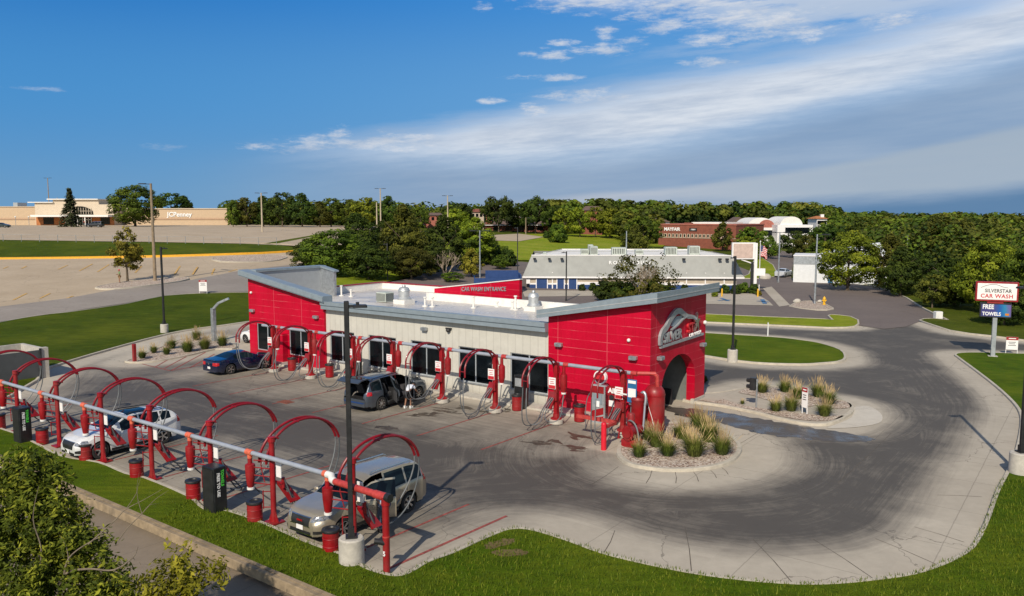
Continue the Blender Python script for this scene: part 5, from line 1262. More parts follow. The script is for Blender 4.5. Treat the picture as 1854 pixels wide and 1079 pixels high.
# ------------------------------------------------------------------ people (skinned skeletons)
def skin_mesh(name, pts, edges, radii, mat, parent, lv=1):
    me = bpy.data.meshes.new('tmp'); me.from_pydata(pts, edges, []); o = bpy.data.objects.new('tmp', me); COL.objects.link(o)
    md = o.modifiers.new('s', 'SKIN'); md.use_smooth_shade = True
    for i, rr in enumerate(radii): me.skin_vertices[0].data[i].radius = (rr, rr) if isinstance(rr, (int, float)) else rr
    me.skin_vertices[0].data[0].use_root = True
    sb = o.modifiers.new('u', 'SUBSURF'); sb.levels = lv; sb.render_levels = lv
    dg = bpy.context.evaluated_depsgraph_get(); out = bpy.data.meshes.new_from_object(o.evaluated_get(dg))
    bpy.data.objects.remove(o); out.materials.clear(); out.materials.append(mat); out.name = name
    return link(name, out, parent)
def person(label, loc, rz, J, shirt, pants, shoes, hairc, long_pants=False, scale=1.0):
    """J: joint dictionary (pelvis, chest, neck, head, shoulder/elbow/wrist L R, hip/knee/ankle/toe L R)"""
    t = thing('person', label, 'person', loc, rz); t.scale = (scale,)*3
    names = ['pelvis', 'waist', 'chest', 'neck', 'head', 'crown']
    P = [J[n] for n in names]; R_ = [(.15, .12), (.135, .105), (.165, .115), .055, (.085, .095), (.06, .07)]
    E_ = [(i, i+1) for i in range(5)]
    idx = {n: i for i, n in enumerate(names)}
    def addp(n, p, r_, par):
        idx[n] = len(P); P.append(p); R_.append(r_); E_.append((idx[par], idx[n]))
    for s in 'LR':
        addp('sh'+s, J['sh'+s], .065, 'chest'); addp('el'+s, J['el'+s], .042, 'sh'+s); addp('wr'+s, J['wr'+s], .028, 'el'+s)
        w, e = Vector(J['wr'+s]), Vector(J['el'+s]); d = (w-e).normalized(); side = d.cross(Vector((0, 0, 1)))
        side = (side if side.length > .1 else d.cross(Vector((0, 1, 0)))).normalized()
        addp('pm'+s, tuple(w+d*.07), (.036, .018), 'wr'+s)
        for k in range(4):
            o_ = side*(k-1.5)*.022; ln = (.065, .08, .075, .055)[k]; cur = Vector((0, 0, -.012))
            addp('f%d%s' % (k, s), tuple(w+d*.10+o_), .009, 'pm'+s); addp('g%d%s' % (k, s), tuple(w+d*(.10+ln)+o_+cur), .007, 'f%d%s' % (k, s))
        addp('th'+s, tuple(w+d*.05-side*.045), .010, 'pm'+s); addp('ti'+s, tuple(w+d*.095-side*.06+Vector((0,0,-.01))), .008, 'th'+s)
        addp('hi'+s, J['hi'+s], .095, 'pelvis'); addp('kn'+s, J['kn'+s], .058, 'hi'+s); addp('an'+s, J['an'+s], .038, 'kn'+s)
    skin_mesh('body', P, E_, R_, M['skin'], t)
    # head details
    h, cr = Vector(J['head']), Vector(J['crown']); up = (cr-h).normalized(); fw = Vector(J.get('face', (0, 1, 0))).normalized(); fw = (fw-up*fw.dot(up)).normalized(); sdv = up.cross(fw)
    f = MB(); c = h + up*.03
    f.ball(tuple(c+fw*.098-up*.01), .016, 6, 4)
    f.build('nose', M['skin'], t); f = MB()
    for s in (-1, 1): f.ball(tuple(c+fw*.085+sdv*s*.033+up*.018), .011, 6, 4)
    f.build('eyes', M['dark'], t); f = MB(); f.ball(tuple(c+fw*.088-up*.048), .02, 8, 4, (1, 1, .4)); f.build('mouth', M['brick_pink'], t)
    f = MB()
    for s in (-1, 1): f.ball(tuple(c+sdv*s*.088), .024, 6, 4, (.5, .8, 1.2))
    f.build('ears', M['skin'], t)
    hb = MB(); hb.ball(tuple(h+up*.075-fw*.022), .108, 12, 8, (.92, .98, .88)); hb.build('hair', M[hairc], t, smooth=True)
    # clothing
    sl = lambda a, b, k: tuple(Vector(J[a]).lerp(Vector(J[b]), k))
    skin_mesh('shirt', [J['pelvis'], J['waist'], J['chest'], tuple(Vector(J['chest']).lerp(Vector(J['neck']), .55)), J['shL'], sl('shL', 'elL', .65), J['shR'], sl('shR', 'elR', .65)],
              [(0,1),(1,2),(2,3),(2,4),(4,5),(2,6),(6,7)], [(.165,.135), (.155,.125), (.185,.135), (.08,.08), .085, .065, .085, .065], shirt, t)
    k1 = 1.0 if long_pants else 1.0
    pts = [J['pelvis']]; ed = []; rd = [(.165, .14)]
    for s in 'LR':
        i0 = len(pts); pts += [J['hi'+s], sl('hi'+s, 'kn'+s, .92)]; ed += [(0, i0), (i0, i0+1)]; rd += [.115, .085]
        if long_pants: pts += [J['kn'+s], sl('kn'+s, 'an'+s, .97)]; ed += [(i0+1, i0+2), (i0+2, i0+3)]; rd += [.075, .06]
    skin_mesh('trousers' if long_pants else 'shorts', pts, ed, rd, pants, t)
    for s in 'LR':
        a = Vector(J['an'+s]); td = Vector(J['toe'+s])-a; td.z = 0; td.normalize(); rt = math.atan2(td.y, td.x)
        m_ = MB(Matrix.Translation((a.x, a.y, 0)) @ Matrix.Rotation(rt, 4, 'Z'))
        m_.bbox(-.08, .20, -.05, .05, a.z-.09, a.z-.01, .03); m_.bbox(-.08, .06, -.048, .048, a.z-.01, a.z+.05, .02)
        m_.build('shoe', shoes, t)
    return t
cl = lambda n, c: simple(n, c, .85, var=.12, scale=9)
STAND = dict(pelvis=(0,0,.95), waist=(0,0,1.1), chest=(0,.0,1.32), neck=(0,.01,1.50), head=(0,.03,1.60), crown=(0,.03,1.70), face=(0,1,0),
    shL=(-.19,0,1.40), elL=(-.26,.05,1.13), wrL=(-.18,.25,1.10), shR=(.19,0,1.40), elR=(.26,.03,1.13), wrR=(.16,.25,1.12),
    hiL=(-.10,0,.90), knL=(-.11,.02,.50), anL=(-.12,-.01,.10), toeL=(-.14,.2,.05), hiR=(.10,0,.90), knR=(.12,.02,.50), anR=(.14,-.01,.10), toeR=(.16,.2,.05))
BEND = dict(pelvis=(0,-.05,.92), waist=(0,.08,1.03), chest=(0,.30,1.15), neck=(0,.46,1.20), head=(0,.56,1.20), crown=(0,.66,1.22), face=(0,.4,-1),
    shL=(-.17,.36,1.17), elL=(-.20,.45,.90), wrL=(-.14,.62,.72), shR=(.17,.36,1.17), elR=(.22,.52,.92), wrR=(.18,.74,.76),
    hiL=(-.10,-.04,.87), knL=(-.12,.06,.48), anL=(-.12,-.06,.10), toeL=(-.13,.14,.05), hiR=(.10,-.04,.87), knR=(.13,.16,.50), anR=(.16,.08,.10), toeR=(.17,.28,.05))
person('person in white tee and dark shorts bending into the open grey suv', L2W(-5.95, -5.05), ROT + math.radians(8), BEND, cl('white cotton tee', (.62, .66, .74)), cl('dark shorts', (.02, .02, .025)), M['white'], 'dark')
B2 = dict(BEND)
person('person in pale blue shirt leaning into the open door of the champagne suv', L2W(5.42, -18.05), ROT + math.radians(68), B2, cl('pale blue work shirt', (.28, .36, .50)), cl('faded jeans', (.06, .08, .12)), M['black'], 'bark', True)
q = at(217, 515); person('person in green shirt and tan shorts standing by the golden tree', (q.x, q.y, q.z+.12), 2.2, STAND, cl('green shirt', (.16, .30, .12)), cl('tan shorts', (.30, .18, .09)), M['black'], 'text_red')
q = at(153, 409.5); person('person in a red shirt outside the department store doors', (q.x, q.y, q.z+.17), 2.9, STAND, cl('red shirt', (.5, .06, .05)), cl('grey trousers', (.12, .12, .13)), M['black'], 'bark', True)
# ------------------------------------------------------------------ lamps, signs, small site furniture
def black_lamp(label, base, topz, armdir, base_h=.75, base_r=.36, group='black lot lamps', arm=.42, square=True, cb=True):
    """square black pole with one flat head on a concrete drum"""
    x, y, z = base; t = thing('lot_lamp', label, 'street lamp', (x, y, z), armdir, group)
    if cb: MB().lathe([(base_r, -.1), (base_r, base_h-.04), (base_r-.04, base_h)], 24).build('footing', M['concrete_base'], t, smooth=True)
    b0 = base_h if cb else 0
    MB().bbox(-.075, .075, -.075, .075, b0, topz-z, .02).build('pole', M['black'], t)
    MB().box(-.17, .17, -.17, .17, b0, b0+.05).box(-.10, .10, -.10, .10, b0+.05, b0+.30).build('base_cover', M['black'], t)
    h = topz-z
    MB().box(.07, .20, -.04, .04, h-.20, h-.12).build('arm', M['black'], t)
    MB().bbox(.18, .18+arm, -.15, .15, h-.20, h-.12, .03).cyl((.32, 0, h-.12), (.32, 0, h-.04), .05, n=8).build('head', M['black'], t)
    return t
black_lamp('tall black lamp on a round concrete footing by the champagne suv', L2W(6.48, -20.42), 8.0, math.radians(12), .85, .38)
black_lamp('black lamp at the right edge of the lot on a concrete footing', Vector((20.6, 31.8, 0)), 7.8, math.radians(180+5), .95, .42)
p = at(1326, 655); black_lamp('black lamp on the oval lawn behind the arched exit', (p.x, p.y, .0), 7.6, math.radians(95), .9, .36)
p = at(298, 604); black_lamp('black lamp on the broad left lawn', (p.x, p.y, p.z), zat(447, p.y), math.radians(60), .85, .33)
for a, b, tp, lb in [(702, 508, 440, 'thin black lamp in front of the dense dark trees'), (1025, 545, 455, 'thin black lamp in front of the blue restaurant doors'), (937, 497, 411, 'thin black lamp left of the restaurant roof')]:
    p = at(a, b); black_lamp(lb, tuple(p), zat(tp, p.y), math.radians(180), cb=False)
def tall_pole(label, base, topz, r_=.11, heads=2, mat='wood', cat='street lamp', nm='pole_lamp', rz=0.0, group=None, headc='black'):
    x, y, z = base; t = thing(nm, label, cat, (x, y, z), rz, group); h = topz-z
    MB().cyl((0, 0, -.1), (0, 0, h), r_*1.3, r_*.8, 10).build('pole', M[mat], t, smooth=True)
    if heads:
        MB().box(-.9 if heads == 2 else 0, .9, -.05, .05, h-.12, h-.04).build('arm', M['black'], t)
        for s in ((-1, 1) if heads == 2 else (1,)): MB().bbox(min(s*.6, s*1.5), max(s*.6, s*1.5), -.22, .22, h-.10, h+.02, .04).build('head', M[headc], t)
    return t
tall_pole('wooden pole lamp standing on the gravel island with the golden tree', tuple(at(281, 510)), zat(332, at(281, 510).y), .17, 1, rz=PI, mat='wood')
for a, b, tp, lb, hd_ in [(91, 407, 322, 'wooden pole lamp in front of the department store', 2), (475, 421, 349, 'wooden pole lamp at the right end of the upper lot', 2), (690, 405, 341, 'tallest twin head lamp above the trees left of centre', 2),
                        (683, 405, 366, 'bare pale pole beside the twin head lamp', 0), (811, 402, 354, 'pale pole lamp rising over the round trees', 2), (247, 408, 342, 'pale pole standing in front of the broad store tree', 0), (952, 425, 394, 'short white pole lamp at the edge of the field', 1)]:
    p = at(a, b)
    if a in (690, 683, 811): p = Vector((xat(a, 222), 222, tz(xat(a, 222), 222)))
    tall_pole(lb, tuple(p), zat(tp, p.y), .17, hd_, 'palepole' if 247 < a < 940 else 'wood')
for a, b, tp, lb, hd_ in [(869, 512, 417, 'pale grey pole lamp beside the yellow shrub', 2), (1475, 551, 424, 'grey pole lamp on the small hydrant island', 1), (1409, 512, 420, 'grey pole lamp at the end of the restaurant walkway', 2), (1640, 500, 426, 'pale pole among the dark trees on the right', 0), (1133, 520, 418, 'grey pole rising behind the tree at the restaurant', 0), (1336, 440, 400, 'thin white pole in front of the brick offices', 1)]:
    p = at(a, b); tall_pole(lb, tuple(p), zat(tp, p.y), .10, hd_, 'galv')
p = at(1475, 551); MB
# big road sign
p = at(1797, 647)
t = thing('road_sign', 'tall pylon sign reading SILVERSTAR CAR WASH above a FREE TOWELS screen', 'sign', (p.x, p.y, 0), math.radians(-24))
t.scale = (.77, 1, 1); k = p.y*CP/FPX + .012
def mm(px_): return px_*k
zt0, zt1 = zat(545, p.y), zat(510, p.y)
MB().bbox(-.19, .19, -.14, .14, 0, zat(574, p.y)+.1, .02).build('post', M['silver'], t)
MB().box(-.4, .4, -.3, .3, -.05, .12).build('footing', M['concrete_base'], t)
w = 1.78
MB().bbox(-w, w, -.22, .22, zt0, zt1, .04).build('cabinet', M['red'], t)
MB().box(-w+.16, w-.16, -.24, -.222, zt0+.12, zt1-.12).build('face_border', M['text_white'], t)
MB().box(-w+.20, w-.20, -.246, -.241, zt0+.16, zt1-.16).build('face', M['whitesign'], t)
zc = (zt0+zt1)/2
text_obj('lettering', 'SILVERSTAR', .36, M['text_dark'], t, frame((.1, -.25, zc+.05), (1, 0, 0), (0, 0, 1)), .003, .008, 1.05, 1.12)
text_obj('lettering', 'CAR WASH', .40, M['text_red'], t, frame((.0, -.25, zc-.34), (1, 0, 0), (0, 0, 1)), .003, .010, 1.1, 1.22)
mb = MB(); pts = catmull([(-1.35, zc+.27), (-1.0, zc+.40), (-.5, zc+.52), (.0, zc+.50), (.45, zc+.36), (.9, zc+.30)], 4, closed=False)
L_ = [(q.x, q.y+.015) for q in pts]; R2 = [(q.x, q.y-.015) for q in pts]; mb.poly_extrude(L_+R2[::-1], 'y', -.252, -.247); mb.build('car_outline', M['text_dark'], t)
MB().box(-.75, .6, -.15, .15, zat(549, p.y), zt0+.01).build('spacer', M['red'], t)
s0, s1 = zat(574, p.y), zat(549, p.y)
def screen_mat():
    m, nt, b = new_mat('led message screen'); co = coords(nt); sp = nd(nt, 'ShaderNodeSeparateXYZ'); nt.links.new(co, sp.inputs[0])
    n1 = noise(nt, co, 1.4, 3); v = math_(nt, 'ADD', sp.outputs[0], math_(nt, 'MULTIPLY', n1, .8))
    c = ramp(nt, math_(nt, 'MULTIPLY', math_(nt, 'ADD', v, 1.2), .33), [(.0, (.035, .035, .12)), (.5, (.045, .045, .16)), (.62, (.01, .07, .26)), (.8, (.02, .16, .30)), (1, (.16, .03, .18))])
    nt.links.new(c, b.inputs['Base Color']); nt.links.new(c, b.inputs['Emission Color']); b.inputs['Emission Strength'].default_value = .35; b.inputs['Roughness'].default_value = .3
    return m
M['screen'] = screen_mat()
MB().bbox(-1.30, 1.32, -.2, .2, s0, s1, .03).build('screen_housing', M['black'], t)
MB().box(-1.22, 1.24, -.212, -.202, s0+.07, s1-.07).build('screen', M['screen'], t)
text_obj('screen_text', 'FREE', .46, M['text_white'], t, frame((-1.12, -.215, (s0+s1)/2+.24), (1, 0, 0), (0, 0, 1)), .003, .012, 1.0, 1.0, 'LEFT')
text_obj('screen_text', 'TOWELS', .36, M['text_white'], t, frame((-1.12, -.215, (s0+s1)/2-.27), (1, 0, 0), (0, 0, 1)), .003, .010, 1.0, 1.1, 'LEFT')
MB().box(.78, 1.1, -.218, -.214, (s0+s1)/2-.35, (s0+s1)/2-.2).build('screen_art', M['amber'], t)
# small signs
def a_sign(label, base, rz, w=.62, h=1.25, hdr=True, zlow=.28, lines=True):
    t = thing('yard_sign', label, 'sign', tuple(base), rz)
    MB().box(-w/2, w/2, -.02, .02, zlow, h).build('panel', M['whitesign'], t)
    if hdr: MB().box(-w/2, w/2, -.026, -.021, h-.24, h).build('header', M['red_signtop'], t)
    MB().box(-w/2, -w/2+.04, .0, .04, 0, zlow).box(w/2-.04, w/2, .0, .04, 0, zlow).build('leg', M['whitesign'], t)
    if lines:
        m_ = MB()
        for i, q in enumerate((.2, .16, .22)): m_.box(-q*w*1.5, q*w*1.5, -.027, -.022, h-.42-i*.12, h-.38-i*.12)
        m_.build('print', M['text_dark'], t)
        m_ = MB(); m_.box(-w*.3, w*.3, -.031, -.027, h-.15, h-.09); m_.build('header_print', M['text_white'], t) if hdr else None
    return t
a_sign('white yard sign with red header at the top of the left lawn', at(368, 533)+Vector((0, 0, .1)), .1, .9, 1.6)
a_sign('white yard sign with red header beside the tall road sign', at(1831, 642)+Vector((0, 0, .1)), -.3, .8, 1.25)
a_sign('white and red sign panel standing on the tunnel exit island', at(1456, 753)+Vector((0, 0, .1)), math.radians(-62), .36, 1.42, zlow=.35)
t = thing('traffic_light', 'black two lens signal on a thin grey post facing the tunnel exit', 'traffic light', at(1369, 741)+Vector((0, 0, .1)), ROT)
MB().cyl((0, 0, 0), (0, 0, 1.55), .045, n=10).build('post', M['galv'], t); MB().bbox(-.36, -.06, -.16, .16, .95, 1.62, .03).build('housing', M['black'], t)
v = MB()
for z in (1.12, 1.45): v.lathe([(.10, -.56), (.12, -.36), (.115, -.36), (.095, -.56)], 14, (0, 0, z), 'x', cap=False)
v.build('visor', M['black'], t)
t = thing('white_marker', 'slim white marker post on the far edge of the oval lawn', 'post', at(1390, 611)+Vector((0, 0, .1)))
MB().cyl((0, 0, 0), (0, 0, 1.15), .055, n=10).ball((0, 0, 1.15), .055, 8, 4).build('post', M['white'], t, smooth=True)
t = thing('red_post', 'short dark red square post at the tip of the long gravel bed', 'bollard', at(244, 657)+Vector((0, 0, .02)), ROT)
MB().bbox(-.11, .11, -.11, .11, 0, 1.35, .02).build('post', M['red'], t)
t = thing('height_arm', 'bent grey clearance arm standing in the long gravel bed', 'post', at(388, 619)+Vector((0, 0, .1)), ROT)
MB().bbox(-.16, .16, -.16, .16, 0, 2.7, .02).build('post', M['galv'], t)
MB(Matrix.Translation((0, 0, 2.6)) @ Matrix.Rotation(math.radians(28), 4, 'Y') @ Matrix.Identity(4)).box(0, 0.01, 0, .01, 0, .01)
MB().tube([(0, 0, 2.62), (.55, .15, 3.15), (1.45, .5, 3.55)], .12, 4).build('arm', M['galv'], t)
t = thing('fire_hydrant', 'yellow fire hydrant on the small gravel island', 'hydrant', at(1492, 553)+Vector((0, 0, .1)))
MB().lathe([(.2, 0), (.2, .06), (.14, .1), (.14, .62), (.18, .66), (.18, .70), (.12, .86), (.04, .92), (.03, .98)], 14).build('barrel', M['hydrant'], t, smooth=True)
MB().cyl((-.26, 0, .5), (.26, 0, .5), .07, n=10).cyl((0, -.25, .45), (0, 0, .45), .09, n=10).build('nozzle', M['hydrant'], t)
for a_, b_, lb, s in [(1443, 549, 'boulder at the left end of the hydrant island', .42), (1386, 505, 'pale boulder by the restaurant lot corner', .9), (1484, 549, 'stone at the foot of the grey pole lamp', .25)]:
    t = thing('boulder', lb, 'rock', at(a_, b_)+Vector((0, 0, .15))); m_ = MB(); m_.ball((0, 0, .1), s, 12, 8, (1.1, .8, .7)); rr = random.Random(3)
    m_.v = [(x*(1+rr.uniform(-.12, .12)), y*(1+rr.uniform(-.12, .12)), z*(1+rr.uniform(-.1, .1))) for x, y, z in m_.v]; m_.build('stone', M['concrete_base'], t, smooth=True)
for a_, b_, lb in [(1307, 537.5, 'yellow bollard at the left accessible pad'), (1372, 538, 'yellow bollard at the right accessible pad')]:
    t = thing('yellow_bollard', lb, 'bollard', at(a_, b_)); MB().cyl((0, 0, 0), (0, 0, 1.0), .1, n=10).ball((0, 0, 1.0), .1, 10, 4).build('post', M['hydrant'], t, smooth=True)
t = thing('utility_box', 'white utility box at the tip of the shaded verge', 'box', at(1698, 578)+Vector((0, 0, .1))); MB().bbox(-.35, .35, -.3, .3, 0, .7, .04).build('body', M['white'], t)
# trash enclosure at the left edge
t = thing('dumpster_enclosure', 'grey walled dumpster enclosure behind the left arches', 'enclosure', L2W(-30.6, -12.9), ROT)
MB().box(-3.4, -.30, -.02, .2, 0, 1.9).box(-3.6, -3.4, -8.2, .2, 0, 1.9).box(-3.4, -.2, -8.2, -8.0, 0, 1.9).box(-.30, .05, -.25, .2, 0, 1.98).build('wall', M['concrete_base'], t)
MB().box(-.12, -.04, -3.9, -.28, .08, 1.85).box(-.12, -.04, -7.9, -4.1, .08, 1.85).build('gate', M['gate'], t)
for gx_, gy_ in ((-.02, -4.0), (.07, -.3), (-.02, -7.95)): MB().cyl((gx_, gy_, 0), (gx_, gy_, 1.97), .075, n=8).build('gate_post', M['black'], t)
dd = thing('dumpster', 'dark green dumpster inside the grey enclosure', 'dumpster', L2W(-32.6, -16.2), ROT); MB().box(-.7, .8, -1.6, 1.4, .1, 1.45).build('bin', M['greywall'], dd); MB().box(-.75, .85, -1.65, 1.45, 1.453, 1.52).build('lid', M['black'], dd)
# fence on the bank
t = thing('chain_fence', 'low wire fence with thin posts along the top of the grass bank', 'fence')
fp = [px([(x, 438.5 + (x/533)*7)])[0] for x in range(-60, 534, 33)]
for p in fp: MB().cyl((p.x, p.y, p.z), (p.x, p.y, p.z+1.5), .045, n=6).build('post', M['galv'], t)
m_ = MB()
for a, b in zip(fp, fp[1:]):
    for h in (1.45, .75): m_.cyl((a.x, a.y, a.z+h), (b.x, b.y, b.z+h), .02, n=4)
m_.build('wire', M['galv'], t)
# ornamental grasses: one build, many copies
M['blade'] = None
def tuft_mats():
    m, nt, b = new_mat('grass blades'); co = coords(nt); sp = nd(nt, 'ShaderNodeSeparateXYZ'); nt.links.new(co, sp.inputs[0])
    oi = nd(nt, 'ShaderNodeObjectInfo').outputs['Random']
    v = math_(nt, 'ADD', math_(nt, 'MULTIPLY', sp.outputs[2], .9), math_(nt, 'MULTIPLY', math_(nt, 'SUBTRACT', noise(nt, co, 9, 2), .5), .8))
    c = ramp(nt, v, [(.0, (.02, .04, .004)), (.35, (.08, .125, .008)), (.7, (.17, .20, .015)), (1, (.30, .27, .07))])
    c = mixc(nt, math_(nt, 'MULTIPLY', oi, .35), c, (.20, .19, .04)); nt.links.new(c, b.inputs['Base Color']); b.inputs['Roughness'].default_value = .8
    m2, nt, b = new_mat('dry grass plumes'); co = coords(nt)
    c = ramp(nt, noise(nt, co, 7, 3), [(.3, (.34, .23, .10)), (.7, (.56, .42, .22))]); nt.links.new(c, b.inputs['Base Color']); b.inputs['Roughness'].default_value = .9
    return m, m2
M['blade'], M['plume'] = tuft_mats()
def tuft_proto(seed):
    rr = random.Random(seed); t = thing('feather_grass', '', 'ornamental grass'); b = MB()
    for k in range(760):
        a = rr.uniform(0, 2*PI); r0 = rr.uniform(0, .24); ln = rr.uniform(.35, 1.0); out = rr.uniform(.05, .80)*(1.15-ln*.55); w = rr.uniform(.006, .013)
        c, s = math.cos(a), math.sin(a); x, y = r0*c, r0*s
        p = [(x, y, 0), (x+c*out*.3, y+s*out*.3, ln*.5), (x+c*out, y+s*out, ln*rr.uniform(.75, .95))]
        b.add([(p[0][0]-s*w, p[0][1]+c*w, 0), (p[0][0]+s*w, p[0][1]-c*w, 0), (p[1][0]+s*w, p[1][1]-c*w, p[1][2]), (p[1][0]-s*w, p[1][1]+c*w, p[1][2]), p[2]], [(0,1,2,3),(3,2,4)])
    b.build('blades', M['blade'], t); f = MB()
    for k in range(52):
        a = rr.uniform(0, 2*PI); ln = rr.uniform(.85, 1.38); out = abs(rr.gauss(0, .26))+.03; c, s = math.cos(a), math.sin(a)
        p0 = Vector((c*.05, s*.05, .3)); p1 = Vector((c*out, s*out, ln*.72)); p2 = Vector((c*out*1.35, s*out*1.35, ln))
        f.tube([p0, p1], .003, 3, False); f.tube([p1, p1.lerp(p2, .4), p2], [.005, .011, .002], 3, False)
    f.build('plumes', M['plume'], t); return t
protos = [tuft_proto(s) for s in (1, 2, 3)]; used = [False]*3
def tuft(a_, b_, s, lb, grp, k, zo=.12):
    k %= 3
    o = protos[k] if not used[k] else copy_tree(protos[k]); used[k] = True
    q = at(a_, b_); o.location = (q.x, q.y, q.z+zo); o.rotation_euler = (0, 0, a_*.7); o.scale = (s*.95, s*.95, s*.86); relabel(o, lb, grp)
gb = 'feather grasses in the round bed'
for i, (a_, b_, s, lb) in enumerate([(1157, 831, .85, 'small tuft at the near left rim of the round bed'), (1187, 812, 1.05, 'tuft right behind the near left one beside the red skid'), (1209, 829, .95, 'tuft at the front of the round bed'), (1257, 829, 1.25, 'largest tuft at the front centre of the round bed'), (1307, 826, 1.1, 'tuft at the right rim of the round bed'), (1232, 797, .95, 'tuft in the middle of the round bed'), (1248, 810, .8, 'short tuft behind the largest one'), (1262, 777, 1.0, 'tuft at the back of the round bed'), (1285, 803, 1.15, 'tuft between the back tuft and the right rim'), (1277, 788, 1.1, 'tall tuft behind the right rim'), (1172, 800, .8, 'tuft tucked against the red motor')]):
    tuft(a_, b_, s, 'tan plumed grass, ' + lb, gb, i)
gb = 'feather grasses on the exit island'
for i, (a_, b_, s, lb) in enumerate([(1380, 714, .95, 'behind the black signal'), (1421, 713, 1.0, 'at the top centre'), (1443, 725, 1.0, 'left of the white and red panel top'), (1481, 722, 1.1, 'at the upper right'), (1500, 735, 1.05, 'at the right end'), (1404, 748, .85, 'small, right of the signal foot'), (1432, 747, 1.05, 'left of the panel foot'), (1492, 757, 1.0, 'at the lower right'), (1344, 735, .3, 'tiny, near the tunnel')]):
    tuft(a_, b_, s, 'tan plumed grass %s of the exit island' % lb, gb, i+1)
gb = 'feather grasses in the long gravel bed'
for i, (a_, b_, s, lb) in enumerate([(258, 651, .8, 'nearest the red post'), (279, 641, .75, 'second from the red post'), (302, 644, .8, 'low on the near rim'), (311, 633, 1.0, 'behind the near rim one'), (340, 639, 1.25, 'tallest, in the middle'), (356, 617, 1.05, 'at the far rim'), (371, 634, 1.2, 'just left of the bent arm'), (403, 628, 1.15, 'right of the bent arm')]):
    tuft(a_, b_, s, 'tan plumed grass in the long bed, ' + lb, gb, i+2)
tuft(1280, 690, .8, 'dark green shrub grass behind the exit wall corner', None, 0) if False else None
# ------------------------------------------------------------------ trees
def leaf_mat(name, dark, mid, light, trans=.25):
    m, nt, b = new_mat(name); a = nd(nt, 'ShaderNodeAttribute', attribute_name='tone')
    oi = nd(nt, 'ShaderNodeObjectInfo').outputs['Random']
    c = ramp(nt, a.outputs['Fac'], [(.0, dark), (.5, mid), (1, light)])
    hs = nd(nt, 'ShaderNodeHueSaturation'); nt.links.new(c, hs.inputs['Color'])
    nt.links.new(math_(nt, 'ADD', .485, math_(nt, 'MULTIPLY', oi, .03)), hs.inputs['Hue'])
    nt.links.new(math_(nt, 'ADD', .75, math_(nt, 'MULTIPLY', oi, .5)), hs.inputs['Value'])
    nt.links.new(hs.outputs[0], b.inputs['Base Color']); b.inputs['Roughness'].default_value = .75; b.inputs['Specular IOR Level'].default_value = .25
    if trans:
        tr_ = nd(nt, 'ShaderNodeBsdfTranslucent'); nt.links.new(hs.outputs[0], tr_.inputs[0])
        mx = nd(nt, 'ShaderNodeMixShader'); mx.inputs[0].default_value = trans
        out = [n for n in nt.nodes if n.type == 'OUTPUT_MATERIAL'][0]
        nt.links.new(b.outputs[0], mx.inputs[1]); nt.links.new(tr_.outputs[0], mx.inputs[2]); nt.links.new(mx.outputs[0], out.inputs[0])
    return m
LM = dict(
    dark=leaf_mat('dark green leaves', (0.0112, 0.0225, 0.0037), (0.0393, 0.0674, 0.0066), (0.0936, 0.1310, 0.0112)),
    green=leaf_mat('green leaves', (0.0190, 0.0359, 0.0042), (0.0739, 0.1162, 0.0084), (0.1637, 0.2112, 0.0148)),
    lime=leaf_mat('yellow green leaves', (0.0384, 0.0576, 0.0048), (0.1440, 0.1860, 0.0096), (0.2880, 0.3120, 0.0216)),
    olive=leaf_mat('olive leaves', (0.0211, 0.0288, 0.0038), (0.0768, 0.0845, 0.0086), (0.1536, 0.1488, 0.0173)),
    gold=leaf_mat('golden green leaves', (.050, .045, .006), (.150, .130, .012), (.290, .225, .030)),
    spruce=leaf_mat('spruce needles', (.018, .030, .012), (.045, .058, .022), (.085, .090, .035), .05),
    near=leaf_mat('bright yellow green leaves', (0.0154, 0.0242, 0.0033), (0.0935, 0.1155, 0.0077), (0.3740, 0.3630, 0.0330), .28))
def quads(C, N, size, asp=.55, seed=0):
    "leaf rhombi at centres C facing roughly N"
    g = np.random.default_rng(seed); n = len(C)
    N = N / np.maximum(1e-6, np.linalg.norm(N, axis=1, keepdims=True))
    T = g.normal(size=(n, 3)); T -= N*np.sum(T*N, 1, keepdims=True); T /= np.maximum(1e-6, np.linalg.norm(T, axis=1, keepdims=True))
    B = np.cross(N, T); s = (size*g.uniform(.6, 1.3, n))[:, None]
    V = np.stack([C - T*s, C - B*s*asp + T*s*.1, C + T*s, C + B*s*asp + T*s*.1], 1)
    return V.reshape(-1, 3)
def leaf_object(name, V, tone, mat, parent=None):
    n = len(V)//4; me = bpy.data.meshes.new(name)
    me.vertices.add(len(V)); me.vertices.foreach_set('co', V.astype(np.float32).reshape(-1))
    me.loops.add(n*4); me.polygons.add(n)
    me.loops.foreach_set('vertex_index', np.arange(n*4, dtype=np.int32)); me.polygons.foreach_set('loop_start', np.arange(0, n*4, 4, dtype=np.int32))
    at_ = me.attributes.new('tone', 'FLOAT', 'FACE'); at_.data.foreach_set('value', np.clip(tone, 0, 1).astype(np.float32))
    me.materials.append(mat); me.update(calc_edges=True); me.validate()
    return link(name, me, parent)
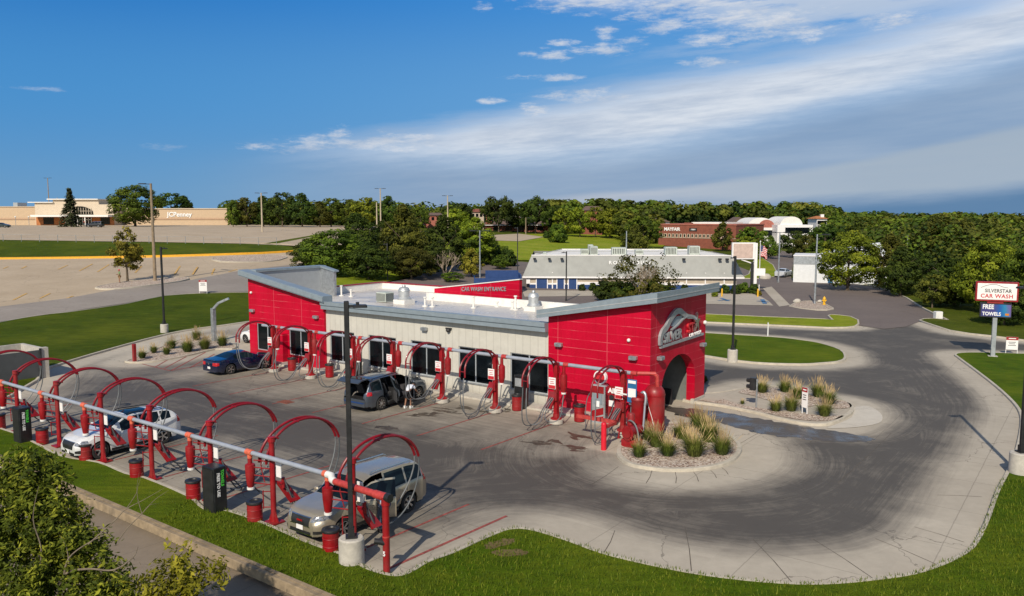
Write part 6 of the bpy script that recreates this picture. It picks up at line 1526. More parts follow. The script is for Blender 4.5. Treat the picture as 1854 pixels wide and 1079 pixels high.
def crown_points(shape, H, Wd, nclump, per, seed, base=.18, clump_r=.16):
    """clumps spread over a crown volume; shape gives the radius as a function of height"""
    g = np.random.default_rng(seed); C, N, T = [], [], []
    for k in range(nclump):
        for _ in range(50):
            u = g.uniform(0, 1); rad = shape(u)
            if g.uniform(0, 1) < rad: break
        a = g.uniform(0, 2*PI); rr = rad*Wd/2*math.sqrt(g.uniform(.18, 1.0))*g.uniform(.82, 1.1)
        c = np.array([rr*math.cos(a), rr*math.sin(a), H*(base+(1-base)*u)])
        cr = clump_r*Wd*g.uniform(.6, 1.25); tone = g.uniform(.15, .8)
        d = g.normal(size=(per, 3)); d /= np.linalg.norm(d, axis=1, keepdims=True)
        q = g.uniform(.35, 1.0, per)**.5; P = c + d*cr*q[:, None]*np.array([1, 1, .72])
        axis = P - np.array([0, 0, H*(base+.30)]); axis /= np.maximum(.01, np.linalg.norm(axis, axis=1, keepdims=True))
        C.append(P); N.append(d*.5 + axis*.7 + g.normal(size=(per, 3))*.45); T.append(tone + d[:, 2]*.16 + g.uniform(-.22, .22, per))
    return np.concatenate(C), np.concatenate(N), np.concatenate(T)
SH = dict(round=lambda u: max(.08, math.sin(PI*(.10+.86*u))**.6), tall=lambda u: max(.06, math.sin(PI*(.16+.80*u))**.75),
          oval=lambda u: max(.05, (1-(u-.32)**2/.5) if u > .32 else .55+.45*u/.32) * (1-u*.25), cone=lambda u: max(.04, (1-u)*1.0), wide=lambda u: max(.1, math.sin(PI*(.25+.7*u))**.5))
def trunk_mesh(H, Wd, seed, nl=7, r0=.022, base=.2, split=.22):
    g = random.Random(seed); m_ = MB(); R0 = r0*H
    top = Vector((g.uniform(-.03, .03)*H, g.uniform(-.03, .03)*H, H*.78))
    m_.tube([(0, 0, -.3), (0, 0, .05*H), (g.uniform(-.01, .01)*H, 0, H*.3), tuple(top)], [R0*1.5, R0*1.1, R0*.8, R0*.2], 8)
    for k in range(nl):
        a = 2*PI*k/nl + g.uniform(-.4, .4); z = H*g.uniform(split, .55); ln = Wd*g.uniform(.28, .46)
        p0 = Vector((0, 0, z)); p1 = p0 + Vector((math.cos(a)*ln*.5, math.sin(a)*ln*.5, ln*.45)); p2 = p0 + Vector((math.cos(a)*ln, math.sin(a)*ln, ln*g.uniform(.6, 1.1)))
        m_.tube([p0, p1, p2], [R0*.5, R0*.3, R0*.08], 6)
    return m_.mesh('trunk', M['bark'], True)
PROTO = {}
def proto(kind, shape, H, Wd, ncl, per, leaf, seed, base=.2, cr=.16, asp=.6):
    C, N, T = crown_points(SH[shape], H, Wd, ncl, per, seed, base, cr)
    V = quads(C, N, leaf, asp, seed); o = leaf_object('crown', V, T, LM['green']); me = o.data; bpy.data.objects.remove(o)
    PROTO[kind] = (me, trunk_mesh(H, Wd, seed, base=base, split=max(.1, base)), H, Wd)
#      kind       shape   H   W  clumps per leaf seed
proto('big_a', 'round', 10, 10, 95, 120, .21, 1, .12, .115)
proto('big_b', 'oval', 11, 9, 95, 120, .21, 2, .08, .11)
proto('big_c', 'tall', 12, 8, 90, 120, .21, 3, .06, .12)
proto('mid_a', 'round', 9, 9, 60, 60, .33, 4, .18, .13)
proto('mid_b', 'oval', 9, 8, 60, 60, .33, 5, .15, .13)
proto('mid_c', 'wide', 8, 11, 65, 60, .33, 6, .30, .11)
proto('young', 'oval', 6, 4.2, 60, 60, .14, 7, .24, .12)
proto('shrub', 'wide', 1.2, 1.4, 60, 60, .08, 8, .05, .15)
def tree(kind, leafkey, x, y, H, Wd, label, group=None, z=None, rz=None, cat='tree', name='tree'):
    me, tk, h0, w0 = PROTO[kind]; z = tz(x, y) if z is None else z
    t = thing(name, label, cat, (x, y, z), RNG.uniform(0, 6.28) if rz is None else rz, group); t.scale = (Wd/w0, Wd/w0, H/h0)
    c = link('crown' if name == 'tree' else 'foliage', me, t)
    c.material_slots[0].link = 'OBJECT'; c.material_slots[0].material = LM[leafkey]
    if name == 'tree': link('trunk', tk, t)
    return t
def tree_px(kind, leafkey, cx, top, wpx, Y, label, group=None, base_lift=0.0, **kw):
    x = xat(cx, Y); z = tz(x, Y) - base_lift; H = zat(top, Y) - z; Wd = wpx*(Y*CP+4)/FPX
    return tree(kind, leafkey, x, Y, H*1.0, Wd*1.02, label, group, z, **kw)
CT = [ # centre thicket
 ('big_a','green',602,420,118,118,'low spreading green tree at the left end of the central thicket'),
 ('big_b','green',556,432,70,124,'leafy low tree overhanging the tan lot, left of the thicket'),
 ('big_b','dark',650,386,96,130,'dark green tree behind the low spreading one'),
 ('big_b','dark',692,400,60,150,'dark tree filling the gap behind the brownish tree'),
 ('big_b','olive',733,372,92,126,'tall brownish green tree in the middle of the thicket'),
 ('big_b','dark',803,390,88,134,'pointed dark tree right of the brownish one'),
 ('big_b','lime',858,394,86,146,'yellow green tree at the right end of the thicket'),
 ('big_a','green',880,430,50,150,'round green tree low at the thicket edge'),
 ('big_a','dark',668,446,84,116,'shaded low tree at the foot of the dark one'),
 ('big_a','olive',745,450,80,120,'low bushy growth under the tall brownish tree'),
 ('mid_a','dark',780,440,66,126,'shaded understory tree in the thicket'),
 ('mid_b','green',905,462,34,140,'small bushy tree left of the asphalt lot'),
 ('mid_a','green',820,493,40,118,'round bright bush in front of the pale pole'),
 ('mid_b','gold',853,452,44,126,'thin yellowing tree beside the bare tree'),
 ('mid_b','green',1012,0,0,0,'')]
for k_ in CT[:-1]: tree_px(*k_)
# bare tree
g = random.Random(4); x, y = xat(808, 124), 124; t = thing('bare_tree', 'leafless grey tree in front of the dark thicket', 'tree', (x, y, tz(x, y)))
m_ = MB()
def twig(p, d, ln, rr_, lv):
    q = p + d*ln; m_.tube([p, p.lerp(q, .5)+Vector((g.uniform(-.05, .05),)*3)*ln, q], [rr_, rr_*.8, rr_*.6], 5, False)
    if lv:
        for k in range(3): twig(q, (d + Vector((g.uniform(-.7, .7), g.uniform(-.7, .7), g.uniform(-.1, .5)))).normalized(), ln*g.uniform(.6, .85), rr_*.6, lv-1)
for k in range(6): twig(Vector((0, 0, 0)), Vector((g.uniform(-.7, .7), g.uniform(-.7, .7), 1)).normalized(), 1.5, .09, 3)
m_.build('branches', M['bark_pale'], t)
BG = [ # back row on the left
 ('big_a','green',246,339,92,262,'broad green tree hiding the first letter of the store sign'),
 ('mid_a','dark',312,352,66,335,'dark tree rising behind the store wall, left'), ('mid_b','dark',335,356,40,340,'dark tree rising behind the store wall, right'),
 ('mid_b','green',423,364,26,258,'slim tree at the right corner of the store'), ('mid_a','olive',448,360,44,262,'olive tree right of the store corner'), ('mid_b','dark',478,357,50,265,'dark tree behind the twin head lamp at the lot end'),
 ('mid_a','dark',512,351,56,262,'tallest dark tree behind the upper lot'), ('mid_b','dark',548,352,56,260,'dark tree right of the tallest behind the upper lot'), ('mid_b','olive',580,366,40,262,'small olive tree behind the upper lot'),
 ('mid_a','green',600,361,50,268,'green tree at the right end of the upper lot'), ('mid_a','green',630,363,50,270,'round green tree left of the twin pale poles'), ('mid_a','lime',662,360,56,262,'yellow green tree behind the twin pale poles'),
 ('mid_b','dark',704,357,44,272,'dark feathery tree right of the twin pale poles'), ('mid_a','dark',733,370,40,262,'dark tree crown behind the brownish tree'), ('mid_a','green',762,377,36,255,'small round tree above the blue sedan'),
 ('mid_a','dark',832,370,60,280,'dark round tree behind the pale pole lamp'), ('mid_a','lime',825,380,50,240,'yellow green tree behind the pointed dark one'), ('mid_b','dark',842,374,40,290,'small dark tree beside the red roof'),
 ('mid_c','dark',903,358,66,290,'dark airy tree left of the white lamp'), ('mid_c','dark',970,358,66,290,'dark airy tree right of the white lamp'), ('mid_a','dark',940,370,50,300,'low dark tree between two airy trees'), ('mid_a','dark',1012,374,50,300,'dark tree before the orchard row'),
 ('mid_a','lime',1022,380,46,275,'first round tree of the row beside the field'), ('mid_a','lime',1050,378,46,272,'second round tree of the row beside the field'), ('mid_a','lime',1078,377,46,276,'third round tree of the row beside the field'), ('mid_a','lime',1104,380,48,270,'fourth round tree of the row beside the field'), ('mid_a','green',1132,384,50,262,'last round tree of the row beside the field'),
 ('mid_a','green',1165,394,72,215,'round green tree left of the brick offices'), ('mid_b','olive',1150,408,50,180,'olive tree in front of the round one by the offices'),
 ('mid_b','olive',1308,404,40,215,'olive tree covering the right end of the brick offices'), ('mid_a','green',1362,413,60,205,'green tree in front of the white domes'), ('mid_a','lime',1352,430,54,180,'low yellow green tree behind the blank sign panel'), ('mid_b','green',1395,428,34,185,'green tree right of the flag'),
 ('mid_a','dark',1436,420,56,190,'dark tree right of the grey walkway pole'), ('mid_a','olive',1458,428,42,165,'brownish tree above the white shed'), ('mid_b','green',1478,440,50,160,'green tree behind the hydrant island pole'), ('mid_a','dark',1494,408,56,200,'dark tree behind the white shed'),
 ('big_a','lime',1536,424,104,112,'yellow green tree standing before the white shed'), ('mid_a','green',1560,396,74,200,'wide green tree behind the yellow green one'), ('big_b','olive',1612,424,84,112,'brown tinged tree right of the white shed'),
 ('big_b','dark',1632,446,76,104,'dark tree at the bare pale pole'), ('big_a','olive',1710,394,120,140,'huge dark olive tree dominating the right wood'), ('big_a','lime',1790,440,110,86,'large yellow green tree behind the tall road sign'),
 ('big_b','dark',1730,468,110,92,'dark tree left of the tall road sign'), ('big_a','green',1860,455,110,80,'green tree cut off at the right edge'), ('big_b','dark',1672,460,80,106,'dark shaded tree over the road bend'), ('mid_a','green',1640,400,70,200,'green tree above the pale pole on the right'), ('big_b','dark',1820,500,90,76,'dark low tree at the right edge behind the sign'), ('big_a','dark',1765,400,90,160,'dark tree behind the road sign wood'), ('mid_a','olive',1690,500,60,90,'low olive tree in the shade by the road bend')]
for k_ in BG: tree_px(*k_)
for cx, cy, lf, w, lb in [(985, 522, 'dark', 14, 'left'), (1073, 521, 'dark', 0, ''), ]: pass
def shrub_px(cx, cy, wpx, lf, label, group=None, hk=.95):
    p = at(cx, cy); Wd = wpx*p.y/FPX; return tree('shrub', lf, p.x, p.y, Wd*hk, Wd, label, group, cat='shrub', name='shrub')
for i, (cx, cy, w, lf, lb) in enumerate([(1054, 527, 13, 'dark', 'first clipped shrub right of the blue doors'), (1073, 527, 15, 'dark', 'second clipped shrub right of the blue doors'), (1091, 528, 14, 'green', 'third clipped shrub by the small tree'), (1240, 530, 15, 'dark', 'clipped shrub right of the small tree'),
        (1296, 531, 15, 'dark', 'first shrub in front of the right window bays'), (1313, 532, 17, 'dark', 'second shrub in front of the right window bays'), (1332, 533, 18, 'dark', 'third shrub behind the black lamp top'), (1346, 531, 20, 'green', 'large shrub at the restaurant corner'), (1364, 532, 18, 'dark', 'dark red shrub at the foot of the flagpole'),
        (1294, 538, 12, 'lime', 'small lime shrub in the restaurant bed'), (1374, 536, 10, 'gold', 'yellowing shrub at the bed tip'), (920, 482, 30, 'dark', 'dark shrub at the edge of the open field'), (895, 478, 34, 'dark', 'dark shrub left of the open field'), (912, 470, 24, 'green', 'upright shrub beside the left field shrub'), (990, 432, 14, 'dark', 'dark scrub patch in the field'), (1010, 440, 34, 'green', 'low green scrub in the middle of the field'), (1275, 692, 12, 'dark', 'dark shrub behind the exit wall corner')]):
    shrub_px(cx, cy, w, lf, lb)
# small tree in front of the restaurant, half bare
x, y = xat(1160, 97), 97.0
t = thing('tree', 'half bare leafy tree in front of the restaurant roof letters', 'tree', (x, y, tz(x, y)), .3)
C, N, T = crown_points(SH['wide'], zat(458, y), 8.6, 90, 60, 21, .06, .10); keep = (C[:, 2] < 3.0) | (np.abs(C[:, 0]) > 2.0) | (C[:, 1] > 1.5)
leaf_object('crown', quads(C[keep], N[keep], .15, .6, 3), T[keep], LM['olive'], t)
for q_, (cx_, w_, l_) in enumerate([(1105, 40, 'left'), (1130, 44, 'middle'), (1185, 50, 'right')]):
    tree('shrub', 'dark', xat(cx_, 98), 98, 2.3, w_*98/FPX*1.5, 'rounded dark shrub under the half bare tree, ' + l_ + ' one', cat='shrub', name='shrub')
m_ = MB()
for k in range(7): twig(Vector((0, 0, .3)), Vector((g.uniform(-.6, .6), g.uniform(-.6, .6), 1)).normalized(), 1.6, .07, 3)
m_.build('trunk', M['bark_pale'], t)
# golden tree on the gravel island
q = at(231, 511)
t = tree('young', 'gold', q.x, q.y, zat(408, q.y)-q.z-.1, 62*(q.y)/FPX, 'golden green maple on the gravel island in the tan lot', z=q.z+.1)
# spruce by the store
x, y = xat(130, 252), 252.0; H = zat(341, y)-tz(x, y)
t = thing('spruce_tree', 'tall dark spruce standing before the store entrance', 'tree', (x, y, tz(x, y)))
gg = np.random.default_rng(9); C, N, T = [], [], []
for k in range(26):
    u = k/25; z = H*(.08+.9*u); rr_ = (1-u)*3.9+.25
    for b_ in range(9):
        a = gg.uniform(0, 2*PI); n = 26; s = gg.uniform(.2, 1, n)*rr_*gg.uniform(.75, 1.1)
        C.append(np.stack([np.cos(a)*s+gg.normal(0, .18, n), np.sin(a)*s+gg.normal(0, .18, n), z - s*.22+gg.normal(0, .12, n)], -1)); N.append(np.tile([math.cos(a)*.4, math.sin(a)*.4, 1], (n, 1))+gg.normal(size=(n, 3))*.4); T.append(gg.uniform(.1, .9, n))
leaf_object('crown', quads(np.concatenate(C), np.concatenate(N), .33, .5, 5), np.concatenate(T), LM['spruce'], t)
MB().cyl((0, 0, -.2), (0, 0, H*.9), .3, .05, 8).build('trunk', M['bark'], t)
# far woods: nobody could count these
def woods(name, label, lf, regions, seed, size):
    g_ = np.random.default_rng(seed); C, N, T, SZ = [], [], [], []
    for (p0, p1, ya, yb, top0, top1, cnt) in regions:
        for k in range(cnt):
            u = g_.uniform(0, 1); cx = p0+(p1-p0)*u; Y = g_.uniform(ya, yb); x = xat(cx, Y); z = tz(x, Y)
            top = top0+(top1-top0)*u + 18*g_.uniform(0, 1)**1.5; zt = zat(top, Y); Hh = g_.uniform(6, 14); ct = g_.uniform(-.1, .6); zc = max(z+Hh*.3, min(zt-Hh*.45, z+Hh*1.2)); W_ = g_.uniform(7, 17)
            n = 240; cl_ = g_.normal(size=(7, 3)); cl_ /= np.linalg.norm(cl_, axis=1, keepdims=True); j = g_.integers(0, 7, n)
            d = g_.normal(size=(n, 3)); d /= np.linalg.norm(d, axis=1, keepdims=True); d[:, 2] = np.abs(d[:, 2])*np.where(g_.uniform(size=n) < .8, 1, -1)
            SZ.append(np.full(n, Y*size)); P = np.array([x, Y, zc]) + cl_[j]*np.array([W_*.27, W_*.27, Hh*.22]) + d*np.array([W_*.28, W_*.28, Hh*.26])
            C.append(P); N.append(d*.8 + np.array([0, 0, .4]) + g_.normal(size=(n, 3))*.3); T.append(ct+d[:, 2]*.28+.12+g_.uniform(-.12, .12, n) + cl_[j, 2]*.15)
    o = leaf_object(name, quads(np.concatenate(C), np.concatenate(N), np.concatenate(SZ), .75, seed), np.concatenate(T), LM[lf]); tag(o, label, 'woods', kind='stuff'); return o
WR = [(1000, 1520, 300, 480, 358, 366, 70), (760, 1010, 330, 430, 380, 374, 20), (1490, 1720, 200, 290, 404, 398, 24), (400, 760, 290, 380, 366, 380, 24),
      (1480, 1900, 240, 520, 381, 386, 66), (1660, 1950, 120, 200, 430, 430, 26), (1560, 1700, 130, 200, 420, 430, 12)]
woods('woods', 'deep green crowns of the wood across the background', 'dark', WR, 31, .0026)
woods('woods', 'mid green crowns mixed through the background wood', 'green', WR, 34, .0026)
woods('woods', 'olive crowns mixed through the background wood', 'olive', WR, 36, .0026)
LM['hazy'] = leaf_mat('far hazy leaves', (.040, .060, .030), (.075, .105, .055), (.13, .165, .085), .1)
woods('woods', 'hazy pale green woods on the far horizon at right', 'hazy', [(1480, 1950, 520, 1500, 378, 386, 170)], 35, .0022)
woods('woods', 'sunlit olive crowns at the edge of the right hand woods', 'olive', [(1560, 1860, 150, 240, 410, 415, 50), (1130, 1190, 240, 300, 384, 392, 20)], 33, .0026)
# the leafy tree close to the camera, bottom left
LM['near2'] = leaf_mat('yellow sapling leaves', (.06, .06, .006), (.22, .21, .012), (.46, .40, .04), .35)
M['twig'] = simple('greyish twigs', (.17, .135, .10), .9, var=.35, scale=9)
def near_tree(label, x, y, clusters, seed, twigs, lm='near'):
    t = thing('tree', label, 'tree', (x, y, 0)); g_ = np.random.default_rng(seed); C, N, T = [], [], []
    for cx, cy, cz, r_, n in clusters:
        for s_ in range(int(n/13)):
            d = g_.normal(size=3); d /= np.linalg.norm(d); p = np.array([cx, cy, cz])+d*r_*g_.uniform(.55, 1.0)**.6; out = d + np.array([0, 0, .15]); out /= np.linalg.norm(out)
            ln = g_.uniform(.15, .42); m = 26; u = g_.uniform(0, 1, m); side = g_.normal(size=(m, 3))*.06
            P = p + out[None]*u[:, None]*ln + side + np.array([0, 0, -.10])*u[:, None]**2; C.append(P)
            N.append(np.tile(out*.4+np.array([0, -.1, .5]), (m, 1)) + g_.normal(size=(m, 3))*.5); T.append(g_.uniform(.05, .6)+u*.25+g_.uniform(-.2, .2, m))
    C, N, T = np.concatenate(C), np.concatenate(N), np.concatenate(T)
    leaf_object('crown', quads(C, N, .060, .36, seed), T, LM[lm], t)
    m_ = MB()
    for pts, r0 in twigs:
        k = len(pts); P = catmull3(pts); m_.tube(P, [r0*.62*(1-.85*i/(len(P)-1)) for i in range(len(P))], 6)
    m_.build('branches', M['twig'], t, smooth=True); return t
def catmull3(pts, n=5):
    out = []; k = len(pts)
    for i in range(k-1):
        p0, p1, p2, p3 = [Vector(pts[max(0, min(k-1, q))]) for q in (i-1, i, i+1, i+2)]
        for j in range(n):
            t = j/n; out.append(.5*((2*p1)+(p2-p0)*t+(2*p0-5*p1+4*p2-p3)*t*t+(3*p1-p0-3*p2+p3)*t**3))
    out.append(Vector(pts[-1])); return out
def W3(a_, b_, Y):     # survey sight point at depth Y
    return Vector((xat(a_, Y, zat(b_, Y)), Y, zat(b_, Y)))
def rel(p, x, y): return (p.x-x, p.y-y, p.z)
bx, by = -9.6, 14.6
cl_ = []
for a_, b_, Y, r_, n in [(40, 862, 15.4, .45, 1000), (10, 940, 15, .8, 2000), (80, 890, 15.2, .28, 500), (85, 935, 14.8, .5, 1300), (-60, 930, 15, 1.0, 1700), (128, 955, 14.6, .22, 350), (50, 1000, 14.5, .75, 2200), (125, 1010, 14.4, .35, 800), (165, 990, 14.4, .16, 180),
                       (-30, 1060, 14.3, 1.1, 2200), (100, 1075, 14, .6, 1500), (165, 1065, 14.2, .28, 420), (205, 1040, 14.2, .18, 260), (190, 1075, 14.0, .3, 600), (230, 1065, 14.0, .15, 200), (150, 985, 14.4, .25, 420), (60, 860, 15.2, .4, 700), (30, 1160, 14, 1.0, 1600), (-120, 1000, 15, 1.1, 1400), (140, 1150, 13.8, .7, 1000)]:
    p = W3(a_, b_, Y); cl_.append((p.x-bx, p.y-by, p.z, r_, n))
tw = [([(0, 0, -.1), (0, 0, 1.6), (.1, -.1, 3.0), rel(W3(110, 1000, 14.4), bx, by)], .16)]
J = lambda *q: [rel(W3(*v), bx, by) for v in q]
tw += [(J((100, 1090, 14.0), (118, 1040, 14.0), (160, 1030, 13.9), (205, 1032, 13.9), (240, 1010, 13.9), (250, 990, 13.9)), .045), (J((115, 1050, 14.0), (125, 1010, 14.0), (165, 980, 14.0), (200, 965, 14.0)), .035), (J((125, 1020, 14.0), (120, 990, 14), (108, 970, 14)), .02),
       (J((160, 985, 14.0), (205, 945, 14.0), (228, 922, 14.0), (260, 905, 14.0), (300, 882, 14.0)), .022), (J((228, 922, 14), (246, 895, 14), (250, 880, 14), (258, 855, 14)), .012), (J((215, 978, 13.8), (232, 955, 13.8), (257, 930, 13.8), (280, 905, 13.8), (305, 888, 13.8)), .018), (J((257, 930, 13.8), (250, 905, 13.8), (248, 882, 13.8), (252, 855, 13.8)), .011), (J((257, 930, 13.8), (270, 915, 13.8), (285, 912, 13.8)), .008),
       (J((150, 1079, 14), (200, 1050, 14), (235, 1060, 14), (255, 1045, 14)), .02), (J((60, 1079, 14), (75, 1000, 14), (60, 940, 14), (70, 880, 14)), .03), (J((205, 1032, 13.9), (235, 1045, 13.9), (262, 1040, 13.9)), .012)]
near_tree('close leafy tree with bright yellow green leaves and bare twigs at the bottom left', bx, by, cl_, 41, tw)
bx, by = -5.9, 13.6
cl_ = []
for a_, b_, Y, r_, n in [(328, 1018, 13.6, .13, 130), (312, 1040, 13.5, .2, 190), (345, 1052, 13.5, .18, 160), (375, 1034, 13.6, .08, 60), (402, 1030, 13.6, .06, 40), (275, 1062, 13.4, .2, 160), (360, 1078, 13.3, .15, 120), (310, 1100, 13.2, .35, 400), (265, 1100, 13.2, .3, 300)]:
    p = W3(a_, b_, Y); cl_.append((p.x-bx, p.y-by, p.z, r_, n))
tw = [([(0, 0, -.1), (0, 0, 1.5), (0, 0, 2.6), rel(W3(315, 1060, 13.5), bx, by)], .07), (J((312, 1100, 13.5), (340, 1060, 13.5), (380, 1030, 13.6), (412, 1024, 13.6)), .018), (J((312, 1100, 13.5), (280, 1060, 13.4), (262, 1050, 13.4)), .016)]
near_tree('small yellow green sapling top at the bottom edge of the photo', bx, by, cl_, 42, tw, 'near2')
# short blades on the nearest lawn
def blades():
    g_ = np.random.default_rng(77); n = 90000
    X = g_.uniform(-12, 30, n); Y = g_.uniform(17, 31, n)
    from mathutils.geometry import intersect_point_line
    px_, py_ = np.array([p.x for p in sm1]), np.array([p.y for p in sm1]); ins = np.zeros(n, bool); j = len(px_)-1
    for i in range(len(px_)):
        c_ = ((py_[i] > Y) != (py_[j] > Y)) & (X < (px_[j]-px_[i])*(Y-py_[i])/(py_[j]-py_[i]+1e-12)+px_[i]); ins ^= c_; j = i
    X, Y = X[ins], Y[ins]; n = len(X); h = g_.uniform(.05, .13, n); a = g_.uniform(0, PI, n); w = g_.uniform(.008, .018, n)
    dx, dy = np.cos(a)*w, np.sin(a)*w; lx, ly = g_.normal(0, .03, n), g_.normal(0, .03, n); z = .095
    V = np.stack([np.stack([X-dx, Y-dy, np.full(n, z)], -1), np.stack([X+dx, Y+dy, np.full(n, z)], -1), np.stack([X+dx*.3+lx, Y+dy*.3+ly, z+h], -1), np.stack([X-dx*.3+lx, Y-dy*.3+ly, z+h], -1)], 1).reshape(-1, 3)
    o = leaf_object('grass_blades', V, g_.uniform(0, 1, n), leaf_mat('lawn blades', (.042, .085, .002), (.082, .140, .003), (.165, .205, .012), 0)); tag(o, 'short grass blades of the foreground lawn', 'grass', kind='stuff')
blades()
# ------------------------------------------------------------------ distant buildings
def frame_at(a_, b_, Y=None):
    p = at(a_, b_) if Y is None else Vector((xat(a_, Y), Y, tz(xat(a_, Y), Y))); return p
def local_building(name, label, cat, pxa, pxb, Y, rz=0.0, Y2=None):
    "Empty at the left front corner, x along the front; returns (empty, length)"
    Y2 = Y if Y2 is None else Y2
    a = Vector((xat(pxa, Y), Y)); b = Vector((xat(pxb, Y2), Y2)); d = b-a; z = tz((a.x+b.x)/2, (Y+Y2)/2)
    t = thing(name, label, cat, (a.x, a.y, z), math.atan2(d.y, d.x)); return t, d.length, z
# department store
Y = 300.0; t, L_, z0 = local_building('department_store', 'long tan department store with a raised entrance and white letters', 'store', -220, 418, Y)
k = (Y*CP+4)/FPX; X = lambda p: (p+220)*k; Zp = lambda p, yy=Y: zat(p, yy)-z0
H1 = Zp(378.5)
MB().box(0, X(80), 0, 60, -1, Zp(374.5)).box(X(225), L_, 0, 60, -1, H1).build('wall', M['tan'], t)
MB().box(0, X(80), -.25, 0-.004, H1*.36, H1*.47).box(X(225), L_, -.25, -.004, H1*.36, H1*.47).build('stripe', M['brick_orange'] if False else simple('rose stucco band', (.44, .30, .20), .85), t)
MB().box(-.3, X(80), -.3, 60.3, Zp(374.5)+.002, Zp(373.5)).box(X(225), L_+.3, -.3, 60.3, H1+.002, H1+.3).build('parapet_cap', M['tan_light'], t)
yw = -6
MB().box(X(80), X(112), yw, 10, -1, Zp(367, Y+yw)).box(X(112), X(192), yw, 12, -1, Zp(361.5, Y+yw)).box(X(192), X(218), yw, 10, -1, Zp(370, Y+yw)).build('entrance_wall', M['tan_light'], t)
MB().box(X(70), X(114), yw-.8, 10.5, Zp(367, Y+yw)+.003, Zp(365.5, Y+yw)).box(X(104), X(193), yw-.9, 12.5, Zp(361.5, Y+yw)+.003, Zp(359.8, Y+yw)).build('cornice', M['parapet'], t)
MB().box(X(82), X(218), yw-.35, yw-.004, -1, Zp(393, Y+yw)).build('brick_base', M['brick_orange'], t)
MB().box(X(84), X(218), yw-4.5, yw-.36, Zp(392.5, Y+yw), Zp(389, Y+yw)).build('canopy', M['parapet'], t)
aw = [(X(148), Zp(388, Y+yw)), (X(182), Zp(388, Y+yw))] + [(X(182)-(X(182)-X(145))*u, Zp(388, Y+yw)+(Zp(373.5, Y+yw)-Zp(388, Y+yw))*math.sin(PI*.5*min(1, (u+.15)*1.35))**.8*(1 if u < .75 else 1-(u-.75)*.9)) for u in np.linspace(.02, .98, 14)]
w_ = MB().poly_extrude(aw, 'y', yw-.2, yw-.01).build('arched_window', M['glass'], t)
m_ = MB()
for u in np.linspace(.12, .9, 7): xx = X(148)+(X(182)-X(148))*u; m_.box(xx-.06, xx+.06, yw-.25, yw-.201, Zp(388, Y+yw), Zp(376, Y+yw))
m_.box(X(148), X(181), yw-.25, yw-.201, Zp(382, Y+yw)-.06, Zp(382, Y+yw)+.06); m_.build('mullion', M['tan_light'], w_)
for a_, b_ in ((95, 113), (195, 211)): MB().box(X(a_), X(b_), yw-.5, yw-.36, Zp(406, Y+yw), Zp(393.5, Y+yw)).build('window', M['glass'], t)
d_ = MB().box(X(133), X(180), yw-.5, yw-.36, 0, Zp(394, Y+yw)).build('door', M['glass'], t)
m_ = MB()
for a_ in range(134, 181, 5): m_.box(X(a_)-.1, X(a_)+.1, yw-.56, yw-.505, 0, Zp(394, Y+yw))
m_.box(X(133), X(180), yw-.56, yw-.505, 2.1, 2.25); m_.build('door_frame', M['whitesign'], d_)
for a_, nm in ((152, 'column'), (164, 'column'), (177, 'column')): MB().box(X(a_)-.15, X(a_)+.15, yw-4.2, yw-3.9, 0, Zp(392.5, Y+yw)).build(nm, M['parapet'], t)
text_obj('store_lettering', 'JCPenney', 2.35, M['text_white'], t, frame((X(321), -.12, Zp(388.5)), (1, 0, 0), (0, 0, 1)), .1, .05, 1.0, 1.0)
MB().box(X(0), X(22), -14, -.3, -1, Zp(376)).build('side_wing', M['tan'], t) if False else None
MB().box(X(-5), X(3), 10, 16, Zp(374), Zp(366)).build('roof_unit', M['galv'], t); MB().box(X(58), X(66), 12, 15, Zp(374), Zp(371)).build('roof_unit', M['galv'], t)
MB().cyl((X(66), 14, Zp(374)), (X(66), 14, Zp(356)), .15, n=6).box(X(63), X(69), 13.8, 14.2, Zp(360), Zp(358.5)).build('antenna', M['galv'], t)
for a_, lb in ((30, 'first slim white light globe before the store wall'), (54, 'second slim white light globe before the store wall')):
    p = Vector((xat(a_, 285), 285)); z = tz(*p); tt = thing('globe_lamp', lb, 'street lamp', (p.x, p.y, z)); MB().cyl((0, 0, 0), (0, 0, 3), .08, n=6).build('pole', M['galv'], tt); MB().ball((0, 0, 3.2), .3, 8, 6).build('globe', M['white'], tt)
# restaurant with mansard roof
Y = 112.0; t, L_, z0 = local_building('restaurant', 'long low restaurant with a grey shingle mansard roof and blue doors', 'restaurant', 946, 1348, Y, Y2=110.5)
k = L_/402.0; X = lambda p: (p-946)*k; Zp = lambda p, yy=111.3: zat(p, yy)-z0
ze, zr = Zp(501.5), Zp(463, 112.8)
D = 16.0
MB().box(1.0, L_-1.0, .35, D, -.5, ze-.05).build('wall', M['beige'], t)
MB().box(1.0, L_-1.0, .32, .348, -.1, .78).build('wall_base', M['navy'], t)
MB().box(1.0, L_-1.0, .31, .346, .782, .98).build('wall_rail', M['whitesign'], t)
m_ = MB(); i_ = 1.35
m_.add([(0,0,ze),(L_,0,ze),(L_,D+1,ze),(0,D+1,ze),(i_*.9,i_,zr),(L_-i_*.9,i_,zr),(L_-i_*.9,D+1-i_,zr),(i_*.9,D+1-i_,zr)], [(0,1,5,4),(1,2,6,5),(2,3,7,6),(3,0,4,7),(0,3,2,1)])
m_.build('mansard_roof', M['shingle'], t)
MB().box(-.02, L_+.02, -.06, -.002, ze-.18, ze+.04).box(i_*.9, L_-i_*.9, i_-.05, i_+.1, zr+.002, zr+.12).build('gutter', M['whitesign'], t)
MB().box(i_*.9+.2, L_-i_*.9-.2, i_+.3, D-.8, zr-.5, zr-.35).build('flat_roof', M['parapet'], t)
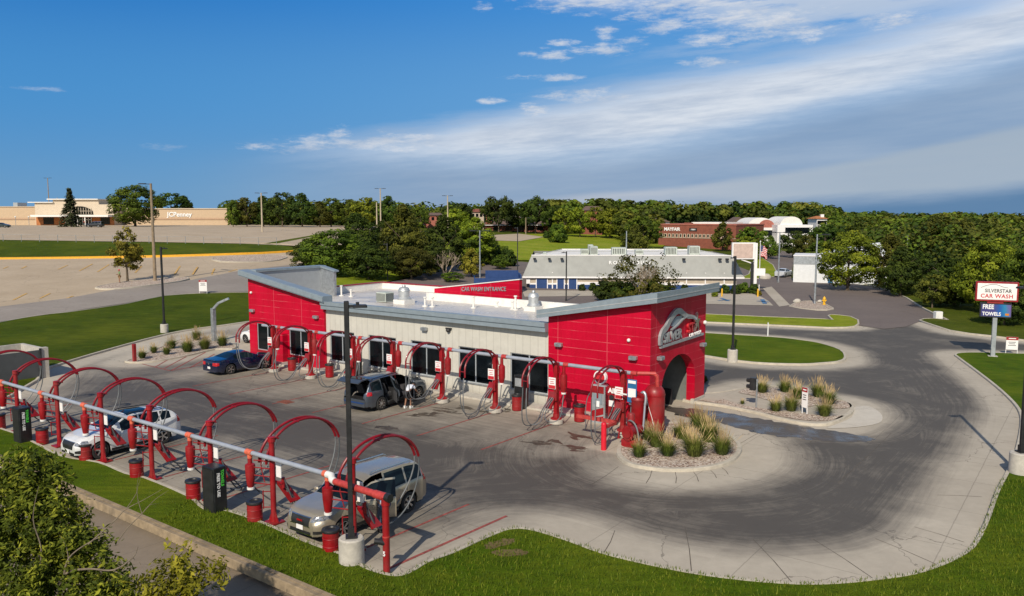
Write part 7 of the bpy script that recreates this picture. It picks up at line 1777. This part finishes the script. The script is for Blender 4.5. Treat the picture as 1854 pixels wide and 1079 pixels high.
MB().add([(i_*.9, i_+.15, zr), (i_*.9+4.5, D+6, zr), (L_-i_*.9-2, D+6, zr), (L_-i_*.9, i_+.15, zr), (i_*.9, i_+.15, zr-.3), (i_*.9+4.5, D+6, zr-.3), (L_-i_*.9-2, D+6, zr-.3), (L_-i_*.9, i_+.15, zr-.3)], [(4,5,1,0),(5,6,2,1),(6,7,3,2)]) .add([(i_*.9, i_+.15, zr+.02), (i_*.9+4.5, D+6, zr+.1), (L_-i_*.9-2, D+6, zr+.1), (L_-i_*.9, i_+.15, zr+.02), (i_*.9+4.5, D+6, zr-.3), (L_-i_*.9-2, D+6, zr-.3)], [(0,1,4),(1,2,5,4),(2,3,5)]).build('roof_parapet', M['parapet'], t)
MB().add([(i_*.9, i_+.15, zr-.06), (L_-i_*.9, i_+.15, zr-.06), (L_-i_*.9-2, D+6, zr-.06), (i_*.9+4.5, D+6, zr-.06)], [(0,1,2,3)]).build('roof_deck', M['parapet'], t)
for a_, b_, lb in ((972, 991, 0), (1010, 1022, 0), (1031, 1045, 0)):
    fr = MB().box(X(a_)-.12, X(a_), .25, .315, 0, 2.15).box(X(b_), X(b_)+.12, .25, .315, 0, 2.15).box(X(a_)-.12, X(b_)+.12, .25, .315, 2.152, 2.28).build('door_frame', M['whitesign'], t)
    MB().box(X(a_), X(b_), .25, .31, 0, 2.15).build('door', M['navy'], fr)
MB().box(X(953), X(960), .25, .318, .9, 2.3).build('post', M['whitesign'], t); MB().box(X(1000), X(1002), .25, .318, 0, 2.5).build('post', M['whitesign'], t)
for a_ in (1244, 1278, 1312): MB().box(X(a_), X(a_)+.15, .25, .318, .95, 2.5).build('post', M['whitesign'], t)
MB().box(X(1047), X(1240), .29, .309, .99, 1.15).build('trim_board', M['whitesign'], t)
text_obj('roof_lettering', 'ROAD HOUSE', .72, M['text_white'], t, frame((X(1143), .78, ze+(zr-ze)*.66), (1, 0, 0), (0, .35, .94)), .05, .004, 1.5, .95)
def hv(a0, a1, b0, b1, y, nm='hvac_unit'):
    m_ = MB(); m_.bbox(X(a0), X(a1), y, y+2, zr-.05, Zp(b0, 112+y), .06); o = m_.build(nm, M['hvac'], t)
    g_ = MB(); n = 7
    for i in range(n): q = X(a0)+(X(a1)-X(a0))*(.08+.84*i/n); g_.box(q, q+(X(a1)-X(a0))*.05, y-.02, y-.004, zr+.15, Zp(b0, 112+y)-.15)
    g_.build('louvre', M['dark'] if nm == 'hvac_unit' else M['galv'], o)
hv(1072, 1086, 446, 462, 3.5); hv(1055, 1070, 451, 462, 5); hv(1113, 1140, 448, 462, 4); hv(1070, 1080, 443, 455, 7); hv(1212, 1234, 447, 461, 3.5); hv(1262, 1282, 445, 458, 6); hv(983, 990, 457, 463, 3); hv(1160, 1175, 452, 462, 6)
for a_ in (968, 995, 1018, 1240, 1305, 1318): MB().box(X(a_)-.2, X(a_)+.2, .35, .8, ze+(zr-ze)*.82, ze+(zr-ze)*.9).build('roof_vent', M['dark'], t)
# blue enclosure to its left
Yb = 106.0; p = Vector((xat(858, Yb), Yb)); tt = thing('blue_enclosure', 'dark blue fenced service enclosure left of the restaurant', 'enclosure', (p.x, p.y, tz(*p)), .05)
MB().box(0, 6.3, 0, .15, 0, 1.9).box(6.15, 6.3, .15, 5, 0, 2.3).box(1.6, 6.15, 4.8, 4.95, 0, 2.6).box(0, .15, .15, 5, 0, 1.9).box(2.2, 6.0, 1.0, 4.2, 0, 1.5).build('panel', M['navy'], tt)
# pylon with blank panel, flag
p = at(1366, 531); pz = p.z; Yp = p.y
t = thing('blank_sign', 'white pylon sign with a blank pinkish panel beside the flag', 'sign', (p.x, p.y, pz), 0.02); k = Yp*CP/FPX+.003
MB().bbox(-.2, .2, -.2, .2, 0, zat(440, Yp), .03).build('post', M['whitesign'], t); MB().box(-.6, -.25, -.1, .1, 0, 4.2).build('post', M['black'], t)
MB().box(-42*k, -.1, -.2, .2, zat(469, Yp), zat(439, Yp)).build('frame', M['whitesign'], t); MB().box(-40*k, -.45, -.24, -.202, zat(467, Yp), zat(441, Yp)).build('panel', simple('pinkish blank panel', (.50, .38, .33), .7), t)
MB().tube([(-25*k, 0, zat(470, Yp)), (0, 0, zat(479, Yp))], .08, 6).box(.2, 1.3, -.2, .2, zat(499, Yp), zat(486, Yp)).build('side_board', M['whitesign'], t)
p = at(1374, 529); t = thing('flagpole', 'white flagpole flying a furled american flag', 'flag', (p.x, p.y, p.z)); Yp = p.y
MB().cyl((0, 0, 0), (0, 0, zat(437, Yp)), .07, .04, 8).ball((0, 0, zat(437, Yp)), .1, 8, 5).build('pole', M['whitesign'], t)
def flag_mat():
    m, nt, b = new_mat('striped flag cloth'); co = coords(nt, 'UV'); sp = nd(nt, 'ShaderNodeSeparateXYZ'); nt.links.new(co, sp.inputs[0])
    s_ = math_(nt, 'GREATER_THAN', math_(nt, 'FRACT', math_(nt, 'MULTIPLY', sp.outputs[1], 6.5)), .5)
    c = mixc(nt, s_, (.55, .02, .03), (.75, .73, .72)); can = math_(nt, 'MULTIPLY', math_(nt, 'GREATER_THAN', sp.outputs[1], .46), math_(nt, 'LESS_THAN', sp.outputs[0], .4))
    vo = nd(nt, 'ShaderNodeTexVoronoi'); vo.inputs['Scale'].default_value = 18; nt.links.new(co, vo.inputs['Vector'])
    st_ = mixc(nt, math_(nt, 'LESS_THAN', vo.outputs['Distance'], .25), (.02, .03, .14), (.7, .7, .7)); c = mixc(nt, can, c, st_)
    nt.links.new(c, b.inputs['Base Color']); b.inputs['Roughness'].default_value = .8; return m
bm = bmesh.new(); nx_, nz_ = 16, 12; uv = bm.loops.layers.uv.new('UVMap'); top_, bot_ = zat(442, Yp), zat(469, Yp); vs = {}
for i in range(nx_+1):
    for j in range(nz_+1):
        u, v = i/nx_, j/nz_; vs[i, j] = bm.verts.new((.05+u*.85+.05*math.sin(v*9), .16*math.sin(u*16+v*3)*u**.5, top_ - (1-v)*(top_-bot_)*(.72) - u*.55 - .1*math.sin(u*9)))
for i in range(nx_):
    for j in range(nz_):
        f = bm.faces.new([vs[i, j], vs[i+1, j], vs[i+1, j+1], vs[i, j+1]])
        for l, (a_, b_) in zip(f.loops, ((i, j), (i+1, j), (i+1, j+1), (i, j+1))): l[uv].uv = (a_/nx_, b_/nz_)
me = bpy.data.meshes.new('flag'); bm.to_mesh(me); bm.free(); me.materials.append(flag_mat()); link('cloth', me, t)
# brick office block MAYFAIR
Y = 238.0; t, L_, z0 = local_building('brick_offices', 'red brown brick offices with a row of small windows and white letters', 'offices', 1192, 1332, Y, Y2=222)
X = lambda p: (p-1192)/140*L_; Zp = lambda p: zat(p, 231)-z0; H = Zp(407.5)
MB().box(0, L_, 0, 18, -2, H).build('wall', M['brick'], t); MB().box(-.15, L_+.15, -.15, 18.2, H+.003, H+.35).build('coping', M['brick_pink'], t)
MB().box(X(1235), X(1300), 6, 16, H+.36, Zp(402.5)).build('roof_block', M['parapet'], t); MB().box(X(1224), X(1238), 5, 8, H+.36, Zp(403.5)).build('roof_room', M['brick'], t)
for i in range(17):
    xx = X(1197+i*7.1)
    f = MB().box(xx-.1, xx+.75, -.08, -.003, Zp(430), Zp(423.5)).build('window', M['tan_light'], t); MB().box(xx+.08, xx+.57, -.10, -.083, Zp(429.3), Zp(424.2)).build('pane', M['glass'], f)
MB().box(0, L_, -.12, -.004, Zp(431), Zp(430.4)).build('sill_band', M['tan_light'], t)
text_obj('office_lettering', 'MAYFAIR', 1.35, M['text_white'], t, frame((X(1218), -.06, Zp(415.5)), (1, 0, 0), (0, 0, 1)), .06, .03, .95)
MB().box(X(1250), X(1264), -.1, -.004, Zp(418.5), Zp(413)).build('sign_board', M['black'], t)
text_obj('board_lettering', '1900N', .55, M['text_white'], t, frame((X(1257), -.12, Zp(415.7)), (1, 0, 0), (0, 0, 1)), .02, .01, .95)
# pink brick house group left of centre
Y = 306.0; t, L_, z0 = local_building('brick_house', 'low light red brick house with a long white eave behind the airy trees', 'house', 878, 996, Y); X = lambda p: (p-878)/118*L_; Zp = lambda p: zat(p, Y)-z0
MB().box(0, X(992), 0, 10, -2, Zp(408)).build('wall', M['brick_pink'], t); MB().box(-1, L_+1, -2, -1.5, Zp(408), Zp(407)).build('eave', M['whitesign'], t)
MB().add([(-1, -1.5, Zp(406.5)), (L_+1, -1.5, Zp(406.5)), (L_, 8, Zp(394)), (2, 8, Zp(394)), (-1, 12, Zp(406)), (L_+1, 12, Zp(406))], [(0,1,2,3),(2,5,4,3),(0,3,4),(1,5,2)]).build('roof', M['shingle_brown'], t)
MB().box(X(880), X(890), -1, 4, Zp(408), Zp(390)).build('chimney', M['brick_pink'], t)
for a_ in (893, 915, 936, 955, 972): MB().box(X(a_), X(a_+12), -.08, -.003, Zp(417), Zp(410)).build('window', M['glass'], t)
MB().box(X(923), X(946), 3, 4, Zp(398), Zp(391)).box(X(946), X(956), 3, 4, Zp(396), Zp(393)).build('gable', M['whitesign'], t)
def house(label, p0, p1, Y, top, ridge, base, wallm, roofm, gable=False):
    t, L_, z0 = local_building('house', label, 'house', p0, p1, Y); za, zb_ = zat(top, Y)-z0, zat(ridge, Y)-z0
    MB().box(0, L_, 0, 8, -3, za).build('wall', M[wallm], t)
    m_ = MB()
    if gable: m_.add([(-.4, -.4, za), (L_+.4, -.4, za), (L_/2, -.4, zb_), (-.4, 8.4, za), (L_+.4, 8.4, za), (L_/2, 8.4, zb_)], [(0,1,2),(3,5,4),(0,2,5,3),(1,4,5,2)])
    else: m_.add([(-.5, -.5, za), (L_+.5, -.5, za), (L_-1, 4, zb_), (1, 4, zb_), (-.5, 8.5, za), (L_+.5, 8.5, za)], [(0,1,2,3),(2,5,4,3),(0,3,4),(1,5,2),(0,4,5,1)])
    m_.build('roof', M[roofm], t)
    for q in (.2, .5, .8): MB().box(L_*q-.5, L_*q+.5, -.05, -.003, za-1.8, za-.6).build('window', M['glass'], t)
    return t
house('brown roofed brick house between the round trees left of centre', 768, 800, 300, 390, 385, 400, 'brick_pink', 'shingle_brown')
house('dark red roofed house above the yellow green tree', 852, 876, 310, 384, 378, 395, 'beige', 'brick')
house('brown roofed house peeking over the orchard row', 1056, 1090, 300, 381, 373, 395, 'brick', 'shingle_brown')
house('brown roofed house with a blue gable left of the brick offices', 1176, 1212, 275, 402, 394, 415, 'mfrblue' if False else 'greywall', 'shingle_brown', True)
house('small tan gabled house left of the white domes', 1326, 1350, 290, 402, 393, 415, 'beige', 'shingle_brown', True)
t_ = house('white house with an orange roof in the trees right of the domes', 1478, 1496, 262, 396, 391, 405, 'whitesign', 'brick_orange')
MB().box(2, 3, 2, 3, 2, zat(388, 262)-tz(xat(1487, 262), 262)).build('chimney', M['whitesign'], t_)
for i, (a_, b_, Yd, tp, lb) in enumerate([(1352, 1402, 250, 394, 'larger white barrel roofed hall with a brick end'), (1412, 1452, 245, 392, 'smaller white barrel roofed hall')]):
    t, L_, z0 = local_building('domed_hall', lb, 'hall', a_, b_, Yd); zt_ = zat(tp, Yd)-z0; zb2 = zat(412 if i == 0 else 407, Yd)-z0
    pts = [(L_/2-L_/2*math.cos(a), zb2+(zt_-zb2)*math.sin(a)) for a in np.linspace(0, PI, 17)]
    MB().poly_extrude(pts, 'y', 0, 14).build('barrel_roof', M['parapet'], t, smooth=30)
    if i == 0: MB().poly_extrude([(L_*.2+(p[0])*.6+L_*.2, zb2+(p[1]-zb2)*.8) for p in pts], 'y', -.1, -.004).build('end_wall', M['brick_pink'], t)
    MB().box(-1, L_+3, -.5, 12, -3, zb2-.01).build('wall', M['parapet'] if i == 0 else M['whitesign'], t)
    MB().box(L_*.2, L_+2, -.6, -.505, zb2-2.5, zb2-.8).build('window', M['glass'], t)
# white metal shed right
Y = 126.0; t, L_, z0 = local_building('metal_shed', 'long white metal shed with a grey upper wall behind the yellow green tree', 'shed', 1437, 1610, Y, Y2=121); X = lambda p: (p-1437)/163*L_; Zp = lambda p: zat(p, 122)-z0
MB().box(0, L_, 0, 8, -.5, Zp(481)).build('wall', M['shedwhite'], t); MB().box(-.02, X(1492), -.04, 8, Zp(481)+.002, Zp(466)).box(X(1500), L_, .5, 8, Zp(481)+.002, Zp(474)).build('upper_wall', M['galv'], t)
MB().box(-.1, X(1492)+.1, -.1, 8.1, Zp(466)+.003, Zp(464.5)).build('eave', M['whitesign'], t)
MB().add([(X(1480), 3, Zp(466)), (L_, 3, Zp(466)), (X(1560), 9, Zp(446)), (L_-1, 9, Zp(442)), (X(1480), 14, Zp(466)), (L_, 14, Zp(466))], [(0,1,3,2),(2,3,5,4),(0,2,4),(1,5,3)]).build('rear_roof', M['shedwhite'], t)
MB().box(X(1498), X(1506), -.06, -.004, 0, 1.9).build('door', M['mfrblue'], t)
MB().box(X(1437), L_, -.05, -.005, Zp(481), Zp(480)).build('trim', M['greywall'], t)
# ------------------------------------------------------------------ camera, sun, sky
for o in protos:
    if not o.get('label'): bpy.data.objects.remove(o)
cam = bpy.data.cameras.new('camera'); co = bpy.data.objects.new('camera', cam); COL.objects.link(co)
co.location = (0, 0, CAMH); co.rotation_euler = (PI/2 - PITCH, 0, 0)
cam.sensor_width = 36; cam.lens = FPX/1854*36; cam.clip_end = 60000; cam.clip_start = .5
scene.camera = co
SHAZ, ELEV = math.radians(73), math.radians(37)       # direction the shadows run, height of the sun
sun = bpy.data.lights.new('sun', 'SUN'); sun.energy = 4.5; sun.angle = math.radians(.55); sun.color = (1.0, .90, .74)
so = bpy.data.objects.new('sun', sun); COL.objects.link(so)
dv = Vector((math.cos(SHAZ)*math.cos(ELEV), math.sin(SHAZ)*math.cos(ELEV), -math.sin(ELEV)))
so.rotation_euler = dv.to_track_quat('-Z', 'Y').to_euler()
w = bpy.data.worlds.new('World'); scene.world = w; w.use_nodes = True; nt = w.node_tree; nt.nodes.clear()
out = nt.nodes.new('ShaderNodeOutputWorld'); bg = nt.nodes.new('ShaderNodeBackground'); nt.links.new(bg.outputs[0], out.inputs[0])
bg.inputs['Strength'].default_value = .10
sky = nt.nodes.new('ShaderNodeTexSky'); sky.sky_type = 'NISHITA'; sky.sun_disc = False; sky.sun_elevation = ELEV
tosun = Vector((-dv.x, -dv.y)); sky.sun_rotation = math.atan2(tosun.x, tosun.y)
sky.air_density = 1.0; sky.dust_density = .6; sky.ozone_density = 2.0
tc = nt.nodes.new('ShaderNodeTexCoord'); sp = nt.nodes.new('ShaderNodeSeparateXYZ'); nt.links.new(tc.outputs['Generated'], sp.inputs[0])
az = math_(nt, 'ARCTAN2', sp.outputs[0], sp.outputs[1]); el = math_(nt, 'ARCSINE', sp.outputs[2])
# warp the lookup so that cloud edges break up
cv = nd(nt, 'ShaderNodeCombineXYZ'); nt.links.new(math_(nt, 'MULTIPLY', az, 1.0), cv.inputs[0]); nt.links.new(math_(nt, 'MULTIPLY', el, 3.6), cv.inputs[1])
rot = nd(nt, 'ShaderNodeMapping'); rot.inputs['Rotation'].default_value = (0, 0, -.30); nt.links.new(cv.outputs[0], rot.inputs[0])
stm = nd(nt, 'ShaderNodeMapping'); stm.inputs['Scale'].default_value = (1.0, 2.4, 1); nt.links.new(rot.outputs[0], stm.inputs[0])
nA = noise(nt, stm.outputs[0], 2.6, 9, .62); nB = noise(nt, stm.outputs[0], 9.0, 9, .65); nC = noise(nt, cv.outputs[0], 5.5, 8, .60); nD = noise(nt, cv.outputs[0], 16, 7, .62)
def curve(pts):
    "float curve az -> el from survey points (x, y) of the sky"
    n = nt.nodes.new('ShaderNodeFloatCurve'); c = n.mapping.curves[0]
    q = sorted(((math.atan((a-927)/FPX)+.62)/1.24, max(0.0, min(1.0, (389-b)/FPX/.30))) for a, b in pts)
    c.points[0].location = q[0]; c.points[-1].location = q[-1]
    for p in q[1:-1]: c.points.new(*p)
    n.mapping.update(); nt.links.new(math_(nt, 'MULTIPLY', math_(nt, 'ADD', az, .62), 1/1.24, clamp=True), n.inputs['Value'])
    return math_(nt, 'MULTIPLY', n.outputs[0], .30)
def sstep(v, a, b):
    n = nt.nodes.new('ShaderNodeMapRange'); n.interpolation_type = 'SMOOTHSTEP'; n.inputs[1].default_value = a; n.inputs[2].default_value = b
    nt.links.new(v, n.inputs[0]); return n.outputs[0]
wob = math_(nt, 'ADD', math_(nt, 'MULTIPLY', math_(nt, 'SUBTRACT', nA, .5), .055), math_(nt, 'MULTIPLY', math_(nt, 'SUBTRACT', nB, .5), .030))
elw = math_(nt, 'ADD', el, wob)
elf = math_(nt, 'ADD', el, math_(nt, 'MULTIPLY', wob, .35))
mul = lambda a, b: math_(nt, 'MULTIPLY', a, b)
inv = lambda a: math_(nt, 'SUBTRACT', 1.0, a)
sub = lambda a, b: math_(nt, 'SUBTRACT', a, b)
up = curve([(0, 290), (440, 268), (640, 246), (900, 196), (1200, 140), (1500, 92), (1854, 30)])      # upper edge of the long band
lo_ = curve([(0, 292), (460, 276), (700, 280), (900, 285), (1150, 268), (1500, 205), (1854, 138)])    # its lower edge
l2 = curve([(0, 389), (800, 372), (950, 358), (1300, 328), (1500, 300), (1854, 250)])                 # top of the lowest pale shelf
l3 = curve([(0, 389), (900, 380), (1150, 366), (1500, 360), (1854, 336)])                             # its lower edge
wc_ = curve([(0, 0), (900, 0), (960, 22), (1240, 52), (1420, 84), (1854, 60)])                        # lower limit of the high clouds
leftfade = sstep(az, -.33, -.05)
band = mul(mul(sstep(sub(up, elw), -.010, .040), sstep(sub(elf, lo_), -.030, .022)), sstep(az, -.34, -.22))
band = mul(band, sstep(math_(nt, 'ADD', nA, mul(sstep(az, -.3, .3), .34)), .26, .56))
under = mul(sstep(sub(lo_, elf), -.012, .030), sstep(az, -.42, -.06))
shelf = mul(mul(sstep(sub(l2, elf), -.001, .010), sstep(sub(elf, l3), -.010, .008)), sstep(az, -.08, .16))
high = mul(mul(sstep(sub(el, wc_), -.012, .030), sstep(math_(nt, 'ADD', nC, mul(nB, .5)), .58, .80)), sstep(az, .0, .06))
fill = mul(mul(sstep(math_(nt, 'ADD', nB, mul(sstep(az, .1, .55), .22)), .42, .74), sstep(az, .08, .34)), mul(sstep(sub(el, up), -.02, .02), .85))
nE = noise(nt, cv.outputs[0], 24, 8, .72)
puffs = None
for a, b, rx, ry in [(880, 33, .012, .006), (995, 112, .022, .007), (1090, 74, .014, .010), (1088, 104, .040, .008), (1200, 70, .030, .010), (560, 268, .040, .010), (622, 257, .014, .013), (720, 262, .05, .012), (890, 188, .018, .004), (968, 203, .02, .008), (1200, 35, .10, .016), (1050, 20, .08, .014), (960, 110, .012, .004), (1020, 92, .018, .004), (1140, 92, .02, .006), (1000, 150, .05, .004), (1280, 95, .03, .008), (1420, 90, .05, .010), (1270, 130, .03, .006), (1060, 182, .05, .008), (680, 266, .05, .008), (520, 274, .05, .005), (310, 278, .02, .004), (85, 197, .03, .0025), (1330, 70, .08, .016), (1600, 86, .03, .008)]:
    dx = math_(nt, 'DIVIDE', math_(nt, 'SUBTRACT', az, math.atan((a-927)/FPX)), rx); dy = math_(nt, 'DIVIDE', math_(nt, 'SUBTRACT', el, (389-b)/FPX), ry)
    d = math_(nt, 'ADD', mul(dx, dx), mul(dy, dy)); d = math_(nt, 'ADD', d, mul(math_(nt, 'SUBTRACT', nE, .5), 9.0))
    q = mul(inv(sstep(d, -1.2, 1.4)), .35 if a < 400 else .8); puffs = q if puffs is None else math_(nt, 'MAXIMUM', puffs, q)
# tint of the clear sky, deeper and cooler aloft
hz = sstep(el, .0, .28)
S = 10.0     # colours below are what the eye sees; the background runs at .10
def C(r_, g_, b_): return (r_*S, g_*S, b_*S)
lefty = sstep(az, -.6, .5)
clear_hi = mixc(nt, lefty, C(.012, .172, .54), C(.055, .285, .70)); clear_lo = mixc(nt, lefty, C(.145, .325, .55), C(.23, .40, .60))
clear = mixc(nt, hz, clear_lo, clear_hi)
clear = mixc(nt, mul(math_(nt, 'SUBTRACT', 1.0, sstep(math_(nt, 'ABSOLUTE', math_(nt, 'SUBTRACT', el, .13)), 0, .15)), .6), clear, mixc(nt, lefty, C(.050, .285, .64), C(.15, .39, .71)))
base = mixc(nt, .03, clear, sky.outputs[0])
tone = sstep(math_(nt, 'ADD', nB, mul(nA, .6)), .55, 1.05)
white_ = mixc(nt, tone, C(.52, .58, .68), C(.82, .84, .87))
c = mixc(nt, mul(under, .78), base, mixc(nt, sstep(nA, .3, .7), C(.25, .345, .50), C(.36, .44, .56)))
c = mixc(nt, mul(shelf, mul(.85, math_(nt, 'ADD', .75, mul(nB, .4)))), c, mixc(nt, sstep(az, .0, .45), C(.54, .57, .63), C(.38, .46, .55)))
dk = mul(sstep(sub(l3, elf), -.008, .018), sstep(az, .12, .42)); c = mixc(nt, mul(dk, .85), c, C(.085, .20, .37))
c = mixc(nt, mul(mul(band, .84), math_(nt, 'ADD', .72, mul(nC, .55), clamp=True)), c, white_)
c = mixc(nt, mul(high, .80), c, white_); c = mixc(nt, fill, c, C(.42, .53, .70)); c = mixc(nt, puffs, c, mixc(nt, tone, C(.48, .55, .66), C(.78, .79, .82)))
# behind and above the camera and below the horizon the plain physical sky is enough
front = mul(sstep(sp.outputs[1], .15, .45), inv(sstep(el, .45, .8)))
fin = mixc(nt, front, sky.outputs[0], c)
nt.links.new(fin, bg.inputs['Color'])
scene.view_settings.view_transform = 'Standard'; scene.view_settings.look = 'None'; scene.view_settings.exposure = 0
scene.render.engine = 'CYCLES'; scene.cycles.use_denoising = True
scene.cycles.max_bounces = 6; scene.cycles.diffuse_bounces = 3; scene.cycles.glossy_bounces = 3; scene.cycles.transparent_max_bounces = 8
